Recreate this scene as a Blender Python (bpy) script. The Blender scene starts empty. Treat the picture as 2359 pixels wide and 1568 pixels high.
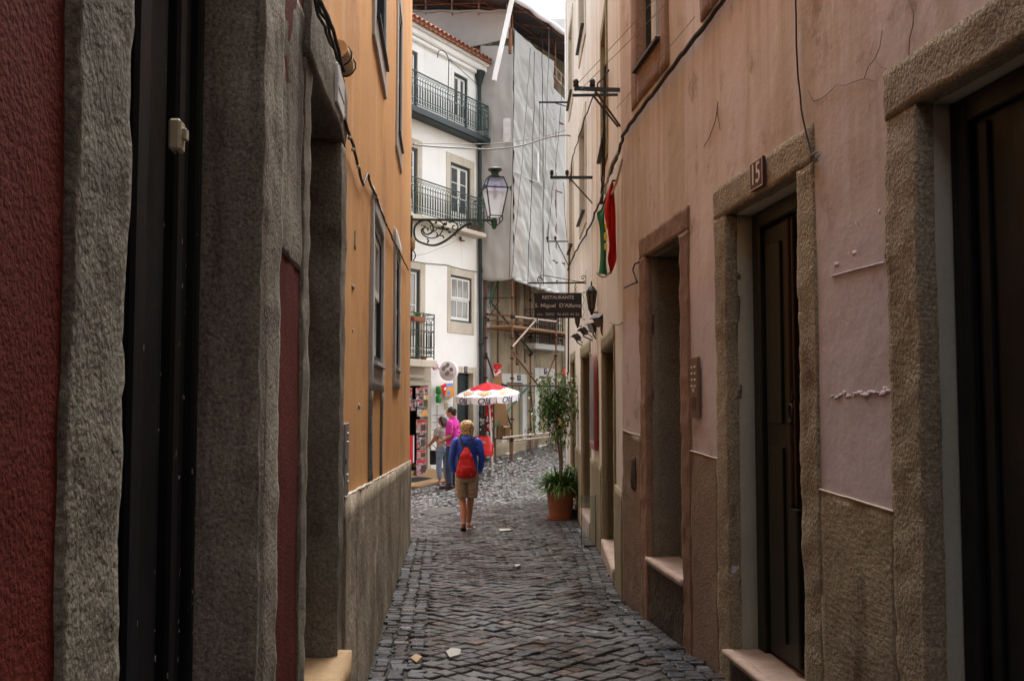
import bpy, math, random
from mathutils import Vector, Matrix, noise
R = math.radians
random.seed(7)
sc = bpy.context.scene

# ------------------------------------------------------------------ camera, sky, sun, exposure
PITCH = math.atan(140 / 2293.5)
cam_data = bpy.data.cameras.new('camera')
cam = bpy.data.objects.new('camera', cam_data)
sc.collection.objects.link(cam)
cam.location = (0, 0, 0)                 # eye level is z = 0; the ground lies about 1.6 m below
cam.rotation_euler = (R(90) + PITCH, 0, 0)
cam_data.lens = 35.0
cam_data.sensor_width = 36.0
cam_data.clip_start = 0.05
cam_data.clip_end = 600
sc.camera = cam

SUN_EL, SUN_AZ = 62, 20
world = bpy.data.worlds.new('World')
sc.world = world
world.use_nodes = True
wn, wl = world.node_tree.nodes, world.node_tree.links
wn.clear()
sky = wn.new('ShaderNodeTexSky')
sky.sky_type = 'NISHITA'
sky.sun_disc = False
sky.sun_elevation = R(SUN_EL)
sky.sun_rotation = R(SUN_AZ)
sky.dust_density = 4.0
hs = wn.new('ShaderNodeHueSaturation')
hs.inputs['Saturation'].default_value = 0.22
bg = wn.new('ShaderNodeBackground')
bg.inputs['Strength'].default_value = 0.15
wo = wn.new('ShaderNodeOutputWorld')
wl.new(sky.outputs[0], hs.inputs['Color'])
wl.new(hs.outputs[0], bg.inputs['Color'])
wl.new(bg.outputs[0], wo.inputs['Surface'])

sun_d = bpy.data.lights.new('sun', 'SUN')
sun_d.energy = 1.2
sun_d.angle = R(45)
sun_d.color = (1.0, 0.97, 0.92)
sun = bpy.data.objects.new('sun', sun_d)
sc.collection.objects.link(sun)
sun.rotation_euler = (R(90 - SUN_EL), 0, R(180 - SUN_AZ))

sc.view_settings.view_transform = 'Standard'
sc.view_settings.look = 'None'
sc.view_settings.exposure = 2.0
sc.view_settings.gamma = 1.0
sc.cycles.max_bounces = 8
sc.cycles.diffuse_bounces = 5

# ------------------------------------------------------------------ helpers
F = 2293.5
def ray(x, y):
    a = (x - 1179.5) / F
    b = (784 - y) / F
    return Vector((a, math.cos(PITCH) - b * math.sin(PITCH), math.sin(PITCH) + b * math.cos(PITCH)))
def at(x, y, Y):
    r = ray(x, y)
    return r * (Y / r.y)

def link(o):
    sc.collection.objects.link(o)
    return o

def tag(o, label=None, cat=None, group=None, kind=None):
    if label: o['label'] = label
    if cat: o['category'] = cat
    if group: o['group'] = group
    if kind: o['kind'] = kind
    return o

def thing(name, loc, label, cat, group=None):
    o = bpy.data.objects.new(name, None)
    o.empty_display_size = .1
    link(o)
    o.location = loc
    return tag(o, label, cat, group)

def wloc(o):
    v = Vector((0, 0, 0))
    while o is not None:
        v += o.location
        o = o.parent
    return v

class MB:
    """collects shapes in world coordinates; build() links them as one mesh object"""
    def __init__(s):
        s.v = []; s.f = []; s.m = []; s.sm = []
    def add(s, vs, fs, mi=0, smooth=False):
        b = len(s.v)
        s.v += [Vector(v) for v in vs]
        for f in fs:
            s.f.append([i + b for i in f]); s.m.append(mi); s.sm.append(smooth)
        return s
    def build(s, name, m, parent=None, loc=None):
        me = bpy.data.meshes.new(name)
        if parent is not None:
            off = wloc(parent)
        else:
            if loc is None:
                xs = [v.x for v in s.v]; ys = [v.y for v in s.v]; zs = [v.z for v in s.v]
                loc = Vector(((min(xs) + max(xs)) / 2, (min(ys) + max(ys)) / 2, min(zs)))
            off = Vector(loc)
        me.from_pydata([tuple(v - off) for v in s.v], [], s.f)
        for mm in (m if isinstance(m, (list, tuple)) else [m]):
            me.materials.append(mm)
        me.polygons.foreach_set('material_index', s.m)
        me.polygons.foreach_set('use_smooth', s.sm)
        me.update()
        o = link(bpy.data.objects.new(name, me))
        if parent is not None: o.parent = parent
        else: o.location = off
        return o
    def obox(s, c, ax, ay, az, mi=0):
        """box with centre c and half-axis vectors"""
        c, ax, ay, az = Vector(c), Vector(ax), Vector(ay), Vector(az)
        vs = [c + ax * i + ay * j + az * k for k in (-1, 1) for j in (-1, 1) for i in (-1, 1)]
        fs = [(0, 2, 3, 1), (4, 5, 7, 6), (0, 1, 5, 4), (2, 6, 7, 3), (0, 4, 6, 2), (1, 3, 7, 5)]
        return s.add(vs, fs, mi)
    def box(s, x0, x1, y0, y1, z0, z1, mi=0):
        return s.obox(((x0 + x1) / 2, (y0 + y1) / 2, (z0 + z1) / 2), ((x1 - x0) / 2, 0, 0), (0, (y1 - y0) / 2, 0), (0, 0, (z1 - z0) / 2), mi)
    def bbox(s, c, ax, ay, az, b=.01, mi=0):
        """box with chamfered edges"""
        c, ax, ay, az = Vector(c), Vector(ax), Vector(ay), Vector(az)
        L = [ax.length, ay.length, az.length]
        b = min([b] + [l * .45 for l in L])
        ax, ay, az = ax.normalized(), ay.normalized(), az.normalized()
        idx = {}; vs = []
        for i in (-1, 1):
            for j in (-1, 1):
                for k in (-1, 1):
                    for t in range(3):
                        d = [L[0] - (b if t != 0 else 0), L[1] - (b if t != 1 else 0), L[2] - (b if t != 2 else 0)]
                        idx[(i, j, k, t)] = len(vs)
                        vs.append(c + ax * d[0] * i + ay * d[1] * j + az * d[2] * k)
        fs = []
        for t, (u, w) in enumerate(((1, 2), (0, 2), (0, 1))):
            for sgn in (-1, 1):
                q = []
                for (p, r) in ((-1, -1), (1, -1), (1, 1), (-1, 1)):
                    key = [0, 0, 0]; key[t] = sgn; key[u] = p; key[w] = r
                    q.append(idx[(key[0], key[1], key[2], t)])
                fs.append(q)
        for t in range(3):
            u, w = [q for q in range(3) if q != t]
            for p in (-1, 1):
                for r in (-1, 1):
                    ks = []
                    for e in (-1, 1):
                        key = [0, 0, 0]; key[t] = e; key[u] = p; key[w] = r
                        ks.append(key)
                    fs.append([idx[(*ks[0], u)], idx[(*ks[1], u)], idx[(*ks[1], w)], idx[(*ks[0], w)]])
        for i in (-1, 1):
            for j in (-1, 1):
                for k in (-1, 1):
                    fs.append([idx[(i, j, k, 0)], idx[(i, j, k, 1)], idx[(i, j, k, 2)]])
        return s.add(vs, fs, mi)
    def tube(s, pts, r, n=6, mi=0, cap=True, smooth=True):
        pts = [Vector(p) for p in pts]
        rs = r if isinstance(r, (list, tuple)) else [r] * len(pts)
        N = len(pts)
        rings = []
        ref = None
        for i, p in enumerate(pts):
            t = (pts[min(i + 1, N - 1)] - pts[max(i - 1, 0)])
            if t.length < 1e-9: t = Vector((0, 0, 1))
            t.normalize()
            if ref is None:
                ref = Vector((0, 0, 1)) if abs(t.z) < .9 else Vector((1, 0, 0))
            u = ref - t * ref.dot(t)
            if u.length < 1e-6:
                u = t.orthogonal()
            u.normalize(); w = t.cross(u)
            ref = u
            rings.append([p + (u * math.cos(a) + w * math.sin(a)) * rs[i] for a in [2 * math.pi * k / n for k in range(n)]])
        vs = [v for rg in rings for v in rg]
        fs = []
        for i in range(N - 1):
            for k in range(n):
                a = i * n + k; b = i * n + (k + 1) % n
                fs.append((a, b, b + n, a + n))
        s.add(vs, fs, mi, smooth)
        if cap:
            s.add(rings[0], [list(range(n))[::-1]], mi)
            s.add(rings[-1], [list(range(n))], mi)
        return s
    def bar(s, p, q, w, h=None, up=(0, 0, 1), mi=0):
        p, q = Vector(p), Vector(q)
        h = w if h is None else h
        t = (q - p); L = t.length; t.normalize()
        up = Vector(up)
        u = up.cross(t)
        if u.length < 1e-4: u = Vector((1, 0, 0)).cross(t)
        u.normalize(); v = t.cross(u)
        return s.obox((p + q) / 2, t * L / 2, u * w / 2, v * h / 2, mi)
    def lathe(s, c, prof, n=24, mi=0, axis=(0, 0, 1), smooth=True):
        c = Vector(c); ax = Vector(axis).normalized()
        u = ax.orthogonal().normalized(); w = ax.cross(u)
        vs = []
        for (r, z) in prof:
            for k in range(n):
                a = 2 * math.pi * k / n
                vs.append(c + ax * z + (u * math.cos(a) + w * math.sin(a)) * r)
        fs = []
        for i in range(len(prof) - 1):
            for k in range(n):
                a = i * n + k; b = i * n + (k + 1) % n
                fs.append((a, b, b + n, a + n))
        s.add(vs, fs, mi, smooth)
        return s
    def prism(s, poly, d, mi=0):
        """poly: list of 3d points; extruded by vector d"""
        n = len(poly); d = Vector(d)
        vs = [Vector(p) for p in poly] + [Vector(p) + d for p in poly]
        fs = [list(range(n))[::-1], [i + n for i in range(n)]]
        for i in range(n):
            j = (i + 1) % n
            fs.append((i, j, j + n, i + n))
        return s.add(vs, fs, mi)
    def ball(s, c, r, n=12, m=8, mi=0, axes=None):
        c = Vector(c)
        rx, ry, rz = (r, r, r) if not isinstance(r, (tuple, list)) else r
        X, Y, Z = axes if axes else (Vector((1, 0, 0)), Vector((0, 1, 0)), Vector((0, 0, 1)))
        vs = []
        for i in range(1, m):
            t = math.pi * i / m
            for k in range(n):
                a = 2 * math.pi * k / n
                vs.append(c + X * rx * math.sin(t) * math.cos(a) + Y * ry * math.sin(t) * math.sin(a) + Z * rz * math.cos(t))
        top = len(vs); vs.append(c + Z * rz); bot = len(vs); vs.append(c - Z * rz)
        fs = []
        for i in range(m - 2):
            for k in range(n):
                a = i * n + k; b = i * n + (k + 1) % n
                fs.append((a, a + n, b + n, b))
        for k in range(n):
            fs.append((top, k, (k + 1) % n))
            a = (m - 2) * n
            fs.append((bot, a + (k + 1) % n, a + k))
        return s.add(vs, fs, mi, True)
    def loft(s, secs, side=(1, 0, 0), n=20, mi=0):
        """secs: (centre, half width along side, half depth); closed ends"""
        pts = [Vector(q[0]) for q in secs]; N = len(pts)
        side = Vector(side)
        vs = []
        for i, q in enumerate(secs):
            t = (pts[min(i + 1, N - 1)] - pts[max(i - 1, 0)]).normalized()
            sd = Vector(q[3]) if len(q) > 3 else side
            u = sd - t * sd.dot(t)
            if u.length < 1e-4: u = t.orthogonal()
            u.normalize(); w = t.cross(u)
            for k in range(n):
                a = 2 * math.pi * k / n
                vs.append(pts[i] + u * q[1] * math.cos(a) + w * q[2] * math.sin(a))
        fs = []
        for i in range(N - 1):
            for k in range(n):
                a = i * n + k; b = i * n + (k + 1) % n
                fs.append((a, b, b + n, a + n))
        fs.append(list(range(n))[::-1]); fs.append([(N - 1) * n + k for k in range(n)])
        return s.add(vs, fs, mi, True)

def remesh(o, voxel, smooth=3, fac=.5):
    """fuses the overlapping shells of a mesh into one continuous surface"""
    m = o.modifiers.new('r', 'REMESH'); m.mode = 'VOXEL'; m.voxel_size = voxel; m.use_smooth_shade = True
    if smooth:
        q = o.modifiers.new('s', 'SMOOTH'); q.factor = fac; q.iterations = smooth
    dg = bpy.context.evaluated_depsgraph_get()
    me = bpy.data.meshes.new_from_object(o.evaluated_get(dg))
    o.modifiers.clear()
    old = o.data; o.data = me
    for p in me.polygons: p.use_smooth = True
    bpy.data.meshes.remove(old)
    return o

def fbm(p, oct=3):
    return noise.fractal(Vector(p), 1.0, 2.0, oct)

class Frame:
    """a wall line in plan: X = x0 + m * (Y - y0); nx is the sign of the outward normal's x"""
    def __init__(s, x0, y0, m, nx):
        s.x0, s.y0, s.mm = x0, y0, m
        n = Vector((1, -m, 0)).normalized()
        s.n = n if nx > 0 else -n
        s.d = Vector((m, 1, 0)).normalized()
        s.k = math.sqrt(1 + m * m)
    def p(s, Y, z, o=0.0):
        return Vector((s.x0 + s.mm * (Y - s.y0), Y, z)) + s.n * o
    def hit(s, x, y, o=0.0):
        """where the line of sight through photo point x, y meets the wall (offset o): (Y, z)"""
        r = ray(x, y)
        P0 = Vector((s.x0, s.y0, 0)) + s.n * o
        t = P0.dot(s.n) / r.dot(s.n)
        q = r * t - s.n * o
        return q.y, q.z
    def box(s, mb, Y0, Y1, z0, z1, o0, o1, mi=0, bevel=0):
        c = s.p((Y0 + Y1) / 2, (z0 + z1) / 2, (o0 + o1) / 2)
        a = (s.d * (Y1 - Y0) * s.k / 2, s.n * (o1 - o0) / 2, Vector((0, 0, (z1 - z0) / 2)))
        if bevel: return mb.bbox(c, *a, b=bevel, mi=mi)
        return mb.obox(c, *a, mi=mi)
    def rough(s, mb, Y0, Y1, z0, z1, o0, o1, res=.05, amp=.008, freq=9.0, seed=0, edge=1.0, mi=0, zf=None):
        """a hewn block: a gridded box whose surface is displaced by noise"""
        ny = max(1, round((Y1 - Y0) * s.k / res)); nz = max(1, round((z1 - z0) / res)); no = max(1, round(abs(o1 - o0) / res))
        idx = {}; vs = []
        def V(i, j, k):
            key = (i, j, k)
            if key not in idx:
                Y = Y0 + (Y1 - Y0) * i / ny; o = o0 + (o1 - o0) * k / no
                za = z0 if zf is None else zf(Y)[0]; zb = z1 if zf is None else zf(Y)[1]
                z = za + (zb - za) * j / nz
                q = s.p(Y, z, o)
                w = noise.noise_vector(q * freq + Vector((seed, 0, 0))) * amp + noise.noise_vector(q * freq * 3.1 + Vector((0, seed, 0))) * amp * .5 + noise.noise_vector(q * freq * .25 + Vector((0, 0, seed))) * amp * 1.2 * edge
                idx[key] = len(vs); vs.append(q + w)
            return idx[key]
        fs = []
        for i in range(ny):
            for j in range(nz):
                fs.append((V(i, j, 0), V(i + 1, j, 0), V(i + 1, j + 1, 0), V(i, j + 1, 0)))
                fs.append((V(i, j, no), V(i, j + 1, no), V(i + 1, j + 1, no), V(i + 1, j, no)))
        for j in range(nz):
            for k in range(no):
                fs.append((V(0, j, k), V(0, j + 1, k), V(0, j + 1, k + 1), V(0, j, k + 1)))
                fs.append((V(ny, j, k), V(ny, j, k + 1), V(ny, j + 1, k + 1), V(ny, j + 1, k)))
        for i in range(ny):
            for k in range(no):
                fs.append((V(i, 0, k), V(i, 0, k + 1), V(i + 1, 0, k + 1), V(i + 1, 0, k)))
                fs.append((V(i, nz, k), V(i + 1, nz, k), V(i + 1, nz, k + 1), V(i, nz, k + 1)))
        if (s.n.x > 0) != (o1 > o0): pass
        return mb.add(vs, fs, mi, True)
    def wall(s, mb, Y0, Y1, z0, z1, holes=(), th=.45, res=.25, amp=.006, freq=1.6, seed=0, extraY=(), zbot=None):
        """a wall with real openings, a displaced outer face, reveals, ends, top and back"""
        def lines(a, b, cuts, r):
            c = sorted(set([a, b] + [q for q in cuts if a < q < b]))
            out = []
            for u, w in zip(c, c[1:]):
                n = max(1, round((w - u) / r))
                out += [u + (w - u) * i / n for i in range(n)]
            return out + [b]
        ys = lines(Y0, Y1, [q for h in holes for q in h[:2]] + list(extraY), res)
        zs = lines(z0, z1, [q for h in holes for q in h[2:4]], res)
        def inside(y, z):
            return any(h[0] < y < h[1] and h[2] < z < h[3] for h in holes)
        vs = []; fs = []; ni = len(ys); nj = len(zs)
        for side in (0, 1):
            for j, z in enumerate(zs):
                for i, y in enumerate(ys):
                    if side == 0:
                        q = s.p(y, z, 0)
                        edge = any((abs(y - h[0]) < 1e-6 or abs(y - h[1]) < 1e-6) and h[2] - 1e-6 <= z <= h[3] + 1e-6 for h in holes)
                        q += s.n * (noise.noise(q * freq + Vector((seed, 0, 0))) * amp + noise.noise(q * freq * 4 + Vector((0, seed, 0))) * amp * .35)
                        vs.append(q)
                    else:
                        vs.append(s.p(y, z, -th))
        N = ni * nj
        flip = (s.n.x > 0)
        def face(q, fl=False):
            fs.append(q[::-1] if (flip != fl) else q)
        for j in range(nj - 1):
            for i in range(ni - 1):
                ym = (ys[i] + ys[i + 1]) / 2; zm = (zs[j] + zs[j + 1]) / 2
                a = j * ni + i
                if inside(ym, zm): continue
                face([a + ni, a + ni + 1, a + 1, a])
                face([a + N, a + N + 1, a + N + ni + 1, a + N + ni])
                for (di, dj, e0, e1) in ((-1, 0, a, a + ni), (1, 0, a + ni + 1, a + 1), (0, -1, a + 1, a), (0, 1, a + ni, a + ni + 1)):
                    ii, jj = i + di, j + dj
                    out = ii < 0 or jj < 0 or ii >= ni - 1 or jj >= nj - 1
                    if not out:
                        out = inside((ys[ii] + ys[ii + 1]) / 2, (zs[jj] + zs[jj + 1]) / 2)
                    if out:
                        face([e0, e1, e1 + N, e0 + N])
        return mb.add(vs, fs)

# ------------------------------------------------------------------ materials
def _n(nt, t, **kw):
    n = nt.nodes.new(t)
    for k, v in kw.items(): setattr(n, k, v)
    return n
def mat(name, c1, c2=None, c3=None, low=None, rough=.85, rough2=None, scale=1.2, streak=None, fine=None, fine_amt=.35, bump=.25, bscale=45.0, bump2=0.0, b2scale=7.0,
        metal=0.0, spec=.3, c3lo=.56, c3hi=.72, sscale=(5, 5, .35), trans=0.0, dirt=None, dirt_scale=3.0, dirt_lo=.6, dirt_hi=.66, bdist=.01, alpha=None, coat=0.0, bstretch=(1, 1, 1)):
    m = bpy.data.materials.new(name); m.use_nodes = True
    nt = m.node_tree; nt.nodes.clear(); L = nt.links
    out = _n(nt, 'ShaderNodeOutputMaterial'); b = _n(nt, 'ShaderNodeBsdfPrincipled')
    L.new(b.outputs[0], out.inputs[0])
    tc = _n(nt, 'ShaderNodeTexCoord')
    geo = _n(nt, 'ShaderNodeNewGeometry')
    def nz(sc_, det=4, vec=None, rgh=.55):
        t = _n(nt, 'ShaderNodeTexNoise'); t.inputs['Scale'].default_value = sc_; t.inputs['Detail'].default_value = det; t.inputs['Roughness'].default_value = rgh
        L.new(vec if vec is not None else geo.outputs['Position'], t.inputs['Vector']); return t
    def ramp(src, lo, hi):
        r = _n(nt, 'ShaderNodeMapRange'); r.inputs['From Min'].default_value = lo; r.inputs['From Max'].default_value = hi
        r.interpolation_type = 'SMOOTHSTEP'
        L.new(src, r.inputs['Value']); return r.outputs[0]
    def mix(fac, A, B, mode='MIX'):
        x = _n(nt, 'ShaderNodeMix'); x.data_type = 'RGBA'; x.blend_type = mode
        if isinstance(fac, float): x.inputs[0].default_value = fac
        else: L.new(fac, x.inputs[0])
        for q, sck in ((A, x.inputs[6]), (B, x.inputs[7])):
            if isinstance(q, tuple): sck.default_value = (*q, 1)
            else: L.new(q, sck)
        return x.outputs[2]
    col = c1
    if c2: col = mix(ramp(nz(scale, 6).outputs[0], .35, .65), c1, c2)
    if c3:
        mp = _n(nt, 'ShaderNodeMapping'); mp.inputs['Scale'].default_value = sscale
        L.new(geo.outputs['Position'], mp.inputs[0])
        t = nz(1.0, 6, mp.outputs[0], .65)
        col = mix(ramp(t.outputs[0], c3lo, c3hi), col, c3)
    if low:   # the lower part of the wall was repainted in another tone up to height low[1]
        sx = _n(nt, 'ShaderNodeSeparateXYZ'); L.new(geo.outputs['Position'], sx.inputs[0])
        ad = _n(nt, 'ShaderNodeMath'); ad.operation = 'MULTIPLY_ADD'; ad.inputs[1].default_value = .9
        L.new(nz(1.3, 5).outputs[0], ad.inputs[0]); L.new(sx.outputs[2], ad.inputs[2])
        col = mix(ramp(ad.outputs[0], low[1] + .45 + low[2] / 2, low[1] + .45 - low[2] / 2), col, low[0])
    if dirt:
        col = mix(ramp(nz(dirt_scale, 8, None, .68).outputs[0], dirt_lo, dirt_hi), col, dirt)
    if fine:
        t = nz(fine, 3, None, .7)
        v = _n(nt, 'ShaderNodeMapRange'); v.inputs['From Min'].default_value = .3; v.inputs['From Max'].default_value = .7
        v.inputs['To Min'].default_value = 1 - fine_amt; v.inputs['To Max'].default_value = 1 + fine_amt
        L.new(t.outputs[0], v.inputs[0])
        x = _n(nt, 'ShaderNodeVectorMath'); x.operation = 'SCALE'
        if isinstance(col, tuple): x.inputs[0].default_value = col
        else: L.new(col, x.inputs[0])
        L.new(v.outputs[0], x.inputs['Scale']); col = x.outputs[0]
    if isinstance(col, tuple): b.inputs['Base Color'].default_value = (*col, 1)
    else: L.new(col, b.inputs['Base Color'])
    if rough2 is not None:
        v = _n(nt, 'ShaderNodeMapRange'); v.inputs['From Min'].default_value = .35; v.inputs['From Max'].default_value = .65
        v.inputs['To Min'].default_value = rough; v.inputs['To Max'].default_value = rough2
        L.new(nz(scale * 4, 4).outputs[0], v.inputs[0]); L.new(v.outputs[0], b.inputs['Roughness'])
    else: b.inputs['Roughness'].default_value = rough
    b.inputs['Metallic'].default_value = metal
    b.inputs['Specular IOR Level'].default_value = spec
    if coat: b.inputs['Coat Weight'].default_value = coat
    if trans: b.inputs['Transmission Weight'].default_value = trans
    if alpha is not None: b.inputs['Alpha'].default_value = alpha
    if bump:
        mpb = _n(nt, 'ShaderNodeMapping'); mpb.inputs['Scale'].default_value = bstretch
        L.new(geo.outputs['Position'], mpb.inputs[0])
        bp = _n(nt, 'ShaderNodeBump'); bp.inputs['Strength'].default_value = bump; bp.inputs['Distance'].default_value = bdist
        L.new(nz(bscale, 5, mpb.outputs[0]).outputs[0], bp.inputs['Height'])
        last = bp
        if bump2:
            bq = _n(nt, 'ShaderNodeBump'); bq.inputs['Strength'].default_value = bump2; bq.inputs['Distance'].default_value = .04
            L.new(nz(b2scale, 5).outputs[0], bq.inputs['Height']); L.new(bp.outputs[0], bq.inputs['Normal']); last = bq
        L.new(last.outputs[0], b.inputs['Normal'])
    return m

M = {}
M['red_plaster'] = mat('red_plaster', (.115, .020, .013), (.085, .015, .010), (.06, .011, .008), sscale=(4, 4, .8), rough=.95, spec=.1, fine=90, fine_amt=.25, bump=.55, bscale=110, bdist=.010, bump2=.2)
M['grey_stone'] = mat('grey_stone', (.175, .155, .118), (.115, .10, .076), (.07, .056, .040), dirt=(.055, .042, .029), dirt_scale=1.6, dirt_lo=.50, dirt_hi=.72, rough=.9, spec=.15, fine=110, fine_amt=.5, bump=.6, bscale=80, bdist=.012, bump2=.25, sscale=(6, 6, .6), c3lo=.55, c3hi=.7)
M['lit_jamb_stone'] = mat('lit_jamb_stone', (.27, .24, .19), (.185, .16, .125), (.085, .066, .046), dirt=(.075, .055, .036), dirt_scale=1.7, dirt_lo=.50, dirt_hi=.70, rough=.9, spec=.15, fine=110, fine_amt=.5, bump=.6, bscale=80, bdist=.012, bump2=.25, sscale=(7, 7, .5), c3lo=.5, c3hi=.66)  # lighter copy of grey_stone; light on the far jamb is put into the colour
M['reveal_stone'] = mat('reveal_stone', (.23, .205, .16), (.155, .135, .105), (.08, .064, .046), dirt=(.07, .055, .035), dirt_scale=1.5, dirt_lo=.50, dirt_hi=.72, rough=.9, spec=.15, fine=80, fine_amt=.45, bump=.5, bscale=70, bdist=.012, bump2=.3, sscale=(3, 3, .5))
M['ochre_stone'] = mat('ochre_stone', (.33, .27, .185), (.25, .20, .135), (.18, .125, .08), rough=.85, fine=80, fine_amt=.45, bump=1.0, bscale=55, bdist=.018, bump2=.4, sscale=(4, 4, 1.5))
M['tooled_stone'] = mat('tooled_stone', (.31, .26, .18), (.22, .18, .125), (.14, .10, .065), rough=.85, fine=60, fine_amt=.4, bump=.6, bscale=22, bdist=.015, bstretch=(1, 1, 2.2), sscale=(3, 3, 1.2), bump2=.25)
M['orange_plaster'] = mat('orange_plaster', (.70, .35, .105), (.64, .32, .11), (.74, .44, .20), rough=.75, fine=30, fine_amt=.06, bump=.25, bscale=30, bdist=.006, scale=.8, sscale=(5, 5, .22), c3lo=.45, c3hi=.75, dirt=(.42, .19, .07), dirt_scale=1.1, dirt_lo=.50, dirt_hi=.75)
M['orange_infill'] = mat('orange_infill', (.62, .27, .08), (.52, .22, .07), (.68, .36, .15), rough=.75, fine=30, fine_amt=.06, bump=.25, bscale=30, bdist=.006, sscale=(5, 5, .22))
M['grey_plinth'] = mat('grey_plinth', (.38, .31, .22), (.19, .145, .095), (.08, .055, .035), rough=.85, fine=45, fine_amt=.3, bump=.6, bscale=35, bdist=.012, sscale=(5, 5, .4), bump2=.4, dirt=(.46, .41, .33), dirt_scale=1.8, dirt_lo=.58, dirt_hi=.66)
M['pink_plaster'] = mat('pink_plaster', (.66, .56, .54), (.59, .50, .49), (.48, .39, .315), low=((.58, .50, .525), .75, .35), spec=.15, rough=.8, fine=50, fine_amt=.05, bump=.18, bscale=50, bdist=.006, scale=.7, sscale=(3.2, 3.2, .26), c3lo=.40, c3hi=.62, dirt=(.34, .25, .20), dirt_scale=2.4, dirt_lo=.54, dirt_hi=.70, bump2=.15)
M['pink_plinth'] = mat('pink_plinth', (.27, .185, .13), (.21, .15, .11), (.30, .19, .15), rough=.9, fine=60, fine_amt=.3, bump=.8, bscale=60, bdist=.012, bump2=.3, dirt=(.10, .075, .06), dirt_scale=2.2, dirt_lo=.57, dirt_hi=.7)
M['wet_stone'] = mat('wet_stone', (.10, .07, .05), (.05, .035, .025), (.16, .10, .07), rough=.7, fine=30, fine_amt=.5, bump=1, bscale=24, bdist=.02, bump2=.5)
M['white_reveal'] = mat('white_reveal', (.36, .35, .29), (.30, .30, .25), None, rough=.85, fine=40, fine_amt=.06, bump=.5, bscale=26, bdist=.008)
M['marble'] = mat('marble', (.55, .42, .34), (.42, .30, .24), (.30, .2, .15), rough=.5, fine=30, fine_amt=.1, bump=.1, scale=5, sscale=(14, 3, 3), c3lo=.6, c3hi=.7)
M['cream_plaster'] = mat('cream_plaster', (.68, .62, .53), (.64, .60, .54), (.44, .37, .27), rough=.8, fine=40, fine_amt=.06, bump=.25, bscale=40, bdist=.006, sscale=(7, 7, .22), c3lo=.52, c3hi=.75, dirt=(.48, .38, .27), dirt_scale=2.2, dirt_lo=.58, dirt_hi=.75)
M['cream_pale'] = mat('cream_pale', (.76, .72, .66), (.70, .65, .57), (.42, .33, .23), rough=.8, fine=40, fine_amt=.05, bump=.2, bscale=40, bdist=.006, sscale=(9, 9, .16), c3lo=.48, c3hi=.70)
M['olive_stone'] = mat('olive_stone', (.30, .26, .16), (.24, .205, .125), (.17, .13, .075), rough=.85, fine=45, fine_amt=.2, bump=.6, bscale=40, bdist=.01, bump2=.4)
M['olive_paint'] = mat('olive_paint', (.13, .105, .055), (.10, .08, .04), None, rough=.7, fine=30, fine_amt=.15, bump=.2)
M['lime_stone'] = mat('lime_stone', (.56, .51, .42), (.48, .43, .34), (.36, .31, .23), rough=.85, fine=40, fine_amt=.15, bump=.4, bscale=40, sscale=(6, 6, .8))
M['white_plaster'] = mat('white_plaster', (.84, .84, .81), (.80, .79, .76), (.62, .58, .50), rough=.85, fine=30, fine_amt=.03, bump=.12, sscale=(4, 4, .22), c3lo=.56, c3hi=.85, bdist=.005)
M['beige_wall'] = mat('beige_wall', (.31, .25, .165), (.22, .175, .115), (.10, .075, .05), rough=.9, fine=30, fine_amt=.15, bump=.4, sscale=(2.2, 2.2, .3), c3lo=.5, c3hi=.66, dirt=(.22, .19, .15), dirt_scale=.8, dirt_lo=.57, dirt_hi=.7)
M['pale_stone'] = mat('pale_stone', (.52, .50, .47), (.44, .42, .38), (.3, .27, .23), rough=.85, fine=40, fine_amt=.12, bump=.3)
M['brown_stone'] = mat('brown_stone', (.26, .155, .105), (.19, .115, .08), (.32, .20, .13), rough=.8, fine=40, fine_amt=.25, bump=.5, sscale=(5, 5, .5))
M['black_paint'] = mat('black_paint', (.006, .007, .010), (.010, .011, .013), None, rough=.35, rough2=.6, bump=.3, bscale=30, spec=.25, bstretch=(1, 1, .15))
M['worn_black'] = mat('worn_black', (.006, .006, .009), (.009, .010, .009), None, rough=.45, rough2=.7, bump=.3, bscale=25, spec=.12, dirt=(.14, .125, .105), dirt_scale=11, dirt_lo=.67, dirt_hi=.69, bstretch=(1, 1, .15))
M['door_wood'] = mat('door_wood', (.035, .016, .007), (.024, .011, .005), (.016, .008, .005), rough=.5, bump=.3, bscale=30, bstretch=(1, 1, .1), sscale=(20, 20, .6), spec=.25)
M['door_green_black'] = mat('door_green_black', (.013, .015, .010), (.017, .016, .010), None, rough=.45, bump=.25, bscale=25, spec=.3, bstretch=(1, 1, .15))
M['brown_door'] = mat('brown_door', (.17, .10, .055), (.12, .07, .04), None, rough=.6, bump=.3, bscale=20, bstretch=(1, 1, .1))
M['green_iron'] = mat('green_iron', (.012, .034, .028), (.02, .05, .04), None, rough=.45, bump=.2, bscale=60, spec=.5)
M['black_iron'] = mat('black_iron', (.012, .012, .013), (.025, .02, .018), None, rough=.5, bump=.3, bscale=60, spec=.4)
M['green_trim'] = mat('green_trim', (.018, .030, .030), (.012, .020, .022), None, rough=.45, bump=.1)
M['white_wood'] = mat('white_wood', (.78, .78, .75), (.72, .71, .68), None, rough=.5, bump=.08)
M['glass_dark'] = mat('glass_dark', (.09, .095, .10), (.05, .05, .055), None, rough=.08, bump=0, spec=.6, scale=2)
M['curtain_glass'] = mat('curtain_glass', (.28, .28, .26), (.23, .23, .21), rough=.15, bump=0, spec=.5, sscale=(12, 12, .3), c3=(.34, .34, .32))
M['rust'] = mat('rust', (.20, .085, .04), (.12, .06, .035), (.28, .15, .09), rough=.8, fine=60, fine_amt=.3, bump=.5, scale=6)
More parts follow.
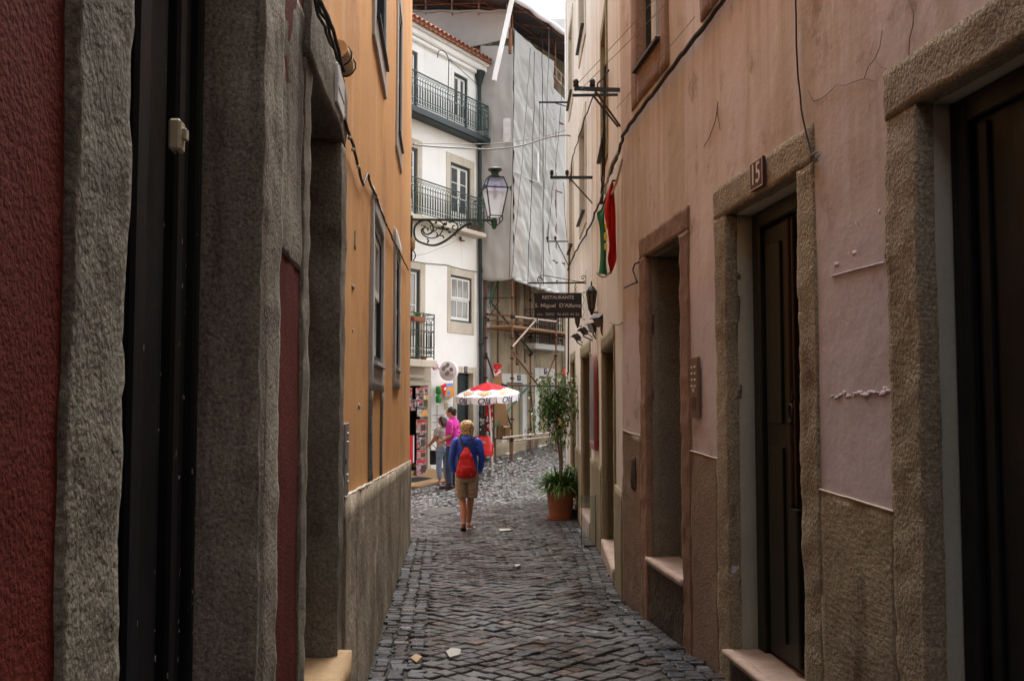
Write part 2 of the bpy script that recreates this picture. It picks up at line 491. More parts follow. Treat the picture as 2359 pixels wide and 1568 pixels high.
M['rust_dark'] = mat('rust_dark', (.035, .022, .018), (.06, .03, .02), None, rough=.75, bump=.5, scale=9)
M['green_pipe'] = mat('green_pipe', (.05, .16, .10), (.03, .08, .05), None, rough=.7, bump=.3, scale=6)
M['dark_pipe'] = mat('dark_pipe', (.03, .045, .03), (.05, .04, .03), None, rough=.7, bump=.3, scale=6)
M['pale_pipe'] = mat('pale_pipe', (.42, .33, .28), (.32, .22, .18), None, rough=.7, bump=.3, scale=6)
M['tile'] = mat('tile', (.42, .20, .12), (.30, .14, .09), (.48, .36, .28), rough=.85, fine=30, fine_amt=.25, bump=.4, scale=6)
M['terracotta'] = mat('terracotta', (.30, .105, .05), (.24, .08, .04), (.33, .15, .09), rough=.75, fine=30, fine_amt=.08, bump=.15)
M['soil'] = mat('soil', (.03, .02, .013), (.05, .035, .02), None, rough=.95, bump=1, bscale=40)
M['cable'] = mat('cable', (.014, .013, .013), None, None, rough=.6, bump=0)
M['grey_cable'] = mat('grey_cable', (.20, .19, .18), None, None, rough=.6, bump=0)
M['white_paint'] = mat('white_paint', (.78, .78, .76), (.7, .7, .69), None, rough=.45, bump=.05)
M['grey_metal'] = mat('grey_metal', (.30, .29, .31), (.22, .21, .22), None, rough=.4, bump=.1, metal=.4)
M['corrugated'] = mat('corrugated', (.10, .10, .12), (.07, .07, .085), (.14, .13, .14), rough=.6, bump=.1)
M['maroon'] = mat('maroon', (.075, .014, .016), (.06, .012, .013), None, rough=.4, bump=.1)
M['enamel_white'] = mat('enamel_white', (.62, .58, .55), None, None, rough=.4, bump=0)
M['navy'] = mat('navy', (.02, .02, .045), None, None, rough=.4, bump=0)
M['blue_poster'] = mat('blue_poster', (.010, .012, .06), None, None, rough=.4, bump=0)
M['yellow'] = mat('yellow', (.75, .55, .03), None, None, rough=.5, bump=0)
M['orange'] = mat('orange', (.75, .30, .04), None, None, rough=.5, bump=0)
M['red_plastic'] = mat('red_plastic', (.62, .012, .014), (.55, .01, .012), None, rough=.35, bump=.02, spec=.5)
M['red_cloth'] = mat('red_cloth', (.62, .018, .03), (.52, .014, .025), None, rough=.8, bump=.3, bscale=60)
M['white_cloth'] = mat('white_cloth', (.80, .78, .82), (.74, .72, .77), None, rough=.8, bump=.2, bscale=30)
M['green_toy'] = mat('green_toy', (.03, .32, .06), (.02, .25, .05), None, rough=.4, bump=.05)
M['pink_toy'] = mat('pink_toy', (.62, .12, .28), (.7, .3, .42), None, rough=.5, bump=.05, scale=8)
M['card'] = mat('card', (.36, .22, .11), (.30, .18, .09), None, rough=.85, bump=.2)
M['tan_stone'] = mat('tan_stone', (.38, .25, .13), (.30, .19, .10), (.22, .15, .09), rough=.7, fine=30, fine_amt=.15, bump=.3)
M['rubber'] = mat('rubber', (.010, .010, .012), None, None, rough=.8, bump=.4, bscale=80)
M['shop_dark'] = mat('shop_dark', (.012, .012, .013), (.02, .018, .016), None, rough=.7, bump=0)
M['shop_goods'] = mat('shop_goods', (.04, .09, .05), (.16, .09, .06), (.05, .06, .16), rough=.6, bump=0, scale=5, sscale=(8, 8, 8))
M['leaf'] = mat('leaf', (.065, .145, .030), (.10, .20, .045), (.035, .085, .022), rough=.4, bump=0, spec=.5, scale=9)
M['leaf_light'] = mat('leaf_light', (.13, .27, .05), (.09, .19, .04), None, rough=.45, bump=0, spec=.4, scale=9)
M['bark'] = mat('bark', (.17, .115, .075), (.11, .075, .05), None, rough=.9, bump=.8, bscale=50, scale=12)
M['blossom_yellow'] = mat('blossom_yellow', (.75, .50, .05), (.8, .72, .4), None, rough=.7, bump=0, scale=30)
M['blossom_pink'] = mat('blossom_pink', (.68, .50, .52), None, None, rough=.7, bump=0)
M['skin'] = mat('skin', (.50, .25, .155), (.45, .21, .13), None, rough=.55, bump=.1, spec=.3, scale=6)
M['skin_tan'] = mat('skin_tan', (.42, .175, .10), (.37, .15, .085), None, rough=.5, bump=.1, spec=.35, scale=6)
M['jacket'] = mat('jacket', (.018, .085, .50), (.012, .055, .36), None, rough=.5, bump=.5, bscale=14, spec=.4, scale=5, bump2=.55, b2scale=11)
M['jacket_light'] = mat('jacket_light', (.12, .30, .75), None, None, rough=.5, bump=.2)
M['backpack'] = mat('backpack', (.55, .016, .013), (.42, .010, .010), None, rough=.6, bump=.5, bscale=16, scale=5, bump2=.55, b2scale=11)
M['strap'] = mat('strap', (.07, .045, .045), None, None, rough=.8, bump=.2)
M['khaki'] = mat('khaki', (.37, .29, .22), (.32, .25, .185), None, rough=.85, bump=.5, bscale=14, scale=4, bump2=.55, b2scale=11)
M['blonde'] = mat('blonde', (.62, .44, .20), (.30, .19, .08), (.80, .64, .36), rough=.5, bump=.9, bscale=70, scale=22, sscale=(30, 30, 12), bdist=.01)
M['blonde_light'] = mat('blonde_light', (.78, .62, .36), (.60, .44, .22), None, rough=.45, bump=0, scale=20)
M['dark_hair'] = mat('dark_hair', (.022, .012, .010), (.035, .018, .013), None, rough=.4, bump=.8, bscale=80, scale=12, bstretch=(1, 1, .2))
M['magenta'] = mat('magenta', (.62, .04, .33), (.52, .03, .27), None, rough=.8, bump=.5, bscale=12, scale=4, bump2=.55, b2scale=11)
M['grey_tee'] = mat('grey_tee', (.36, .345, .31), (.28, .265, .24), None, rough=.85, bump=.5, bscale=14, scale=4, bump2=.55, b2scale=11)
M['light_jeans'] = mat('light_jeans', (.16, .23, .36), (.24, .31, .42), (.10, .14, .24), rough=.85, bump=.4, bscale=20, scale=5, bump2=.55, b2scale=11)
M['dark_jeans'] = mat('dark_jeans', (.035, .055, .10), (.05, .075, .13), None, rough=.85, bump=.4, bscale=20, scale=5, bump2=.55, b2scale=11)
M['leather'] = mat('leather', (.06, .03, .02), None, None, rough=.5, bump=.2)
M['sandal_white'] = mat('sandal_white', (.65, .58, .56), None, None, rough=.6, bump=0)
M['black_cloth'] = mat('black_cloth', (.012, .012, .014), None, None, rough=.7, bump=.2)
M['flag_red'] = mat('flag_red', (.58, .022, .015), (.48, .016, .012), None, rough=.7, bump=.1)
M['flag_green'] = mat('flag_green', (.015, .17, .075), (.012, .13, .06), None, rough=.7, bump=.1)
M['red_wood'] = mat('red_wood', (.26, .045, .022), (.20, .035, .018), None, rough=.35, bump=.1, spec=.5)
M['picture'] = mat('picture', (.05, .045, .05), (.12, .11, .12), (.26, .25, .26), rough=.35, bump=0, scale=5, sscale=(6, 6, 1.5))
M['sign_black'] = mat('sign_black', (.016, .013, .014), (.022, .018, .018), None, rough=.5, bump=.1)
M['letter'] = mat('letter', (.46, .42, .38), None, None, rough=.6, bump=0)
M['letter_grey'] = mat('letter_grey', (.16, .14, .15), None, None, rough=.6, bump=0)
M['disc_white'] = mat('disc_white', (.80, .78, .80), (.77, .75, .77), None, rough=.4, bump=0)
M['violet'] = mat('violet', (.045, .03, .08), None, None, rough=.5, bump=0)
M['litter'] = mat('litter', (.40, .37, .33), None, None, rough=.8, bump=0)
M['foam'] = mat('foam', (.72, .55, .34), (.60, .38, .20), None, rough=.8, bump=.8, bscale=40, scale=10)
M['beige_plastic'] = mat('beige_plastic', (.42, .37, .25), None, None, rough=.5, bump=0)
M['manhole'] = mat('manhole', (.07, .065, .06), (.05, .045, .045), None, rough=.6, bump=.5, bscale=50)
M['plastic_lamp'] = mat('plastic_lamp', (.03, .03, .035), None, None, rough=.4, bump=0)
M['lens_brown'] = mat('lens_brown', (.12, .08, .06), None, None, rough=.15, bump=0)
M['blue_glass'] = mat('blue_glass', (.10, .09, .20), None, None, rough=.2, bump=0)

def glass_mat(name, col, alpha, rough=.05, milky=False):
    m = bpy.data.materials.new(name); m.use_nodes = True
    nt = m.node_tree; nt.nodes.clear(); L = nt.links
    out = _n(nt, 'ShaderNodeOutputMaterial'); a = _n(nt, 'ShaderNodeBsdfTransparent'); d = _n(nt, 'ShaderNodeBsdfDiffuse'); g = _n(nt, 'ShaderNodeBsdfGlossy')
    x = _n(nt, 'ShaderNodeMixShader'); y = _n(nt, 'ShaderNodeMixShader')
    if milky: d = _n(nt, 'ShaderNodeBsdfTranslucent')
    d.inputs[0].default_value = (*col, 1); g.inputs['Roughness'].default_value = rough
    x.inputs[0].default_value = alpha; y.inputs[0].default_value = .10
    L.new(a.outputs[0], x.inputs[1]); L.new(d.outputs[0], x.inputs[2])
    L.new(x.outputs[0], y.inputs[1]); L.new(g.outputs[0], y.inputs[2]); L.new(y.outputs[0], out.inputs[0])
    return m
M['lamp_glass'] = glass_mat('lamp_glass', (.88, .92, .96), .62, .25, True)
M['lamp_glass_blue'] = glass_mat('lamp_glass_blue', (.42, .44, .62), .7, .2, True)
M['clear_glass'] = glass_mat('clear_glass', (.3, .38, .32), .18, .05)

def net_mat():
    m = bpy.data.materials.new('debris_net'); m.use_nodes = True
    nt = m.node_tree; nt.nodes.clear(); L = nt.links
    out = _n(nt, 'ShaderNodeOutputMaterial'); d = _n(nt, 'ShaderNodeBsdfDiffuse'); t = _n(nt, 'ShaderNodeBsdfTranslucent'); x = _n(nt, 'ShaderNodeMixShader')
    geo = _n(nt, 'ShaderNodeNewGeometry')
    n1 = _n(nt, 'ShaderNodeTexNoise'); n1.inputs['Scale'].default_value = .9; n1.inputs['Detail'].default_value = 6
    cr = _n(nt, 'ShaderNodeMix'); cr.data_type = 'RGBA'
    cr.inputs[6].default_value = (.52, .51, .49, 1); cr.inputs[7].default_value = (.72, .71, .69, 1)
    L.new(geo.outputs['Position'], n1.inputs[0]); L.new(n1.outputs[0], cr.inputs[0])
    L.new(cr.outputs[2], d.inputs[0]); L.new(cr.outputs[2], t.inputs[0]); x.inputs[0].default_value = .4
    L.new(d.outputs[0], x.inputs[1]); L.new(t.outputs[0], x.inputs[2]); L.new(x.outputs[0], out.inputs[0])
    n2 = _n(nt, 'ShaderNodeTexNoise'); n2.inputs['Scale'].default_value = 60
    L.new(geo.outputs['Position'], n2.inputs[0])
    b = _n(nt, 'ShaderNodeBump'); b.inputs['Strength'].default_value = .25; b.inputs['Distance'].default_value = .01
    L.new(n2.outputs[0], b.inputs['Height']); L.new(b.outputs[0], d.inputs['Normal'])
    return m
M['net'] = net_mat()
M['lime_smear'] = mat('lime_smear', (.42, .37, .30), (.30, .26, .20), None, rough=.85, fine=40, fine_amt=.3, bump=.5)
M['reflection_pale'] = mat('reflection_pale', (.60, .59, .59), (.50, .48, .48), None, rough=.8, bump=.2, scale=6)

def sett_mat():
    m = bpy.data.materials.new('basalt_setts'); m.use_nodes = True
    nt = m.node_tree; nt.nodes.clear(); L = nt.links
    out = _n(nt, 'ShaderNodeOutputMaterial'); b = _n(nt, 'ShaderNodeBsdfPrincipled'); L.new(b.outputs[0], out.inputs[0])
    geo = _n(nt, 'ShaderNodeNewGeometry')
    at_ = _n(nt, 'ShaderNodeAttribute'); at_.attribute_name = 'tone'
    def nz(s_, det=4):
        t = _n(nt, 'ShaderNodeTexNoise'); t.inputs['Scale'].default_value = s_; t.inputs['Detail'].default_value = det; t.inputs['Roughness'].default_value = .65
        L.new(geo.outputs['Position'], t.inputs['Vector']); return t
    a = nz(45, 4)
    mr = _n(nt, 'ShaderNodeMapRange'); mr.inputs['From Min'].default_value = .3; mr.inputs['From Max'].default_value = .7; mr.inputs['To Min'].default_value = .55; mr.inputs['To Max'].default_value = 1.5
    L.new(a.outputs[0], mr.inputs[0])
    x = _n(nt, 'ShaderNodeVectorMath'); x.operation = 'SCALE'; L.new(at_.outputs['Color'], x.inputs[0]); L.new(mr.outputs[0], x.inputs['Scale'])
    L.new(x.outputs[0], b.inputs['Base Color'])
    w = nz(2.2, 5)
    r = _n(nt, 'ShaderNodeMapRange'); r.inputs['From Min'].default_value = .38; r.inputs['From Max'].default_value = .62; r.inputs['To Min'].default_value = .17; r.inputs['To Max'].default_value = .48
    L.new(w.outputs[0], r.inputs[0]); L.new(r.outputs[0], b.inputs['Roughness'])
    b.inputs['Specular IOR Level'].default_value = .75
    n2 = nz(55, 5); bp = _n(nt, 'ShaderNodeBump'); bp.inputs['Strength'].default_value = .5; bp.inputs['Distance'].default_value = .006
    L.new(n2.outputs[0], bp.inputs['Height'])
    n3 = nz(14, 3); bq = _n(nt, 'ShaderNodeBump'); bq.inputs['Strength'].default_value = .35; bq.inputs['Distance'].default_value = .008
    L.new(n3.outputs[0], bq.inputs['Height']); L.new(bp.outputs[0], bq.inputs['Normal']); L.new(bq.outputs[0], b.inputs['Normal'])
    return m
M['setts'] = sett_mat()
M['joint_dirt'] = mat('joint_dirt', (.020, .017, .014), (.032, .027, .020), (.065, .052, .032), rough=.6, rough2=.9, fine=60, fine_amt=.4, bump=.8, scale=4, sscale=(3, 3, 3), c3lo=.6, c3hi=.7)

def text(s, size, origin, xdir, ydir, m, parent, name='lettering', ext=.0015, shear=0, sx=1.0, bold=0.0, align='CENTER'):
    cu = bpy.data.curves.new('t', 'FONT')
    cu.body = s; cu.size = size; cu.align_x = align; cu.align_y = 'CENTER'; cu.extrude = ext; cu.shear = shear; cu.offset = bold
    cu.resolution_u = 3
    o = bpy.data.objects.new('t', cu); link(o)
    bpy.context.view_layer.update()
    me = bpy.data.meshes.new_from_object(o.evaluated_get(bpy.context.evaluated_depsgraph_get()))
    X = Vector(xdir).normalized(); Y = Vector(ydir).normalized(); Z = X.cross(Y)
    mb = MB()
    mb.add([Vector(origin) + X * v.co.x * sx + Y * v.co.y + Z * v.co.z for v in me.vertices], [list(p.vertices) for p in me.polygons])
    bpy.data.objects.remove(o); bpy.data.curves.remove(cu); bpy.data.meshes.remove(me)
    return mb.build(name, m, parent)

# ------------------------------------------------------------------ ground
ZP = [(-40, -1.2), (-8, -1.35), (0, -1.45), (5.7, -1.6), (8.7, -1.71), (12, -1.83), (15.4, -1.965), (18, -1.985), (20, -1.955), (21.5, -1.895), (22.8, -1.79), (24, -1.65), (26, -1.49), (28, -1.34), (30, -1.17), (34, -.85), (45, -.3), (120, 1.0)]
def gz(x, y):
    if y <= ZP[0][0]: return ZP[0][1]
    for (a, za), (b, zb) in zip(ZP, ZP[1:]):
        if y <= b:
            t = (y - a) / (b - a)
            return za + (zb - za) * t
    return ZP[-1][1]
LW = Frame(-.46, 0, -.07, 1)
RW1 = Frame(1.88, 0, -.105, -1)
RW2 = Frame(.634, 0, .038, -1)
RW3 = Frame(1.0976, 12.2, .00386, -1)
WF = Frame(-.76, 26, .5757, 1)
LEFT_END, BEND, RIGHT_END = 14.2, 8.7, 20.6

def right_x(y):
    if y < 8.7: return RW1.p(y, 0).x
    if y < 12.2: return RW2.p(y, 0).x
    if y < 20.6: return RW3.p(y, 0).x
    return min(6.0, 1.13 + (y - 20.6) * 1.3)
def left_x(y):
    if y < LEFT_END: return LW.p(y, 0).x
    return max(-7.0, WF.p(y, 0).x)

# ground sheet
mb = MB()
xs = [-70, -30, -12, -8, -5, -3, -2, -1, 0, 1, 2, 3, 5, 8, 12, 30, 70]
ys = [-60, -40, -20, -8, -4, 0, 2, 4, 5.7, 7.2, 8.7, 10.3, 12, 13.7, 15.4, 16.7, 18, 19, 20, 20.8, 21.5, 22.2, 22.8, 23.4, 24, 25, 26, 27, 28, 29, 30, 32, 34, 40, 45, 70, 120]
vs = [(x, y, gz(x, y) - .014) for y in ys for x in xs]
n = len(xs)
mb.add(vs, [(j * n + i, j * n + i + 1, (j + 1) * n + i + 1, (j + 1) * n + i) for j in range(len(ys) - 1) for i in range(n - 1)])
ground = mb.build('ground', M['joint_dirt'], None, (0, 0, 0))
tag(ground, 'dark earth showing in the joints of the cobbled street', None, None, 'structure')

# basalt setts: every stone is modelled, laid diagonally with straight border rows along the walls
SV, SF, ST = [], [], []
rs = random.Random(11)
def sett(cx, cy, hu, hv, ang, jit=.004, tone=None, lift=0):
    ca, sa = math.cos(ang), math.sin(ang)
    tx, ty = rs.gauss(0, .022), rs.gauss(0, .022)
    dz = rs.gauss(0, .0022) + lift
    base = len(SV)
    z0 = gz(cx, cy)
    sl = (gz(cx, cy + .1) - z0) / .1
    cor = [(hu * i + rs.gauss(0, jit), hv * j + rs.gauss(0, jit)) for i, j in ((-1, -1), (1, -1), (1, 1), (-1, 1))]
    for k, h in ((1.0, -.04), (.98, -.006), (.86, 0.0)):
        for (u, v) in cor:
            x = (u * ca - v * sa) * k; y = (u * sa + v * ca) * k
            zz = z0 + sl * y + dz + h + (tx * x + ty * y if h > -.03 else 0) + (rs.gauss(0, .0012) if k < .8 else 0)
            SV.append((cx + x, cy + y, zz))
    SF.append((base + 8, base + 9, base + 10, base + 11))
    for k in range(4):
        q = (k + 1) % 4
        SF.append((base + 4 + k, base + 4 + q, base + 8 + q, base + 8 + k))
        SF.append((base + k, base + q, base + 4 + q, base + 4 + k))
    if tone is None:
        r = rs.random()
        g = rs.uniform(.022, .058)
        if r < .05: tone = (g * 2.0, g * 1.15, g * .85)
        elif r < .09: tone = (g * 2.2, g * 2.1, g * 1.9)
        elif r < .24: tone = (g * .8, g * .85, g * 1.05)
        else: tone = (g * 1.08, g, g * .95)
    ST.extend([tone] * 9)
A = .118
ang0 = R(45 + 4)
dirv = (math.cos(ang0), math.sin(ang0)); drv2 = (-math.sin(ang0), math.cos(ang0))
for i in range(-260, 330):
    for j in range(-260, 330):
        x = (dirv[0] * i + drv2[0] * j) * A; y = (dirv[1] * i + drv2[1] * j) * A
        if y < 1.5 or y > 35 or abs(x) > 7: continue
        wob = noise.noise(Vector((x * .9, y * .9, 0))) * .10
        x += wob; y += noise.noise(Vector((x * .9, y * .9, 5))) * .10
        lx, rx = left_x(y), right_x(y)
        ml = .36 if y < LEFT_END + .3 else .04
        mr = .34 if y < 17 else .05
        if x < lx + ml or x > rx - mr: continue
        if y > 24 and x > 4.5: continue
        sett(x, y, A * .5 * rs.uniform(.86, .97), A * .5 * rs.uniform(.86, .97), ang0 + rs.gauss(0, .05), .0055, None, rs.choice((0, 0, 0, 0, -.008, .004)))
def border(fx, y0, y1, off, n, side, w=.105, ln=.10):
    for c in range(n):
        y = y0 + rs.uniform(0, .1)
        while y < y1:
            l = ln * rs.uniform(.65, 1.25)
            ww = w * rs.uniform(.85, 1.15)
            x = fx(y) + side * (off + w * (c + .5)) + rs.gauss(0, .006)
            t = None
            if rs.random() < .5:
                g = rs.uniform(.035, .075); t = (g * .95, g, g * 1.12)
            sett(x, y + l / 2, ww * .44, l * .44, rs.gauss(-.07, .07), .009, t, rs.gauss(.002, .004))
            y += l
border(left_x, 1.5, LEFT_END + .1, .03, 3, 1)
border(right_x, 1.5, 17, .02, 3, -1)
me = bpy.data.meshes.new('cobbled_street')
me.from_pydata(SV, [], SF); me.materials.append(M['setts'])
ca = me.attributes.new('tone', 'FLOAT_COLOR', 'FACE')
flat = []
for t in ST: flat.extend((*t, 1.0))
ca.data.foreach_set('color', flat)
me.update()
street = link(bpy.data.objects.new('cobbled_street', me))
tag(street, 'wet dark basalt setts laid diagonally down the alley', None, None, 'structure')

# ------------------------------------------------------------------ pieces of buildings
def part(mb, name, m, par, label=None):
    o = mb.build(name, M[m] if isinstance(m, str) else m, par)
    if label: o['label'] = label
    return o

def shell(fr, par, Y0, Y1, z0, z1, depth, m, th=.45, roofm='tile', ends=(True, True)):
    """the unseen back, end walls and roof of a house"""
    mb = MB()
    fr.box(mb, Y0, Y1, z0, z1 - .05, -depth, -depth + .3)
    if ends[0]: fr.box(mb, Y0 + .02, Y0 + .32, z0, z1 - .06, -depth + .3, -th)
    if ends[1]: fr.box(mb, Y1 - .32, Y1 - .003, z0, z1 - .06, -depth + .3, -th)
    part(mb, 'side_wall', m, par)
    mb = MB()
    fr.box(mb, Y0 - .05, Y1 + .05, z1 - .02, z1 + .12, -depth - .2, .18)
    part(mb, 'roof', roofm, par)

def ring(fr, par, Y0, Y1, z0, z1, ws, wt, wb, m, o0=-.2, o1=.022, name='window_surround', rough=False, sill=.0, **kw):
    mb = MB()
    f = (lambda *a: fr.rough(mb, *a, **kw)) if rough else (lambda *a: fr.box(mb, *a, bevel=.006))
    f(Y0 - ws, Y0, z0 - wb, z1 + wt, o0, o1)
    f(Y1, Y1 + ws, z0 - wb, z1 + wt, o0, o1)
    f(Y0 + .001, Y1 - .001, z1, z1 + wt, o0, o1 + .002)
    if wb: f(Y0 + .001, Y1 - .001, z0 - wb, z0, o0, o1 + .002 + sill)
    return part(mb, name, m, par)

def window(fr, par, Y0, Y1, z0, z1, o=-.10, trim=.045, cols=3, rows=2, tm='green_trim', fm='white_wood', gm='curtain_glass', name='window', bar=.022, stile=.05, door=False):
    mb = MB()
    fr.box(mb, Y0, Y0 + trim, z0, z1, o - .05, o + .035); fr.box(mb, Y1 - trim, Y1, z0, z1, o - .05, o + .035)
    fr.box(mb, Y0 + trim, Y1 - trim, z1 - trim, z1, o - .05, o + .037); fr.box(mb, Y0 + trim, Y1 - trim, z0, z0 + trim, o - .05, o + .039)
    w = part(mb, name, tm, par)
    y0, y1, a, b = Y0 + trim, Y1 - trim, z0 + trim, z1 - trim
    leaves = [(y0, (y0 + y1) / 2 - .002), ((y0 + y1) / 2 + .002, y1)] if door else [(y0, y1)]
    halves = [(a, b)] if door else [(a, (a + b) / 2), ((a + b) / 2, b)]
    for (l0, l1) in leaves:
        for hi, (h0, h1) in enumerate(halves):
            oo = o - .01 + (.0 if hi == 0 else .02)
            mb = MB(); st = stile
            fr.box(mb, l0, l0 + st, h0, h1, oo - .02, oo + .014); fr.box(mb, l1 - st, l1, h0, h1, oo - .02, oo + .014)
            bt = st * (1.6 if (hi == 0 and not door) else 1)
            pan = (h1 - h0) * .22 if door else 0
            fr.box(mb, l0 + st, l1 - st, h1 - st, h1, oo - .02, oo + .015)
            fr.box(mb, l0 + st, l1 - st, h0, h0 + bt + pan, oo - .02, oo + .015)
            g0, g1 = h0 + bt + pan, h1 - st
            nr = rows if door else 1; nc = 1 if door else cols
            for k in range(1, nc):
                yy = l0 + st + (l1 - l0 - 2 * st) * k / nc
                fr.box(mb, yy - bar / 2, yy + bar / 2, g0, g1, oo - .016, oo + .011)
            for k in range(1, nr):
                zz = g0 + (g1 - g0) * k / nr
                fr.box(mb, l0 + st, l1 - st, zz - bar / 2, zz + bar / 2, oo - .015, oo + .012)
            part(mb, 'sash', fm, w)
            mb = MB(); fr.box(mb, l0 + st * .9, l1 - st * .9, g0 - .005, g1 + .005, oo - .008, oo - .003)
            part(mb, 'pane', gm, w)
    return w

def lintel_frame(fr, par, Y0, Y1, z0, z1, ws, wt, m, depth=.2, o1=.015, seed=1, amp=.008, res=.035, name='door_frame', ws2=None, o_in=0, zb=None):
    """hewn stone door frame: two jambs down to the ground and a lintel, each block rough"""
    ws2 = ws2 or ws
    mb = MB()
    g0 = (gz(0, Y0) if zb is None else zb) - .06; g1 = (gz(0, Y1) if zb is None else zb) - .06
    fr.rough(mb, Y0 - ws, Y0, g0, z1, -depth, o1, res=res, amp=amp, seed=seed)
    fr.rough(mb, Y1, Y1 + ws2, g1, z1, -depth, o1, res=res, amp=amp, seed=seed + 3)
    fr.rough(mb, Y0 - ws - .002, Y1 + ws2 + .002, z1 + .001, z1 + wt, -depth, o1, res=res, amp=amp, seed=seed + 7)
    return part(mb, name, m, par)

def door_leaf(fr, par, Y0, Y1, z0, z1, o, m, panels=((.06, .3), (.36, .9)), name='door', st=.08, pm=None):
    mb = MB()
    fr.box(mb, Y0, Y1, z0, z1, o - .04, o)
    d = part(mb, name, m, par)
    mb = MB(); H = z1 - z0; 
    fr.box(mb, Y0 + .002, Y0 + st, z0 + .002, z1 - .002, o, o + .016); fr.box(mb, Y1 - st, Y1 - .002, z0 + .002, z1 - .002, o, o + .016)
    ed = [0] + [q for p in panels for q in p] + [1]
    for a, b in zip(ed[::2], ed[1::2]):
        fr.box(mb, Y0 + st, Y1 - st, z0 + H * a + .002, z0 + H * b - .002, o, o + .015)
    for (a, b) in panels:
        fr.box(mb, Y0 + st + .03, Y1 - st - .03, z0 + H * a + .03, z0 + H * b - .03, o, o + .011, bevel=.01)
    part(mb, 'panel', pm or m, d)
    return d

# ------------------------------------------------------------------ red house (left foreground)
red = thing('red_house', LW.p(1.0, -1.5), 'red rough-plastered house with a hewn grey stone doorway beside a black door', 'house')
Z2 = 6.2
mb = MB(); LW.wall(mb, -8, 3.26, -1.9, 4.2, [(1.43, 2.53, -1.62, 1.27)], th=.4, res=.12, amp=.006, freq=2.2, seed=3)
part(mb, 'wall', 'red_plaster', red)
shell(LW, red, -8, 3.26, -1.9, 4.2, 6, 'red_plaster', .4, ends=(True, False))
mb = MB()
LW.rough(mb, 1.195, 1.41, -1.6, 1.25, -.10, .010, res=.020, amp=.006, seed=21, freq=11, edge=.4)
part(mb, 'door_frame', 'grey_stone', red); mb = MB()
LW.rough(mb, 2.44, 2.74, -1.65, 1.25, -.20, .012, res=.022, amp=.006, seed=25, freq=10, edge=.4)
part(mb, 'door_frame', 'lit_jamb_stone', red); mb = MB()
LW.rough(mb, 1.19, 2.75, 1.251, 1.52, -.20, .008, res=.05, amp=.008, seed=29)
part(mb, 'door_frame', 'grey_stone', red)
# black door: leaf, boards, cover strips
mb = MB(); LW.box(mb, 1.40, 2.55, -1.55, 1.25, -.19, -.145)
bd = part(mb, 'door', 'worn_black', red)
mb = MB()
for k, (a, b, t) in enumerate(((1.38, 1.56, .03), (1.58, 1.66, .05), (1.68, 1.80, .02), (1.82, 1.90, .04), (1.93, 2.10, .015), (2.12, 2.18, .035), (2.20, 2.30, .012), (2.32, 2.36, .03), (2.38, 2.46, .008))):
    LW.box(mb, a, b, -1.5 + .003 * k, 1.24, -.145, -.145 + t, bevel=.008)
part(mb, 'door_board', 'worn_black', bd)
mb = MB()
pf = MB(); qf = random.Random(2)
for i in range(260):
    yy = qf.choice((1.565, 1.66, 1.70, 1.80, 1.905, 1.93, 2.10, 2.18, 2.30, 2.35, 2.44)) + qf.gauss(0, .012); zz_ = -1.5 + 2.0 * qf.random() ** 1.7
    oo = max([-.145] + [-.145 + t_ for a_, b_, t_ in ((1.38, 1.56, .03), (1.58, 1.66, .05), (1.68, 1.80, .02), (1.82, 1.90, .04), (1.93, 2.10, .015), (2.12, 2.18, .035), (2.20, 2.30, .012), (2.32, 2.36, .03), (2.38, 2.46, .008)) if a_ - .004 < yy < b_ + .004])
    w_, h_ = qf.uniform(.0008, .0025), qf.uniform(.001, .006)
    LW.box(pf, yy - w_, yy + w_, zz_ - h_, zz_ + h_, oo - .001, oo + .0008)
pfo = part(pf, 'paint_chips', 'grey_plinth', bd); pfo['kind'] = 'stuff'
Yb, zb = LW.hit(404, 314, -.09)
LW.box(mb, Yb - .02, Yb + .022, zb - .033, zb + .033, -.10, -.075, bevel=.005)
LW.box(mb, Yb - .008, Yb + .014, zb - .008, zb + .016, -.075, -.066, bevel=.004)
db = mb.build('doorbell', M['beige_plastic'])
tag(db, 'small beige bell push screwed to the black door', 'doorbell')
mb = MB(); mb.tube([LW.p(Yb, zb - .033, -.085), LW.p(Yb - .01, zb - .055, -.083), LW.p(Yb + .005, zb - .08, -.088)], .0015)
part(mb, 'wire', 'cable', db)
# bare mossy stone showing through the red paint above eye level
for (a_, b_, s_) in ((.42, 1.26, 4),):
    mb = MB(); LW.rough(mb, 2.75, 3.19, a_, b_, -.03, .001, res=.02, amp=.006, seed=s_, freq=7); part(mb, 'bare_patch', 'lit_jamb_stone', red)

# ------------------------------------------------------------------ orange house (left middle)
ora = thing('orange_house', LW.p(8, -1.7), 'orange plastered house with grey stone window frames and a weathered stone base', 'house')
def Yl(x, y=784, o=0): return LW.hit(x, y, o)[0]
wa0, wa1 = Yl(856, 650), Yl(877, 650)
wb0, wb1 = Yl(908.5, 700), Yl(917.5, 700)
ua0, ua1 = Yl(861, 60), Yl(884, 60)
ub0, ub1 = Yl(914, 200), Yl(922, 200)
winL = [(wa0, wa1, .24, 1.20), (wb0, wb1, .30, 1.46), (ua0, ua1, 2.52, 3.9), (ub0, ub1, 2.62, 4.0)]
door2 = (3.36, 4.26, -1.62, 1.13)
holes = [(a - .01, b + .01, c - .01, d + .01) for a, b, c, d in winL] + [(door2[0] - .012, door2[1] + .012, -1.7, 1.145)]
mb = MB(); LW.wall(mb, 3.27, LEFT_END, -2.2, Z2, holes, th=.5, res=.16, amp=.007, freq=1.3, seed=9)
part(mb, 'wall', 'orange_plaster', ora)
shell(LW, ora, 3.27, LEFT_END, -2.2, Z2, 6, 'orange_plaster', .5, ends=(False, True))
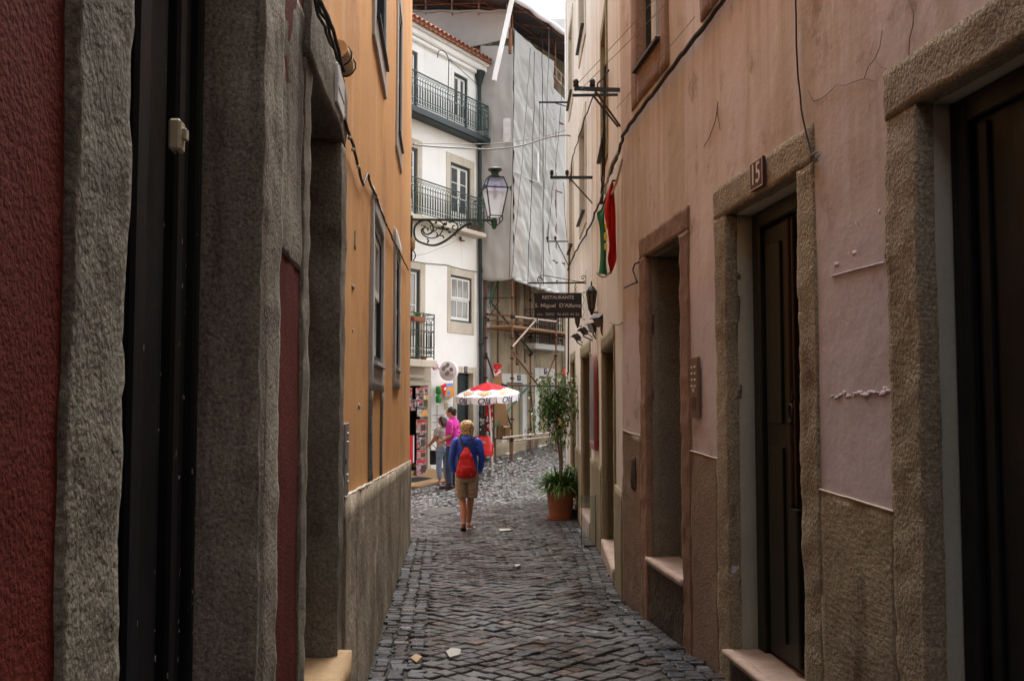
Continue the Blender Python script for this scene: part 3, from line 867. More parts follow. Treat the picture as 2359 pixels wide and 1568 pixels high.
# the doorway next to the red strip
mb = MB()
LW.rough(mb, 3.20, 3.36, -1.68, 1.13, -.42, .008, res=.025, amp=.008, seed=41, freq=8, edge=.4)
LW.rough(mb, 4.26, 4.49, -1.7, 1.13, -.42, .02, res=.03, amp=.008, seed=45, freq=9, edge=.4)
LW.rough(mb, 3.19, 4.50, 1.131, 1.40, -.42, .022, res=.04, amp=.007, seed=47)
part(mb, 'door_frame', 'reveal_stone', ora)
door_leaf(LW, ora, 3.34, 4.28, -1.1, 1.15, -.40, 'door_green_black')
mb = MB(); LW.rough(mb, 3.30, 4.36, -1.85, -1.075, -.45, .075, res=.05, amp=.012, seed=51)
part(mb, 'doorstep', 'tan_stone', ora, 'worn ochre stone doorstep')
# plinth
zp = lambda Y: -.44 - (Y - 4.6) * .042
mb = MB(); LW.rough(mb, 4.50, LEFT_END + .03, -2.1, -.9, -.3, .028, res=.07, amp=.007, seed=61, freq=3.5, zf=lambda Y: (-2.15, zp(Y)))
part(mb, 'plinth', 'grey_plinth', ora, 'stained grey cement plinth')
mb = MB()
Y = 4.5
prev = None
while Y < LEFT_END:
    z = zp(Y) + .004 + noise.noise(Vector((Y * 6, 0, 0))) * .008
    q = LW.p(Y, z, .017)
    if prev: mb.tube([prev, q], [er, .007 + .006 * abs(noise.noise(Vector((Y * 9, 2, 0)))) * 2], 5, cap=False)
    er = .007 + .006 * abs(noise.noise(Vector((Y * 9, 2, 0)))) * 2
    prev = q; Y += .08
part(mb, 'plaster_edge', 'lime_stone', ora)
for i, (x, y, w_, h_) in enumerate(((818, 552, .03, .09), (813, 660, .05, .02), (826, 935, .025, .03), (930, 690, .04, .05), (812, 760, .03, .02))):
    mb = MB(); Y, z = LW.hit(x, y, .0); LW.rough(mb, Y - w_, Y + w_, z - h_ / 2, z + h_ / 2, -.012, .0025, res=.012, amp=.005, seed=i, freq=22); part(mb, 'chipped_plaster', 'lime_smear', ora)
# surrounds; the lower ones were doors once: stone strips run down to the plinth
for k, (a, b, c, d) in enumerate(winL):
    ws = .16 if k in (0, 2) else .2
    if k < 2:
        ring(LW, ora, a, b, c, d, ws, .17, .17, 'pale_stone', o0=-.16, o1=.02, rough=True, res=.06, amp=.003)
        if k == 0:
            mb = MB()
            for (p, q) in ((a - ws, a - .02), (b + .02, b + ws)):
                mb = MB(); LW.rough(mb, p, q, zp(p) + .01, c - .175, -.05, .018, res=.06, amp=.004, seed=70 + k)
                part(mb, 'stone_strip', 'reveal_stone', ora)
    else:
        ring(LW, ora, a, b, c, d, ws, .17, .18, 'pale_stone', o0=-.16, o1=.02)
    w = window(LW, ora, a + .004, b - .004, c + .004, d - .004, o=-.030, trim=.06, cols=2, rows=2, gm='glass_dark' if k != 0 else 'curtain_glass', fm='green_trim' if k else 'white_wood')
    mb = MB(); LW.box(mb, a - .02, b + .02, c - .005, c + .02, -.08, .045)
    part(mb, 'sill', 'green_trim' if k >= 2 else 'pale_stone', w)
# cable clipped to the orange wall
def cable(pts, r, m, name, par=None, label=None, cat='cable', group=None, n=5):
    mb = MB(); mb.tube(pts, r, n)
    o = mb.build(name, M[m], par)
    if par is None: tag(o, label, cat, group)
    elif label: o['label'] = label
    return o
def onwall(fr, pts, o=.02):
    out = []
    for (x, y) in pts:
        Y, z = fr.hit(x, y, o); out.append(fr.p(Y, z, o))
    return out
def dense(pts, k=4, sag=0.0, jit=0.0, seed=0):
    out = []
    for a, b in zip(pts, pts[1:]):
        for i in range(k):
            t = i / k
            q = a.lerp(b, t)
            q += Vector((0, 0, -sag * 4 * t * (1 - t)))
            if jit: q += noise.noise_vector(q * 7 + Vector((seed, 0, 0))) * jit
            out.append(q)
    out.append(pts[-1]); return out
cb = cable(dense(onwall(LW, [(787, 246), (800, 300), (818, 352), (838, 425), (846, 398), (862, 440), (884, 502), (905, 550), (925, 590), (941, 622)], .025), 6, jit=.01), .008, 'cable', 'clipped_cable', label='dark cable clipped along the orange wall above the lower windows', cat='cable')
for (x, y) in ((792, 268), (805, 318), (813, 345), (826, 385), (868, 455), (893, 525), (915, 572)):
    mb = MB(); Y, z = LW.hit(x, y, .03); mb.ball(LW.p(Y, z, .03), .010, 6, 5); part(mb, 'clip', 'litter', cb)
for k, (dx, rr) in enumerate(((0, .006), (7, .006), (16, .007))):
    cable(dense(onwall(LW, [(690 + dx, -60), (722 + dx, 0), (752 + dx, 78), (792, 164)], .05 + .02 * k), 5, jit=.012, seed=k), rr, 'cable', 'hanging_cable', label=('dark cable lying closest to the left stone lintel', 'middle one of the three dark cables above the left stone lintel', 'dark cable standing off the orange wall and ending in the foam bundle')[k], cat='cable', group='cables above the stone lintel')
mb = MB()
P = [at(778, 112, 4.12), at(788, 136, 4.22), at(797, 162, 4.32)]
mb.tube(P, [.042, .048, .036], 10)
fb = mb.build('foam_bundle', M['foam']); tag(fb, 'yellowed foam bundle tied with cable at the corner of the stone lintel', 'foam bundle')
mb = MB()
a, b = P[0], P[2]
d = (b - a).normalized()
for t in (.3, .8):
    mb = MB(); c = a.lerp(b, t); u = d.orthogonal().normalized(); w = d.cross(u)
    mb.tube([c + (u * math.cos(q) + w * math.sin(q)) * .05 for q in [2 * math.pi * i / 12 for i in range(13)]], .004, 4); part(mb, 'tie', 'cable', fb)
# white plate on the lintel
Y0, z0 = LW.hit(752, 150, .03); Y1, _ = LW.hit(761, 165, .03)
mb = MB(); LW.box(mb, 3.93, 4.20, 1.20, 1.36, .02, .036, bevel=.003)
pl = mb.build('name_plate', M['white_paint']); tag(pl, 'white plate screwed to the stone lintel of the left doorway', 'plate')
mb = MB(); LW.box(mb, 3.95, 4.18, 1.262, 1.272, .0362, .038); part(mb, 'line', 'grey_metal', pl)
# steel entry panel by the plinth
Y0, Y1 = Yl(786, 1060), Yl(794, 1060)
mb = MB(); LW.box(mb, 4.52, 4.70, -.44, -.10, .004, .022, bevel=.004)
ep = mb.build('entry_panel', M['grey_metal']); tag(ep, 'narrow steel entry panel beside the stone doorway on the orange wall', 'intercom')
mb = MB()
for z in (-.15, -.19, -.34, -.37): mb.ball(LW.p(4.62, z, .024), .008, 8, 6)
part(mb, 'button', 'enamel_white', ep)
mb = MB(); LW.box(mb, 4.54, 4.57, -.285, -.262, .021, .025); part(mb, 'keyhole', 'black_iron', ep)

# ------------------------------------------------------------------ pink house (right foreground)
pink = thing('pink_house', RW1.p(5, -1.6), 'pink plastered house with three hewn stone doorways and a worn stone base', 'house')
D1 = (2.45, 3.62, -1.42, 1.10); D15 = (4.74, 5.82, -1.42, 1.10); D3 = (6.80, 7.80, -1.20, 1.14)
def Yr(x, y=784, o=0): return RW1.hit(x, y, o)[0]
wu = [(7.30, 8.02, 2.70, 4.1), (5.30, 6.05, 2.70, 4.1)]
holes = [(D1[0] - .01, D1[1] + .01, -1.8, 1.11), (D15[0] - .01, D15[1] + .01, -1.8, 1.11), (D3[0] - .01, D3[1] + .01, -1.9, 1.15)] + [(a - .01, b + .01, c - .01, d + .01) for a, b, c, d in wu]
Z1 = 5.5
mb = MB(); RW1.wall(mb, -8, BEND, -2.1, Z1, holes, th=.5, res=.12, amp=.010, freq=1.1, seed=14)
part(mb, 'wall', 'pink_plaster', pink)
shell(RW1, pink, -8, BEND, -2.1, Z1, 6, 'pink_plaster', .5, ends=(True, False))
for k, (d, ws, ws2, wt, mm) in enumerate(((D1, .26, .235, .19, 'ochre_stone'), (D15, .20, .21, .185, 'ochre_stone'), (D3, .20, .20, .17, 'brown_stone'))):
    o1 = .014
    mb = MB()
    dep = .07 if k < 2 else .05
    RW1.rough(mb, d[0] - ws, d[0], gz(0, d[0]) - .08, d[3], -dep, o1, res=.026, amp=.0075, seed=80 + 9 * k, freq=10)
    RW1.rough(mb, d[1], d[1] + ws2, gz(0, d[1]) - .08, d[3], -dep, o1, res=.026, amp=.0075, seed=83 + 9 * k, freq=10)
    RW1.rough(mb, d[0] - ws, d[1] + ws2, d[3] + .001, d[3] + wt, -dep, o1, res=.03, amp=.006, seed=86 + 9 * k, freq=10)
    part(mb, 'door_frame', mm, pink)
    # painted reveal between stone and door
    dp2 = .145 if k < 2 else .30
    mb = MB()
    rm = 'white_reveal' if k < 2 else 'reveal_stone'
    RW1.rough(mb, d[0] - .06, d[0] + .006, d[2] - .25, d[3] + .0, -dp2 - .06, -dep + .012, res=.06, amp=.002, seed=3)
    RW1.rough(mb, d[1] - .006, d[1] + .06, d[2] - .25, d[3] + .0, -dp2 - .06, -dep + .012, res=.06, amp=.002, seed=4)
    RW1.rough(mb, d[0], d[1], d[3] - .006, d[3] + .06, -dp2 - .06, -dep + .012, res=.06, amp=.002, seed=5)
    part(mb, 'reveal', rm, pink)
    mb = MB()
    if k == 0: RW1.rough(mb, d[0], d[1], -1.62, d[2], -.3, .06, res=.06, amp=.004, seed=7)
    elif k == 1: RW1.rough(mb, d[0] + .0, d[1] + .0, -1.455, d[2], -.3, .06, res=.05, amp=.004, seed=8)
    else: RW1.rough(mb, d[0] + .0, d[1] + .0, -1.245, d[2], -.34, .03, res=.05, amp=.003, seed=8)
    part(mb, 'doorstep', 'marble', pink)
    mb = MB()
    RW1.rough(mb, d[0], d[1], -1.9, d[2] - (.05 if k else .21), -.3, .02 if k < 2 else .008, res=.05, amp=.012 if k == 2 else .005, seed=9, freq=7)
    part(mb, 'step_base', 'wet_stone', pink)
# unseen upper block added to shade the near end of the alley
for fr_, par_, mm_ in ((RW1, pink, 'pink_plaster'),):
    mb = MB(); fr_.box(mb, -8, 2.6, 5.4 if fr_ is RW1 else 6.4, 8.6, -5.5, -.02); part(mb, 'shade_storey', mm_, par_)
bh = thing('shade_house', (0, -10, -1.4), 'plain house block added unseen behind the viewer to shade the alley', 'house')
mb = MB(); mb.box(-6, 6, -12, -8.2, -1.6, 4.5); part(mb, 'wall', 'cream_plaster', bh)  # unseen block added behind the camera, darkens the near alley
# doors
mb = MB(); RW1.box(mb, D1[0], D1[1], D1[2], D1[3], -.19, -.145); d1 = part(mb, 'door', 'black_paint', pink)
mb = MB(); RW1.box(mb, 3.50, 3.61, D1[2], D1[3] - .01, -.145, -.115, bevel=.01); RW1.box(mb, 2.5, 3.50, D1[3] - .10, D1[3] - .01, -.145, -.115, bevel=.01); RW1.box(mb, 3.40, 3.455, D1[2], D1[3] - .12, -.145, -.128, bevel=.01)
part(mb, 'door_case', 'black_paint', d1)
mb = MB(); RW1.box(mb, 2.5, 3.20, -1.0, .85, -.145, -.13, bevel=.01); part(mb, 'panel', 'black_paint', d1)
# number 15: two leaves, one ajar
mb = MB(); RW1.box(mb, D15[0], D15[1], D15[2], D15[3], -.22, -.185); d15 = part(mb, 'door', 'black_paint', pink)
mb = MB()
RW1.box(mb, 5.70, 5.81, D15[2], D15[3] - .005, -.185, -.145, bevel=.01)
RW1.box(mb, D15[0], 5.70, D15[3] - .10, D15[3] - .005, -.185, -.14, bevel=.01)
RW1.box(mb, 5.32, 5.66, D15[2] + .03, D15[3] - .12, -.185, -.165, bevel=.008)
RW1.box(mb, 5.40, 5.60, -1.30, -.25, -.165, -.150, bevel=.012); RW1.box(mb, 5.40, 5.60, -.12, .88, -.165, -.150, bevel=.012)
part(mb, 'door_leaf', 'door_green_black', d15)
mb = MB()
RW1.box(mb, 5.26, 5.315, -.55, D15[3] - .12, -.185, -.145, bevel=.008); RW1.box(mb, 4.80, 5.10, -.55, D15[3] - .13, -.185, -.150, bevel=.008)
RW1.box(mb, 5.22, 5.25, -.55, D15[3] - .12, -.185, -.155, bevel=.005)
part(mb, 'door_strip', 'door_wood', d15)
mb = MB()
RW1.box(mb, 5.20, 5.315, -1.38, -.56, -.185, -.147, bevel=.008); RW1.box(mb, 4.78, 5.10, -1.38, -.56, -.185, -.151, bevel=.008)
part(mb, 'kick_board', 'door_green_black', d15)
mb = MB()
Y, z = RW1.hit(1826, 935, -.12)
c = RW1.p(Y, z, -.12)
mb.tube([c + Vector((0, 0, .09)), c + Vector((0, 0, .03))], [.003, .010], 8)
mb.tube([c + RW1.d * .028 * math.sin(q) * (1 + .3 * math.cos(q)) + Vector((0, 0, -.035 + .045 * math.cos(q))) + RW1.n * .012 for q in [2 * math.pi * i / 16 for i in range(17)]], .006, 6)
mb.ball(c + RW1.n * .012 + Vector((0, 0, -.085)), .014, 8, 6)
mb.tube([c + Vector((0, 0, -.10)), c + Vector((0, 0, -.17))], [.008, .002], 6)
part(mb, 'knocker', 'black_iron', d15)
# third doorway
door_leaf(RW1, pink, D3[0] + .01, D3[1] - .01, -.92, D3[3] - .01, -.30, 'black_paint')
mb = MB(); RW1.rough(mb, D3[0], D3[1] - .1, -1.2, -.93, -.33, -.22, res=.05, amp=.005, seed=12); part(mb, 'sill_block', 'ochre_stone', pink)
# plinths between the doorways
zq = lambda Y: -.56 + .035 * Y
for (a, b, mm, sd) in ((D1[1] + .235, D15[0] - .20, 'tooled_stone', 1), (D15[1] + .21, D3[0] - .20, 'pink_plinth', 2), (D3[1] + .20, BEND - .005, 'pink_plinth', 3)):
    mb = MB(); RW1.rough(mb, a + .001, b - .001, -1.9, -.4, -.1, .010, res=.04, amp=.0045 if sd != 3 else .008, seed=90 + sd, freq=6, zf=lambda Y: (-1.95, zq(Y)))
    part(mb, 'plinth', mm, pink)
    mb = MB(); mb.tube(dense([RW1.p(a, zq(a) + .004, .010), RW1.p(b, zq(b) + .004, .010)], 14, jit=.004), .0055, 5); part(mb, 'plaster_edge', 'lime_stone', pink)  # pale tube paints the highlight along the plinth ledge
mb = MB(); RW1.rough(mb, 8.16, 8.30, -.72, -.45, .004, .018, res=.03, amp=.012, seed=13); part(mb, 'vent', 'rust_dark', pink)
# upper windows with brown surrounds
for (a, b, c, d) in wu:
    ring(RW1, pink, a, b, c, d, .22, .2, .27, 'brown_stone', o0=-.2, o1=.014, rough=True, res=.07, amp=.004)
    w = window(RW1, pink, a + .004, b - .004, c + .004, d - .004, o=-.10, trim=.05, cols=1, rows=2, tm='door_green_black', fm='white_wood', gm='curtain_glass', stile=.09)
    mb = MB(); RW1.box(mb, a - .03, b + .03, c - .012, c + .012, -.09, .05); part(mb, 'sill', 'black_iron', w)
# cracks, chips and scars in the plaster
def crack(pts, r=.0018, m='pink_plinth', nm='crack'):
    q = dense(onwall(RW1, [((1700 + x / 1.889) / 1.0598, (y / 1.889) / 1.0598) for x, y in pts], .009), 3, jit=.006)
    mb = MB(); mb.tube(q, r, 4); part(mb, nm, m, pink)
crack([(512, 420), (540, 465), (575, 455), (612, 425), (650, 392), (690, 388), (745, 370), (775, 362), (825, 374)])
crack([(775, 362), (795, 310), (830, 268), (850, 215), (858, 140)])
crack([(830, 275), (855, 310), (890, 325)])
crack([(975, 0), (1002, 60), (1000, 120), (985, 180), (980, 260)], .0024)
crack([(35, 680), (55, 640), (85, 560), (100, 470), (95, 520), (110, 600)], .003)
def chip(x, y, w, h, sd, fr=RW1):
    mb = MB()
    Y, z = fr.hit((1700 + x / 1.889) / 1.0598, (y / 1.889) / 1.0598, .01)
    fr.rough(mb, Y - w / 2, Y + w / 2, z - h / 2, z + h / 2, -.012, .002, res=.009, amp=.004, seed=sd, freq=26); part(mb, 'chipped_plaster', 'pink_plaster', pink)
for i, (x, y, w, h) in enumerate(((640, 968, .05, .022), (735, 1030, .03, .03), (752, 1095, .04, .06), (712, 1170, .08, .022), (640, 1218, .04, .02), (700, 1052, .02, .02), (835, 990, .02, .04), (470, 680, .03, .015))):
    chip(x, y, w, h, i)
a = RW1.hit((1700 + 620 / 1.889) / 1.0598, (1275 / 1.889) / 1.0598, .01); b = RW1.hit((1700 + 860 / 1.889) / 1.0598, (1212 / 1.889) / 1.0598, .01)
mb = MB(); mb.tube(dense([RW1.p(*a, .006), RW1.p(*b, .006)], 16, jit=.004), .004, 5)
part(mb, 'plaster_ridge', 'pink_plaster', pink)
mb = MB()
for i in range(26):
    t = i / 25
    Y, z = RW1.hit(1915 + 132 * t, 912 - 6 * t + 4 * math.sin(i), .01)
    s_ = .004 + .012 * abs(noise.noise(Vector((i * .9, 3, 1)))) * 2 * (.5 + t)
    RW1.rough(mb, Y - .02, Y + .02, z - .004, z + s_, -.012, .003, res=.010, amp=.005, seed=i, freq=30)
part(mb, 'plaster_scar', 'pink_plaster', pink)
# thick cable bundle along the wall, hooks and loops
pts = dense(onwall(RW1, [(1434, 312), (1455, 283), (1500, 222), (1560, 140), (1610, 75), (1650, 22), (1700, -45), (1790, -170)], .035), 6, jit=.010)
cable(pts, .016, 'cable', 'cable_bundle', label='thick black cable bundle sagging along the pink wall below the upper windows', cat='cable')
cable([p + Vector((0, 0, .02)) for p in pts], .006, 'grey_cable', 'grey_cable', label='thin grey cable lying on top of the thick black bundle', cat='cable')
pts = dense(onwall(RW1, [(1834, -40), (1833, 0), (1834, 90), (1838, 180), (1846, 250), (1858, 310), (1870, 355), (1880, 366)], .03), 4, jit=.004)
hc = cable(pts, .0045, 'cable', 'hanging_cable', label='thin black cable hanging down the pink wall to the corner of doorway 15', cat='cable')
c = pts[-1]
mb = MB()
for k in range(3):
    cc = c + RW1.d * (-.02 * k) + RW1.n * .01
    mb.tube([cc + Vector((0, 0, .022 * math.cos(q))) + RW1.d * .024 * math.sin(q) + RW1.n * .01 * math.sin(2 * q) for q in [2 * math.pi * i / 10 for i in range(11)]], .0035, 4)
part(mb, 'loop', 'grey_cable', hc)
cable(dense(onwall(RW1, [(1878, 372), (1860, 385), (1842, 399)], .022), 3), .0022, 'foam', 'thin_wire', hc)
hk = cable(dense(onwall(RW1, [(1472, 604), (1462, 608), (1458, 622), (1464, 640), (1468, 650), (1455, 655), (1438, 663)], .03), 4), .007, 'rust_dark', 'iron_hook', label='bent rusty iron hook on the pink wall beside the third doorway', cat='hook')
# plate 15
Y0, z0 = RW1.hit(1729, 405, .03); Y1, z1 = RW1.hit(1763, 403, .03)
cY, cz = (Y0 + Y1) / 2, 1.20
mb = MB(); RW1.box(mb, cY - .095, cY + .095, cz - .078, cz + .078, .020, .040, bevel=.003)
p15 = mb.build('number_plate', M['maroon']); tag(p15, 'maroon enamel house number plate reading 15 on a stone lintel', 'number plate')
mb = MB(); RW1.box(mb, cY - .0925, cY + .0925, cz - .0755, cz + .0755, .039, .0405); part(mb, 'plate_border', 'enamel_white', p15)
mb = MB(); RW1.box(mb, cY - .086, cY + .086, cz - .069, cz + .069, .0402, .0415); part(mb, 'plate_face', 'maroon', p15)
text('15', .155, RW1.p(cY, cz - .002, .0435), -RW1.d, (0, 0, 1), M['enamel_white'], p15, sx=.95, bold=.001)
# door intercom
Y0 = RW1.hit(1591.5, 890, .02)[0]; Y1 = RW1.hit(1608, 890, .02)[0]
z1 = RW1.hit(1600, 822, .02)[1]; z0 = RW1.hit(1600, 962, .02)[1]
mb = MB(); RW1.box(mb, Y1, Y0, z0, z1, .004, .024, bevel=.004)
ic = mb.build('intercom', M['brown_door']); tag(ic, 'bronze intercom panel with eight buttons between two doorways', 'intercom')
mb = MB()
for r_ in range(4):
    for c_ in (.3, .72):
        mb.ball(RW1.p(Y1 + (Y0 - Y1) * c_, z1 - (z1 - z0) * (.17 + .105 * r_), .026), .008, 8, 6)
part(mb, 'button', 'enamel_white', ic)
mb = MB(); RW1.box(mb, Y1 + (Y0 - Y1) * .40, Y1 + (Y0 - Y1) * .70, z0 + (z1 - z0) * .42, z0 + (z1 - z0) * .49, .023, .027); part(mb, 'name_tag', 'letter', ic)
mb = MB()
for k in range(8): RW1.box(mb, Y1 + (Y0 - Y1) * .2, Y1 + (Y0 - Y1) * .85, z0 + (z1 - z0) * (.14 + .026 * k), z0 + (z1 - z0) * (.148 + .026 * k), .022, .0265)
part(mb, 'speaker_grille', 'black_iron', ic)

# ------------------------------------------------------------------ cream house (right, middle distance)
crm = thing('cream_house', RW3.p(14, -1.95), 'cream rain-streaked house with restaurant doorways and windows above', 'house')
ZC = 9.0
DA = (9.80, 11.95, -1.63, .585); DB = (14.05, 15.95, -1.69, .69); DC = (17.6, 19.0, -1.75, .72)
cw2 = [(10.55, 12.0 - .0, 2.84, 4.05)]
mb = MB(); RW2.wall(mb, BEND + .001, 12.2, -2.2, 6.4, [(DA[0] - .01, DA[1] + .01, -1.75, DA[3] + .01), (10.69, 11.71, 2.83, 4.26)], th=.5, res=.2, amp=.008, freq=1.2, seed=31)
part(mb, 'wall', 'cream_plaster', crm)
cw3 = [(14.75, 16.0, 2.84, 4.3), (17.95, 19.15, 2.84, 4.3), (14.75, 16.0, 5.68, 7.1), (17.95, 19.15, 5.68, 7.1)]
mb = MB(); RW3.wall(mb, 12.2, RIGHT_END, -2.3, ZC, [(DB[0] - .01, DB[1] + .01, -1.85, DB[3] + .01), (DC[0] - .01, DC[1] + .01, -1.95, DC[3] + .01)] + [(a - .01, b + .01, c - .01, d + .01) for a, b, c, d in cw3], th=.5, res=.25, amp=.009, freq=1.0, seed=33)
part(mb, 'wall', 'cream_pale', crm)
shell(RW2, crm, 8.9, 12.19, -2.3, 6.4, 6, 'cream_pale', .5, ends=(False, False))
shell(RW3, crm, 12.2, RIGHT_END, -2.3, ZC, 6, 'cream_pale', .5, ends=(True, True))
for k, (fr, d) in enumerate(((RW2, DA), (RW3, DB), (RW3, DC))):
    mb = MB()
    ws = .15 if k == 0 else .12
    fr.rough(mb, d[0] - ws, d[0], gz(0, d[0]) - .1, d[3], -.06, .012, res=.06, amp=.004, seed=130 + k)
    fr.rough(mb, d[1], d[1] + ws, gz(0, d[1]) - .1, d[3], -.06, .012, res=.06, amp=.004, seed=133 + k)
    fr.rough(mb, d[0] - ws, d[1] + ws, d[3] + .001, d[3] + .17, -.06, .014, res=.06, amp=.004, seed=136 + k)
    part(mb, 'door_frame', 'olive_stone', crm)
    mb = MB()
    for (a, b) in ((d[0] - .05, d[0] + .008), (d[1] - .008, d[1] + .05)): fr.box(mb, a, b, d[2] - .1, d[3], -.46, -.055)
    fr.box(mb, d[0], d[1], d[3] - .008, d[3] + .05, -.46, -.055)
    part(mb, 'reveal', 'olive_paint' if k < 2 else 'brown_door', crm)
    door_leaf(fr, crm, d[0], d[1], d[2], d[3], -.42, 'brown_door')
    mb = MB(); fr.rough(mb, d[0] + .002, d[1] - .002, gz(0, d[0]) - .15, d[2], -.45, .03, res=.06, amp=.003, seed=7); part(mb, 'doorstep', 'marble', crm)
for (fr, a, b, sd) in ((RW2, BEND + .02, DA[0] - .15, 1), (RW3, 12.25, DB[0] - .12, 2), (RW3, DB[1] + .12, DC[0] - .12, 3)):
    mb = MB(); fr.rough(mb, a, b, -2, -.8, -.1, .014, res=.07, amp=.006, seed=140 + sd, freq=4, zf=lambda Y: (-2.1, -.79 + .004 * math.sin(Y * 5)))
    part(mb, 'plinth', 'olive_stone', crm)
for (fr, (a, b, c, d)) in [(RW2, (10.70, 11.70, 2.84, 4.25))] + [(RW3, q) for q in cw3]:
    ring(fr, crm, a, b, c, d, .16, .16, .2, 'olive_stone' if fr is RW2 else 'lime_stone', o0=-.15, o1=.02)
    w = window(fr, crm, a + .004, b - .004, c + .004, d - .004, o=-.10, trim=.05, cols=2, rows=2, tm='door_green_black', fm='white_wood', gm='glass_dark')
    mb = MB(); fr.box(mb, a - .05, b + .05, c - .012, c + .01, -.09, .07); part(mb, 'sill', 'black_iron', w)
mb = MB(); RW3.box(mb, RIGHT_END - .42, RIGHT_END - .02, -1.9, ZC - .2, .0, .02, bevel=.005); part(mb, 'corner_strip', 'white_plaster', crm)
# framed picture beside the doorway: arched red frame
cY = 13.05; w_ = .40; zb_, zt_ = -.62, .28
def arch(w, zb, zt, o, n=12):
    return [RW3.p(cY - w, zb, o), RW3.p(cY + w, zb, o)] + [RW3.p(cY + w * math.cos(math.pi * i / n), zt + w * .85 * math.sin(math.pi * i / n), o) for i in range(n + 1)]
mb = MB(); mb.prism(arch(w_, zb_, zt_, .012), RW3.n * .045)
fp = mb.build('framed_picture', M['red_wood']); tag(fp, 'arched picture in a varnished red wooden frame beside the restaurant doorway', 'picture')
mb = MB(); mb.prism(arch(w_ - .07, zb_ + .12, zt_, .0575), RW3.n * .004); part(mb, 'canvas', 'picture', fp)
mb = MB(); RW3.box(mb, cY - w_ + .06, cY + w_ - .06, zb_ + .075, zb_ + .11, .057, .063); part(mb, 'caption_strip', 'letter', fp)

# ------------------------------------------------------------------ wrought-iron railings
def railing(fr, par, Y0, Y1, z0, z1, o, m, r=.011, gap=.105, ret=(True, True), wall_o=0.0, posts=3):
    """a balcony rail: top and bottom rails, scroll frieze, balusters, thick lower spindles, returns to the wall"""
    mb = MB()
    def seg(A, B):
        H = z1 - z0
        def P(t, h): 
            q = A.lerp(B, t); return Vector((q.x, q.y, z0 + H * h))
        L = (B - A).length
        mb.bar(P(0, 1), P(1, 1), .040, .022)
        for h in (.78, .26, .06): mb.bar(P(0, h), P(1, h), .014, .015)
        n = max(2, round(L / gap))
        for i in range(n + 1):
            t = i / n
            mb.bar(P(t, .06), P(t, .86), .015, .015, up=(1, 0, 0))
            mb.bar(P(t, .27), P(t, .55), .028, .028, up=(1, 0, 0))
        d = (B - A).normalized()
        for i in range(n):
            t = (i + .5) / n
            c = P(t, .90); rr = min(L / n, .11) * .45
            mb.tube([c + d * rr * (1 - q * .09) * math.cos(q * .8) + Vector((0, 0, rr * (1 - q * .09) * math.sin(q * .8))) for q in range(9)], .0075, 4, cap=False)
            c = P(t, .16)
            mb.tube([c + d * rr * .8 * math.cos(q * .9) + Vector((0, 0, rr * .8 * math.sin(q * .9))) for q in range(8)], .007, 4, cap=False)
            mb.tube([P(i / n, .56), P(t, .64), P((i + 1) / n, .56)], .0075, 4, cap=False)
        return P
    A, B = fr.p(Y0, 0, o), fr.p(Y1, 0, o)
    P = seg(A, B)
    for k in range(posts):
        t = k / (posts - 1); mb.bar(P(t, 0), P(t, 1), .026, .026, up=(1, 0, 0))
    if ret[0]: seg(fr.p(Y0, 0, wall_o), A)
    if ret[1]: seg(B, fr.p(Y1, 0, wall_o))
    o_ = mb.build('railing', M[m], par)
    return o_

# ------------------------------------------------------------------ white house
wht = thing('white_house', WF.p(24.5, -1.6), 'white house with dark green iron balconies and a red tiled eave', 'house')
def W(x, y, o=0): return WF.hit(x, y, o)
ZW = W(1098, 167)[1] + .02
yl = 16.0
D13 = (W(1052, 950)[0], W(1089, 950)[0], -1.5, W(1070, 859)[1])
SH = (W(905, 1000)[0], W(984, 1000)[0], -1.62, W(965, 888)[1])
lw = (W(1037, 690)[0], W(1086, 690)[0], W(1060, 742)[1], W(1060, 637)[1])
lb = (W(905, 700)[0], W(967, 700)[0], W(985, 829, 0)[1], W(960, 621)[1])
FL1 = lb[2]; 
md = (W(1037, 450)[0], W(1083, 450)[0], None, W(1060, 381)[1])
FL2 = W(1116, 537, .3)[1]; md = (md[0], md[1], FL2, md[3])
ud = (W(1045, 250)[0], W(1077, 250)[0], None, W(1060, 174)[1])
FL3 = W(1128, 318, .34)[1]; ud = (ud[0], ud[1], FL3, ud[3])
ml = (W(905, 450)[0], W(961, 430)[0], FL2, md[3]); ul = (W(905, 240)[0], W(961, 220)[0], FL3, ud[3])
far = [(lw[0] - 4.4 * .87, lw[1] - 4.4 * .87, lw[2], lw[3]), (md[0] - 4.6 * .87, md[1] - 4.6 * .87, FL2, md[3])]
holesW = [D13, SH, lw, lb, md, ud, ml, ul] + far
mb = MB(); WF.wall(mb, yl, 26, -2.4, ZW, [(a - .01, b + .01, c - (.01 if c > -1 else .3), d + .01) for a, b, c, d in holesW], th=.22, res=.3, amp=.006, freq=.9, seed=51)
part(mb, 'wall', 'white_plaster', wht)
mb = MB()
WF.box(mb, yl, 26, -2.4, ZW, -6, -5.7); WF.box(mb, yl + .02, yl + .3, -2.4, ZW - .03, -5.7, -.5); WF.box(mb, 25.7, 25.99, -2.4, ZW - .03, -5.7, -.5)
part(mb, 'side_wall', 'white_plaster', wht)
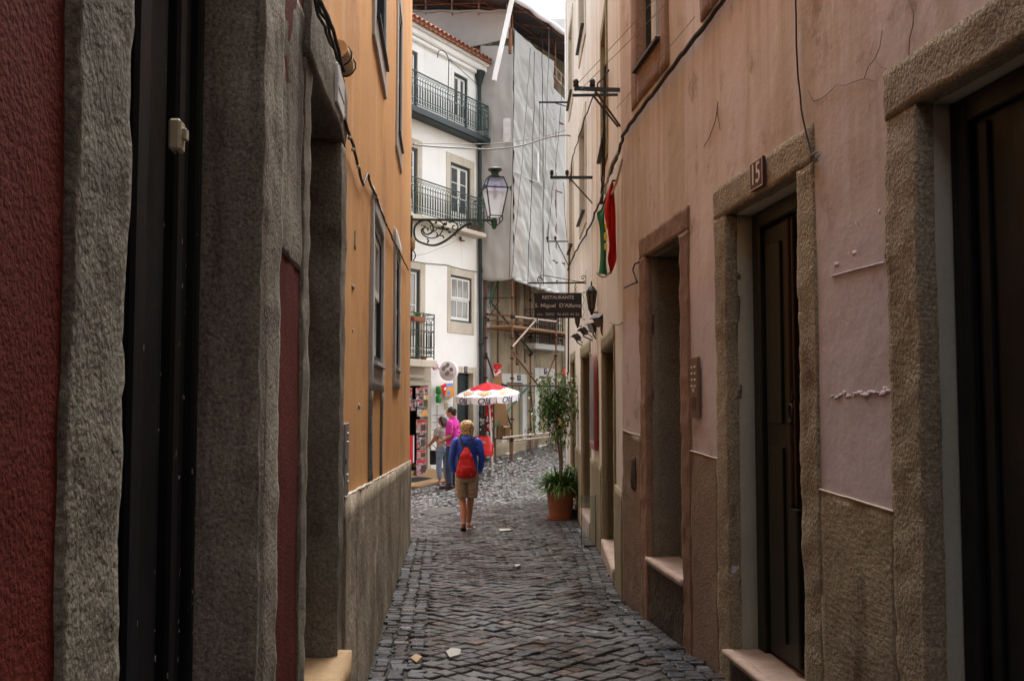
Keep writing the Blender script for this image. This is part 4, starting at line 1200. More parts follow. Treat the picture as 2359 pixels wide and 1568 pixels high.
# cornice, tiles
mb = MB(); WF.box(mb, yl, 26.0, ZW - .10, ZW + .0, -.1, .10, bevel=.02); WF.box(mb, yl, 26.0, ZW + .0, ZW + .16, -.1, .17, bevel=.03); WF.box(mb, yl, 26.02, ZW + .16, ZW + .24, -.1, .24, bevel=.02)
part(mb, 'cornice', 'white_plaster', wht)
mb = MB()
def roofp(Y, o, h=0): return WF.p(Y, ZW + .27 + (.36 - o) * .42 + h, o)
cols = int((26.05 - yl) / .165)
mb.add([roofp(yl, .30, -.03), roofp(26.05, .30, -.03), roofp(26.05, -3, -.03), roofp(yl, -3, -.03), roofp(yl, .30, -.08), roofp(26.05, .30, -.08), roofp(26.05, -3, -.08), roofp(yl, -3, -.08)], [(0, 1, 2, 3), (4, 7, 6, 5), (0, 4, 5, 1), (1, 5, 6, 2), (2, 6, 7, 3), (3, 7, 4, 0)])
for i in range(cols):
    Yc = yl + .165 * (i + .5)
    for j in range(5):
        o0 = .36 - j * .34; o1 = o0 - .38
        for inv in (0, 1):
            Yq = Yc + (.0825 if inv else 0)
            vs = []
            for (oo, lift) in ((o0, .012 if not inv else -.02), (o1, .0 if not inv else -.03)):
                for a in range(7):
                    th = math.pi * a / 6
                    rr = .072
                    yy = Yq + rr * math.cos(th) * .87; hh = (rr * math.sin(th) * (1 if not inv else -.8)) + lift
                    vs.append(roofp(yy, oo, hh))
            mb.add(vs, [(a, a + 1, a + 8, a + 7) for a in range(6)], 0, True)
            if not inv:
                mb.add([v + Vector((0, 0, -.014)) for v in vs[:7]] + vs[:7], [(a, a + 7, a + 8, a + 1) for a in range(6)])
part(mb, 'roof_tiles', 'tile', wht)
# surrounds and windows
def wring(q, ws, wt, wb, m='lime_stone'): return ring(WF, wht, q[0], q[1], q[2], q[3], ws, wt, wb, m, o0=-.12, o1=.018)
wring(lw, .11, .19, .29); wring(lb, .18, .19, 0); wring(md, .16, .22, 0); wring(ml, .16, .22, 0)
for q in far: wring(q, .13, .2, .2)
for q in (ud, ul): wring(q, .10, .12, 0, 'white_plaster')
window(WF, wht, lw[0] + .004, lw[1] - .004, lw[2] + .004, lw[3] - .004, o=-.05, trim=.04, cols=3, gm='curtain_glass')
window(WF, wht, far[0][0] + .004, far[0][1] - .004, far[0][2] + .004, far[0][3] - .004, o=-.05, trim=.04, cols=3, gm='curtain_glass')
for q, rw in ((lb, 2), (md, 3), (ml, 3), (ud, 3), (ul, 3), (far[1], 3)):
    window(WF, wht, q[0] + .004, q[1] - .004, q[2] + .004, q[3] - .004, o=-.05, trim=.055, rows=rw, door=True, gm='glass_dark' if q is not lb else 'curtain_glass', name='balcony_door')
# number 13 doorway
ring(WF, wht, D13[0], D13[1], gz(0, 25) - .1, D13[3], .13, .16, 0, 'lime_stone', o0=-.20, o1=.02, name='door_frame')
door_leaf(WF, wht, D13[0], D13[1], -1.42, D13[3], -.15, 'green_trim', panels=((.05, .28), (.33, .92)))
Yk, zk = W(1068, 996, -.2)
mb = MB(); c = WF.p(Yk, zk, -.11); mb.tube([c + WF.d * .045 * math.sin(q) + Vector((0, 0, .05 * math.cos(q))) for q in [2 * math.pi * i / 12 for i in range(13)]], .008, 5); part(mb, 'knocker', 'letter', wht)
mb = MB(); WF.rough(mb, D13[0], D13[1], -2, -1.42, -.4, .1, res=.1, amp=.004); part(mb, 'doorstep', 'lime_stone', wht)
def plate(fr, x, y, s, label, w=.13, h=.16, o=.022):
    Y, z = fr.hit(x, y, o)
    mb = MB(); fr.box(mb, Y - w / 2, Y + w / 2, z - h / 2, z + h / 2, o - .002, o + .012, bevel=.003)
    p = mb.build('number_plate', M['navy']); tag(p, label, 'number plate')
    text(s, h * .95, fr.p(Y, z, o + .015), fr.d if fr.n.x > 0 else -fr.d, (0, 0, 1), M['enamel_white'], p, sx=.75)
plate(WF, 1073, 851, '13', 'dark enamel number plate above the dark green door of the white house')
# drainpipe
mb = MB()
Yd, zd = W(1105, 170, .1)
top = WF.p(Yd, zd, .10)
mb.lathe(top, [(.05, -.34), (.055, -.30), (.13, -.05), (.15, 0), (.15, .05), (.12, .05)], 14)
Yg = W(1109, 700, .1)[0]
mb.tube([WF.p(Yd, zd - .3, .09), WF.p((Yd + Yg) / 2, 4, .09), WF.p(Yg, 1.0, .09), WF.p(Yg, gz(0, Yg) + .02, .09)], .052, 12)
for z in (7.4, 5.4, 3.4, 1.5, -.3): mb.lathe(WF.p(Yg + (Yd - Yg) * max(0, (z - 1)) / 8, z, .09), [(.052, -.05), (.060, -.05), (.060, .05), (.052, .05)], 12)
part(mb, 'drainpipe', 'green_trim', wht)
# balconies
def balcony(Y0, Y1, fl, proj, m, th, railz, slabm, name='balcony'):
    mb = MB(); WF.box(mb, Y0, Y1, fl - th, fl, .02, proj + .05, bevel=.012)
    if slabm == 'green_trim':
        n = 9
        for i in range(n): WF.box(mb, Y0 + .03, Y1 - .03, fl - th - .012, fl - th + .002, .04 + (proj - .02) * i / n, .04 + (proj - .02) * (i + .8) / n)
    b = part(mb, name, slabm, wht)
    railing(WF, b, Y0 + .03, Y1 - .05, fl + .015, railz, proj, m)
    return b
R3 = W(1128, 248, .34)[1]
Yu = WF.hit(1127, 290, .34)[0]
balcony(19.2, Yu, FL3 - .02, .34, 'green_iron', .16, R3, 'green_trim')
R2 = W(1116, 463, .3)[1]; Ym = WF.hit(1116, 500, .3)[0]
balcony(18.8, Ym, FL2 - .02, .32, 'green_iron', .11, R2, 'lime_stone')
Y1b = WF.hit(1003, 780, .3)[0]; R1 = W(1003, 726, .3)[1]
balcony(Y1b - 1.35, Y1b, FL1 - .02, .30, 'green_iron', .17, R1, 'lime_stone')
# cable across the facade
cable(dense([WF.p(W(944, 601, .02)[0], W(944, 601, .02)[1], .02), WF.p(W(1025, 610, .02)[0], W(1025, 610)[1], .02), WF.p(W(1100, 627, .02)[0], W(1100, 627)[1], .02)], 8, sag=.015, jit=.01), .009, 'cable', 'facade_cable', label='thin dark cable strung across the white wall above the sash window', cat='cable')
cable(dense(onwall(WF, [(950, 78), (1000, 112), (1050, 150), (1100, 196)], .03), 8, jit=.02), .008, 'grey_cable', 'facade_cable', label='thin grey cable looping under the white cornice', cat='cable')
# bird ornament under the middle balcony
Y, z = W(1060, 552, .05)
mb = MB(); c = WF.p(Y, z, .06)
mb.ball(c + Vector((0, 0, .03)), (.035, .035, .05)); 
hb = mb.build('hanging_bird_ornament', M['black_iron']); tag(hb, 'small dark and terracotta ornament under the middle balcony', 'ornament')
mb = MB(); mb.ball(c + Vector((.05, 0, -.03)), (.075, .03, .022)); part(mb, 'wing', 'terracotta', hb)
# curved iron lamp bracket on the top balcony
A_ = WF.p(W(1031, 270, .34)[0], R3 - .9, .34); B_ = WF.p(W(1034, 140, .34)[0], W(1034, 140, .34)[1], .34)
mb = MB()
u = -WF.d
pts = [A_, A_.lerp(B_, .6), B_] + [B_ + u * (.02 + .23 * (1 - math.cos(q))) * 1.0 + Vector((0, 0, .17 * math.sin(q))) for q in [math.pi * i / 10 * 1.0 for i in range(1, 11)]]
pts += [pts[-1] + Vector((0, 0, -.07))]
mb.tube(pts, .011, 6)
mb.tube([B_ + Vector((0, 0, -.02)), B_ - u * .05 + Vector((0, 0, .05)), B_ - u * .12 + Vector((0, 0, .0))], .012, 6)
lb_ = mb.build('curved_iron_hook', M['green_trim']); tag(lb_, 'tall curved iron hook rising from the top balcony railing', 'hook')
# flower pots
def small_pot(c, r, h, label, m='terracotta', leaves=20, group=None, box=None, seed=0, lh=.14):
    q = random.Random(seed); mb = MB(); c = Vector(c)
    if box: WF.box(mb, box[0], box[1], c.z, c.z + h, box[2], box[3], bevel=.01)
    else: mb.lathe(c, [(.0, 0), (r * .7, 0), (r * .95, h * .8), (r * 1.08, h * .8), (r * 1.08, h), (r * .9, h), (r * .9, h * .9), (0, h * .9)], 14)
    o = mb.build('flower_pot', M[m]); tag(o, label, 'flower pot', group)
    if leaves:
        mb = MB()
        for i in range(leaves):
            if box: b = WF.p(q.uniform(box[0], box[1]), c.z + h, (box[2] + box[3]) / 2)
            else: b = c + Vector((q.uniform(-r, r) * .5, q.uniform(-r, r) * .5, h))
            d = Vector((q.gauss(0, .5), q.gauss(0, .5), 1)).normalized() * lh * q.uniform(.5, 1.2)
            s_ = d.cross(Vector((q.random(), q.random(), .1))).normalized() * .02
            mb.add([b, b + d * .5 + s_, b + d + Vector((0, 0, -.02)), b + d * .5 - s_], [(0, 1, 2, 3)])
        part(mb, 'plant', 'leaf_light', o)
    return o
Yc, zc = WF.hit(1000, 752, .36)
q0, q1 = WF.hit(948, 735, .37)[0], WF.hit(974, 735, .37)[0]
small_pot((0, 0, WF.hit(960, 741, .36)[1]), 0, .11, 'brown flower box with a green plant hung on the small lower balcony rail', 'terracotta', 24, box=(q0, q1, .34, .45), seed=2, lh=.16)
small_pot(WF.p(WF.hit(976, 815, .2)[0], FL1 - .01, .2), .09, .07, 'low terracotta pot on the floor of the small lower balcony', leaves=0)
for i, (x, lab) in enumerate(((1092, 'tall terracotta pot with a green plant at the end of the middle balcony'), (1104, 'smaller terracotta pot at the corner of the middle balcony'))):
    small_pot(WF.p(WF.hit(x, 530, .2)[0], FL2 - .02, .2), .11 - .03 * i, .20 - .06 * i, lab, seed=i + 5, leaves=26, lh=.2)
small_pot(WF.p(WF.hit(1106, 320, .2)[0], FL3 - .02, .2), .10, .13, 'white pot near the corner of the top balcony', m='white_paint', leaves=10, seed=9, lh=.1)

# shop opening contents
ring(WF, wht, SH[0], SH[1], gz(0, 23.5) - .2, SH[3], .13, .10, 0, 'lime_stone', o0=-.10, o1=.02, name='door_frame')
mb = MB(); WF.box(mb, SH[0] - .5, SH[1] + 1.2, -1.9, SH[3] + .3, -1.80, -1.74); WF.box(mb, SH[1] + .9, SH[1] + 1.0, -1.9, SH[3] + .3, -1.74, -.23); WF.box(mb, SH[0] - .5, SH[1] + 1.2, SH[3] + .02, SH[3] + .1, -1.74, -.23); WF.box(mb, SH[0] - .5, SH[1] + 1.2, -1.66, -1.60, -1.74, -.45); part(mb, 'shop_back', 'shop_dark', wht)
mb = MB(); WF.rough(mb, SH[0], SH[1] + .12, -2.0, -1.60, -.44, .10, res=.08, amp=.006, seed=3); part(mb, 'doorstep', 'tan_stone', wht)
Yp0, Yp1 = W(942, 863)[0], W(986, 863)[0]
mb = MB(); mb.tube([WF.p(SH[0], W(965, 868)[1], .06), WF.p(Yp1 - .25, W(965, 868)[1], .06)], .06, 12); part(mb, 'shutter_box', 'lime_stone', wht)
mb = MB(); WF.box(mb, SH[0], W(991, 850)[0], SH[3] + .11, W(965, 838)[1], .0, .03, bevel=.01); part(mb, 'fascia', 'lime_stone', wht)

# ------------------------------------------------------------------ beige house under repair behind the scaffold
bg_ = thing('beige_house', WF.p(28, -1.4), 'stained beige house under repair behind the scaffold, two doorways', 'house')
db1 = (W(1166, 960)[0], W(1203, 960)[0], -1.38, W(1185, 881)[1])
db2 = (W(1241, 940)[0], W(1268, 940)[0], -1.25, W(1255, 867)[1])
bw = (W(1240, 760)[0], W(1285, 760)[0], W(1260, 800)[1], W(1260, 690)[1])
ZB = 10.4
up = [(27.0, 27.9, 4.0, 5.6), (29.0, 29.9, 4.0, 5.6), (27.0, 27.9, 6.9, 8.4), (29.0, 29.9, 6.9, 8.4)]
bs = (26.55, 27.1, 1.9, 3.2)
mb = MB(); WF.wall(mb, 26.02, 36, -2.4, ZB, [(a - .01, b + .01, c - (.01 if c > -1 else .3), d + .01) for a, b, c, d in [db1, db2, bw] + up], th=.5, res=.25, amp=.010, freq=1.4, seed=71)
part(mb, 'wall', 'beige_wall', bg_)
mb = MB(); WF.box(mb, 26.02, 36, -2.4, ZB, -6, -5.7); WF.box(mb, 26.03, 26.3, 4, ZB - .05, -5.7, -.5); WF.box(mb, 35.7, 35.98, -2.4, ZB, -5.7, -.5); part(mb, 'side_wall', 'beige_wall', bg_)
for k, q in enumerate((db1, db2)):
    ring(WF, bg_, q[0], q[1], gz(1, q[0]) - .1, q[3], .22, .24, 0, 'pale_stone', o0=-.1, o1=.02, name='door_frame')
    door_leaf(WF, bg_, q[0], q[1], q[2], q[3], -.08, 'olive_stone', panels=((.04, .96),), st=.03)
    mb = MB(); WF.rough(mb, q[0] - .1, q[1] + .1, -2, q[2], -.4, .06, res=.1, amp=.004); part(mb, 'doorstep', 'pale_stone', bg_)
for q in [bw] + up:
    ring(WF, bg_, q[0], q[1], q[2], q[3], .14, .14, 0, 'pale_stone', o0=-.1, o1=.02)
    window(WF, bg_, q[0] + .004, q[1] - .004, q[2] + .004, q[3] - .004, o=-.06, door=True, rows=3, gm='glass_dark', tm='rust_dark', fm='brown_door')
yb0, yb1 = WF.hit(1231, 760, .35)[0], WF.hit(1297, 760, .35)[0]
zf_ = WF.hit(1262, 793, .35)[1]
mb = MB(); WF.box(mb, yb0, yb1, zf_ - .16, zf_, .02, .40, bevel=.02); bb = part(mb, 'balcony', 'pale_stone', bg_)
railing(WF, bb, yb0 + .04, yb1 - .04, zf_ + .02, zf_ + .95, .36, 'black_iron', gap=.13)
mb = MB()
for (a, b, w_) in ((26.62, 26.66, 0), (27.5, 27.62, 0), (27.9, 27.95, 0)):
    o = MB(); WF.rough(o, a, b, .9 + .2 * (a % 1), 3.4, 0, .035, res=.1, amp=.006, seed=int(a * 10)); part(o, 'timber_batten', 'brown_door', bg_)
mb = MB(); WF.box(mb, 26.03, 26.22, -2, 3.4, 0, .06, bevel=.01); part(mb, 'corner_pilaster', 'grey_metal', bg_)
mb = MB(); WF.rough(mb, 26.22, 36, -2.2, -1.0, 0, .03, res=.15, amp=.01, freq=3, zf=lambda Y: (-2.2, gz(0, Y) + .32)); 
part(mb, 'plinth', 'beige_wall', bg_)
plate(WF, 1195.5, 922 / 1.0598 + 0, '11', 'dark enamel number plate over the nearer doorway behind the scaffold pole', w=.17)
plate(WF, 1256, 855, '9', 'dark enamel number plate over the farther doorway behind the potted tree')

# far house closing the view: pale block with a railed terrace
far_h = thing('terrace_house', (4.5, 40, -.5), 'pale house far up the street with an iron railed roof terrace', 'house')
FF = Frame(2.2, 40, 2.6, -1)
a = at(1269, 45, 39); b = at(1306, 100, 39)
mb = MB(); mb.box(a.x, a.x + 5, 39, 45, -1, b.z - .3); part(mb, 'wall', 'cream_pale', far_h)
mb = MB(); mb.box(a.x - .25, a.x + 5, 38.6, 39.3, b.z - .3, at(1280, 52, 39).z); part(mb, 'parapet', 'white_plaster', far_h)
zt = at(1280, 52, 39).z
mb = MB()
for i in range(16):
    x = a.x - .2 + i * .16; mb.bar((x, 38.7, zt), (x, 38.7, zt + 1.4), .025, .025, up=(1, 0, 0))
    if i < 15: mb.tube([Vector((x + .08 + .06 * math.cos(q), 38.7, zt + .9 + .06 * math.sin(q))) for q in [i_ * .8 for i_ in range(9)]], .010, 4)
mb.bar((a.x - .2, 38.7, zt + 1.4), (a.x + 2.4, 38.7, zt + 1.4), .05, .04); mb.bar((a.x - .2, 38.7, zt + .1), (a.x + 2.4, 38.7, zt + .1), .03, .03)
part(mb, 'railing', 'green_trim', far_h)
# house closing the street on the right beyond the cream house
end_h = thing('brown_house', (3.0, 33, -.9), 'brown plastered house closing the street beyond the scaffold', 'house')
EF = Frame(1.2, 31.0, -3.0, -1)
mb = MB(); mb.box(1.9, 7, 31.5, 36, -1.5, 5.5); part(mb, 'wall', 'brown_stone', end_h)

# ------------------------------------------------------------------ scaffold with debris nets and temporary roof
C0 = WF.p(26, 0)
dT = WF.d; nN = WF.n
def SP(t, p, z): 
    q = C0 + dT * t + nN * p; return Vector((q.x, q.y, z))
def shit(x, y, p):
    """photo point on the vertical plane p metres in front of the facade: (t, z)"""
    Y, z = WF.hit(x, y, p)
    q = WF.p(Y, z, p); return (q - C0 - nN * p).dot(dT), z
scf = thing('scaffold', SP(0, .8, -1.5), 'rusty tube scaffold wrapped in grey debris net under a sheet metal roof', 'scaffold')
P_IN, P_OUT = .10, .88
t_out0 = shit(1180, 900, P_OUT)[0]; t_in0 = shit(1119, 800, P_IN)[0]
t_in1 = shit(1222, 900, P_IN)[0]; t_out1 = shit(1281, 850, P_OUT)[0]
def pole(t, p, z0, z1, m='rust'):
    mb = MB(); mb.tube([SP(t, p, z0), SP(t + .006, p, (z0 + z1) / 2), SP(t, p, z1)], .026, 8)
    o = part(mb, 'pole', m, scf)
    mb = MB()
    z = z0 + .55
    while z < min(z1, 4.2):
        mb.lathe(SP(t, p, z), [(.026, -.03), (.062, 0), (.062, .012), (.026, .03)], 8); z += .52
    mb.box(*(lambda q: (q.x - .08, q.x + .08, q.y - .08, q.y + .08, z0 - .01, z0 + .012))(SP(t, p, z0)))
    part(mb, 'collar', 'rust_dark', o)
ZT = 9.9
for (t, p) in ((t_in0, P_IN), (t_out0, P_OUT), (t_in1, P_IN), (t_out1, P_OUT)):
    q = SP(t, p, 0); pole(t, p, gz(q.x, q.y) - .0, ZT - (.0 if p > .5 else .2))
for (t, p) in ((t_in1 + 2.4, P_IN), (t_out1 + 2.4, P_OUT)):
    q = SP(t, p, 0); pole(t, p, gz(q.x, q.y), ZT)
def tubeS(a, b, m='rust', r=.024, nm='ledger', clamp=True):
    mb = MB(); mb.tube([a, b], r, 8); o = part(mb, nm, m, scf)
    if clamp:
        for q in (a, b):
            mb = MB(); mb.bbox(q, (.036, 0, 0), (0, .036, 0), (0, 0, .04), b=.015); part(mb, 'coupler', 'rust_dark', o)
    return o
def S2(x, y, p): 
    t, z = shit(x, y, p); return SP(t, p, z)
tubeS(S2(1123, 724, .12), S2(1179, 727, P_OUT + .03)); tubeS(S2(1184, 729, P_OUT + .05), S2(1282, 741, P_OUT + .05), 'pale_pipe')
tubeS(S2(1125, 737, .15), S2(1277, 750, .15))
tubeS(S2(1158, 886, P_OUT + .05), S2(1287, 889, P_OUT + .05), 'rust_dark')
tubeS(S2(1165, 889, P_IN + .05), S2(1290, 882, P_IN + .05), 'pale_pipe')
tubeS(S2(1155, 1008, P_OUT + .06), S2(1300, 993, P_OUT + .06), 'pale_pipe'); tubeS(S2(1180, 1015, P_OUT - .1), S2(1330, 999, P_OUT - .1), 'pale_pipe')
tubeS(S2(1135, 643, P_IN + .08), S2(1128, 700, P_IN + .08), 'green_pipe', .022, 'brace', False); tubeS(S2(1150, 640, P_IN + .08), S2(1130, 706, P_IN + .08), 'green_pipe', .024, 'brace', False)
tubeS(S2(1130, 695, P_IN + .06), S2(1226, 813, P_IN + .06), 'dark_pipe', .026, 'brace')
tubeS(S2(1179, 800, P_OUT + .05), S2(1236, 735, P_OUT + .05), 'pale_pipe', .024, 'brace')
tubeS(S2(1182, 812, P_OUT - .05), S2(1240, 887, P_OUT - .05), 'rust', .027, 'brace')
tubeS(S2(1283, 810, P_OUT - .05), S2(1254, 885, P_OUT - .05), 'rust', .024, 'brace')
tubeS(S2(1221, 885, P_IN + .10), S2(1128, 998, P_IN + .5), 'green_pipe', .026, 'brace')
tubeS(S2(1120, 815, P_IN + .05), S2(1179, 985, P_OUT - .3), 'dark_pipe', .024, 'brace')
tubeS(S2(1222, 892, P_IN + .08), S2(1232, 1000, P_IN + .4), 'dark_pipe', .020, 'brace', False)
tubeS(S2(1120, 686, P_IN + .12), S2(1170, 686, P_IN + .12), 'rust_dark', .016, 'brace', False)
tubeS(S2(1120, 742, P_IN + .12), S2(1150, 692, P_IN + .12), 'rust_dark', .012, 'brace', False)
for z in (1.9, 3.9, 5.9, 7.9):
    for p in (P_IN, P_OUT): tubeS(SP(-.02, p, z), SP(5.0, p, z + .02), clamp=False)
    mb = MB()
    for k in range(4): mb.obox(SP(2.4, .22 + .17 * k, z + .05), dT * 2.3, nN * .075, Vector((0, 0, .02)))
    part(mb, 'plank', 'card', scf)
# nets
def net(A, B, zt, zb, amp, seed, nu=46, nv=90, name='debris_net', hang=.04, diag=1.0, bottom=None, nrm=None):
    """a hanging net between plan points A and B with folds; zt, zb are functions of u"""
    mb = MB(); vs = []
    A, B = Vector(A), Vector(B); d = (B - A); d.z = 0
    n = nrm or Vector((d.y, -d.x, 0)).normalized()
    L = d.length
    for j in range(nv + 1):
        for i in range(nu + 1):
            u = i / nu; v = j / nv
            z = zt(u) + (zb(u) - zt(u)) * v
            s_ = u * L
            f1 = noise.noise(Vector((s_ * 2.2 + z * .55 * diag, z * .35, seed)))
            f2 = noise.noise(Vector((s_ * 3.8 + z * 2.6 * diag, z * 1.5, seed + 9)))
            f3 = noise.noise(Vector((s_ * 9 + z * 6 * diag, z * 4.5, seed + 4)))
            off = min(1, v * 9 + .15) * amp * (f1 * 1.3 + f2 * .8 + f3 * .34)
            if bottom and v > .97: off += .03
            vs.append(Vector((A.x + d.x * u, A.y + d.y * u, z + .02 * f2)) + n * off)
    w = nu + 1
    mb.add(vs, [(j * w + i, j * w + i + 1, (j + 1) * w + i + 1, (j + 1) * w + i) for j in range(nv) for i in range(nu)], 0, True)
    o = part(mb, name, 'net', scf)
    so = o.modifiers.new('t', 'SOLIDIFY'); so.thickness = .006
    return o
S_ = SP(t_out0, P_OUT + .05, 0)
# end face towards the alley
zt0 = S2(1118, 108, P_OUT * .3).z; zt1 = S2(1173, 97, P_OUT).z
eA = SP(t_in0 - .10, -.02, 0); eB = SP(t_out0 - .06, P_OUT + .06, 0)
zb0 = at(1124, 645, eA.y).z; zb1 = at(1176, 641, eB.y).z
net(eA, eB, lambda u: at(1118 + 60 * u, 106, eA.y + (eB.y - eA.y) * u).z, lambda u: zb0 + (zb1 - zb0) * u - .05 * math.sin(3.1 * u), .045, 3, 20, 70, diag=.1)
# long face
lA = eB; lB = SP(shit(1272, 300, P_OUT)[0], P_OUT + .06, 0)
ztA = at(1176, 66, lA.y).z; ztB = at(1270, 142, lB.y).z
zbA = at(1176, 641, lA.y).z; zbB = at(1285, 664, lB.y).z
net(lA, lB, lambda u: ztA + (ztB - ztA) * u - .05 * math.sin(3.1 * u), lambda u: zbA + (zbB - zbA) * u - .10 * math.sin(2.0 * u), .11, 17, 70, 150)
# overlapping second length, lower and beyond
lC = SP(shit(1262, 500, P_OUT)[0], P_OUT + .02, 0); lD = SP(4.6, P_OUT + .02, 0)
z0_ = at(1283, 290, lD.y).z
net(lC, lD, lambda u: z0_ + .6 * (1 - u), lambda u: zbB - .15 + .1 * u, .06, 29, 40, 70)
# rolled lower edge of the net
mb = MB(); mb.tube([SP(t_out0 + (shit(1300, 300, P_OUT)[0] - t_out0) * i / 14, P_OUT + .09 + .02 * math.sin(i * 2), zbA + (zbB - zbA) * i / 14 - .10 * math.sin(2 * i / 14) - .02 + .02 * math.sin(i * 3)) for i in range(15)], [.04 + .015 * math.sin(i * 2.3) for i in range(15)], 8)
part(mb, 'rolled_net', 'net', scf)
# seam across the long face
mb = MB(); q0, q1 = S2(1178, 392, P_OUT + .16), S2(1262, 432, P_OUT + .16)
mb.tube(dense([q0, S2(1215, 412, P_OUT + .17), q1], 6, jit=.03), .020, 6); part(mb, 'net_seam', 'net', scf)
# gable net above the white house
gA = SP(t_out0 - .1, P_OUT, 0); gB = SP(t_out0 - .1, -4.2, 0)
def gz_at(x, y, u): return at(x, y, gA.y + (gB.y - gA.y) * u).z
net(gA, gB, lambda u: gz_at(1176, 27, 0) + (gz_at(955, 27, .8) - gz_at(1176, 27, 0)) * u / .8, lambda u: gz_at(1176, 88, 0) + (gz_at(1085, 118, .33) - gz_at(1176, 88, 0)) * min(u / .33, 2.2), .05, 41, 60, 30, name='gable_net', diag=.6)
mb = MB(); mb.tube([gA.lerp(gB, i / 16) + Vector((0, 0, gz_at(1176, 27, 0) + (gz_at(955, 27, .8) - gz_at(1176, 27, 0)) * (i / 16) / .8 + .015 * math.sin(i * 2.1))) - dT * .03 for i in range(17)], [.035 + .012 * math.sin(i * 2.6) for i in range(17)], 7)
part(mb, 'rolled_net', 'net', scf)
# posts and rails above the gable net
for i in range(6):
    u = .02 + i * .17; b = gA.lerp(gB, u); z = gz_at(1176, 27, 0) + (gz_at(955, 27, .8) - gz_at(1176, 27, 0)) * u / .8
    tubeS(b + Vector((0, 0, z - .1)), b + Vector((0, 0, z + .42)), 'pale_pipe', .02, 'post', False)
z = gz_at(1176, 6, 0); tubeS(gA + Vector((0, 0, z)), gB + Vector((0, 0, gz_at(955, 8, .8) + .1)), 'rust', .026, 'ledger', False)
q = gA.lerp(gB, .66); tubeS(q + Vector((0, 0, 8.4)) - dT * .1, q + Vector((0, 0, 11.2)) - dT * .1, 'white_paint', .03, 'post', False)
# temporary roof: corrugated sheets on tube beams
e0 = 1.32
tE, zE = shit(1188, 0, e0); tF, zF = shit(1302, 103, e0)
def RP(t, p, dz=0): return SP(t, p, zE + (e0 - p) * .30 + dz)
mb = MB(); vs = []; nT, nP = 60, 2
t0r, t1r = -1.6, 9
for k in range(nT * 4 + 1):
    t = t0r + (t1r - t0r) * k / (nT * 4)
    for p in (e0, -5.2): vs.append(RP(t, p, .02 * math.sin(k * math.pi / 2)))
mb.add(vs, [(2 * k, 2 * k + 1, 2 * k + 3, 2 * k + 2) for k in range(nT * 4)], 0)
ro = part(mb, 'roof_sheeting', 'corrugated', scf); so = ro.modifiers.new('t', 'SOLIDIFY'); so.thickness = .012
for p in (e0 - .12, .2, -1.2, -2.8, -4.4): tubeS(RP(t0r, p, -.06), RP(t1r, p, -.06), 'rust', .024, 'roof_beam', False)
for k in range(8): tubeS(RP(-1.2 + 1.25 * k, e0 - .03, -.12), RP(-1.2 + 1.25 * k, -5.0, -.12), 'rust', .026, 'roof_beam', False)
for (t, p) in ((t_out0, P_OUT), (t_out1, P_OUT), (t_out1 + 2.4, P_OUT)): tubeS(SP(t, p, ZT - .3), RP(t, p, -.05), 'rust', .026, 'post', False)
mb = MB(); mb.tube([RP(t0r + (t1r - t0r) * i / 30, e0 + .03, .02 + .02 * math.sin(i * 1.7)) for i in range(31)], [.07 + .015 * math.sin(i * 2.2) for i in range(31)], 8); part(mb, 'roof_edge', 'white_cloth', scf)
# lattice girder past the net
a0, a1 = S2(1272, 148, P_OUT), S2(1302, 181, P_OUT); b0, b1 = S2(1272, 172, P_OUT), S2(1302, 205, P_OUT)
mb = MB(); a1 = a0 + (a1 - a0) * 2; b1 = b0 + (b1 - b0) * 2
mb.tube([a0, a1], .022, 6); mb.tube([b0, b1], .022, 6)
for k in range(7): mb.tube([a0.lerp(a1, k / 6), b0.lerp(b1, k / 6)], .016, 6)
part(mb, 'girder', 'pale_pipe', scf)
# dark inside behind the net: platform sheeting
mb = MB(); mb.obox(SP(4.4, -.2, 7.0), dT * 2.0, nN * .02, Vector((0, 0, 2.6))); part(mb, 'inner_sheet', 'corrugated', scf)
# ropes and wires hanging on the net
ropes = ((1185, 63, 1173, 640), (1223, 110, 1178, 640), (1232, 120, 1216, 655), (1265, 50, 1246, 640), (1248, 75, 1252, 655))
for i, (x0, y0, x1, y1) in enumerate(ropes):
    A_, B_ = S2(x0, y0, P_OUT + .22), S2(x1, y1, P_OUT + .22)
    mb = MB(); mb.tube(dense([A_, A_.lerp(B_, .5) + dT * .05, B_], 8, jit=.03, seed=i), .009, 4); part(mb, 'rope', 'cable' if i % 2 == 0 else 'grey_cable', scf)
for (x, y, w_, h_) in ((1168, 300, .20, .62), (1240, 385, .10, .8)):  # pale panels painting bright reflections onto the net
    p_ = P_OUT + .2
    if x < 1173: 
        c = at(x, y, eA.y + (eB.y - eA.y) * .9 - .12); mb = MB(); mb.obox(c, Vector((1, -.2, 0)).normalized() * w_ / 2, Vector((0, .004, 0)), Vector((0, 0, h_ / 2)))
    else:
        c = S2(x, y, p_); mb = MB(); mb.obox(c, dT * w_ / 2, nN * .004, Vector((0, 0, h_ / 2)))
    part(mb, 'net_reflection', 'reflection_pale', scf)
# white square tube leaning over the scaffold
A_, B_ = at(1185, -25, 24.6), at(1138, 186, 24.6)
mb = MB(); mb.bar(A_, B_, .115, .115, up=(0, 1, 0)); wp = mb.build('white_tube', M['white_paint']); tag(wp, 'long white square tube leaning across the top of the net', 'tube')
A_, B_ = at(1176, 66, 25.0), at(1175, 124, 25.0)
mb = MB(); mb.tube([A_, B_], .045, 8); part(mb, 'short_tube', 'rust', scf)

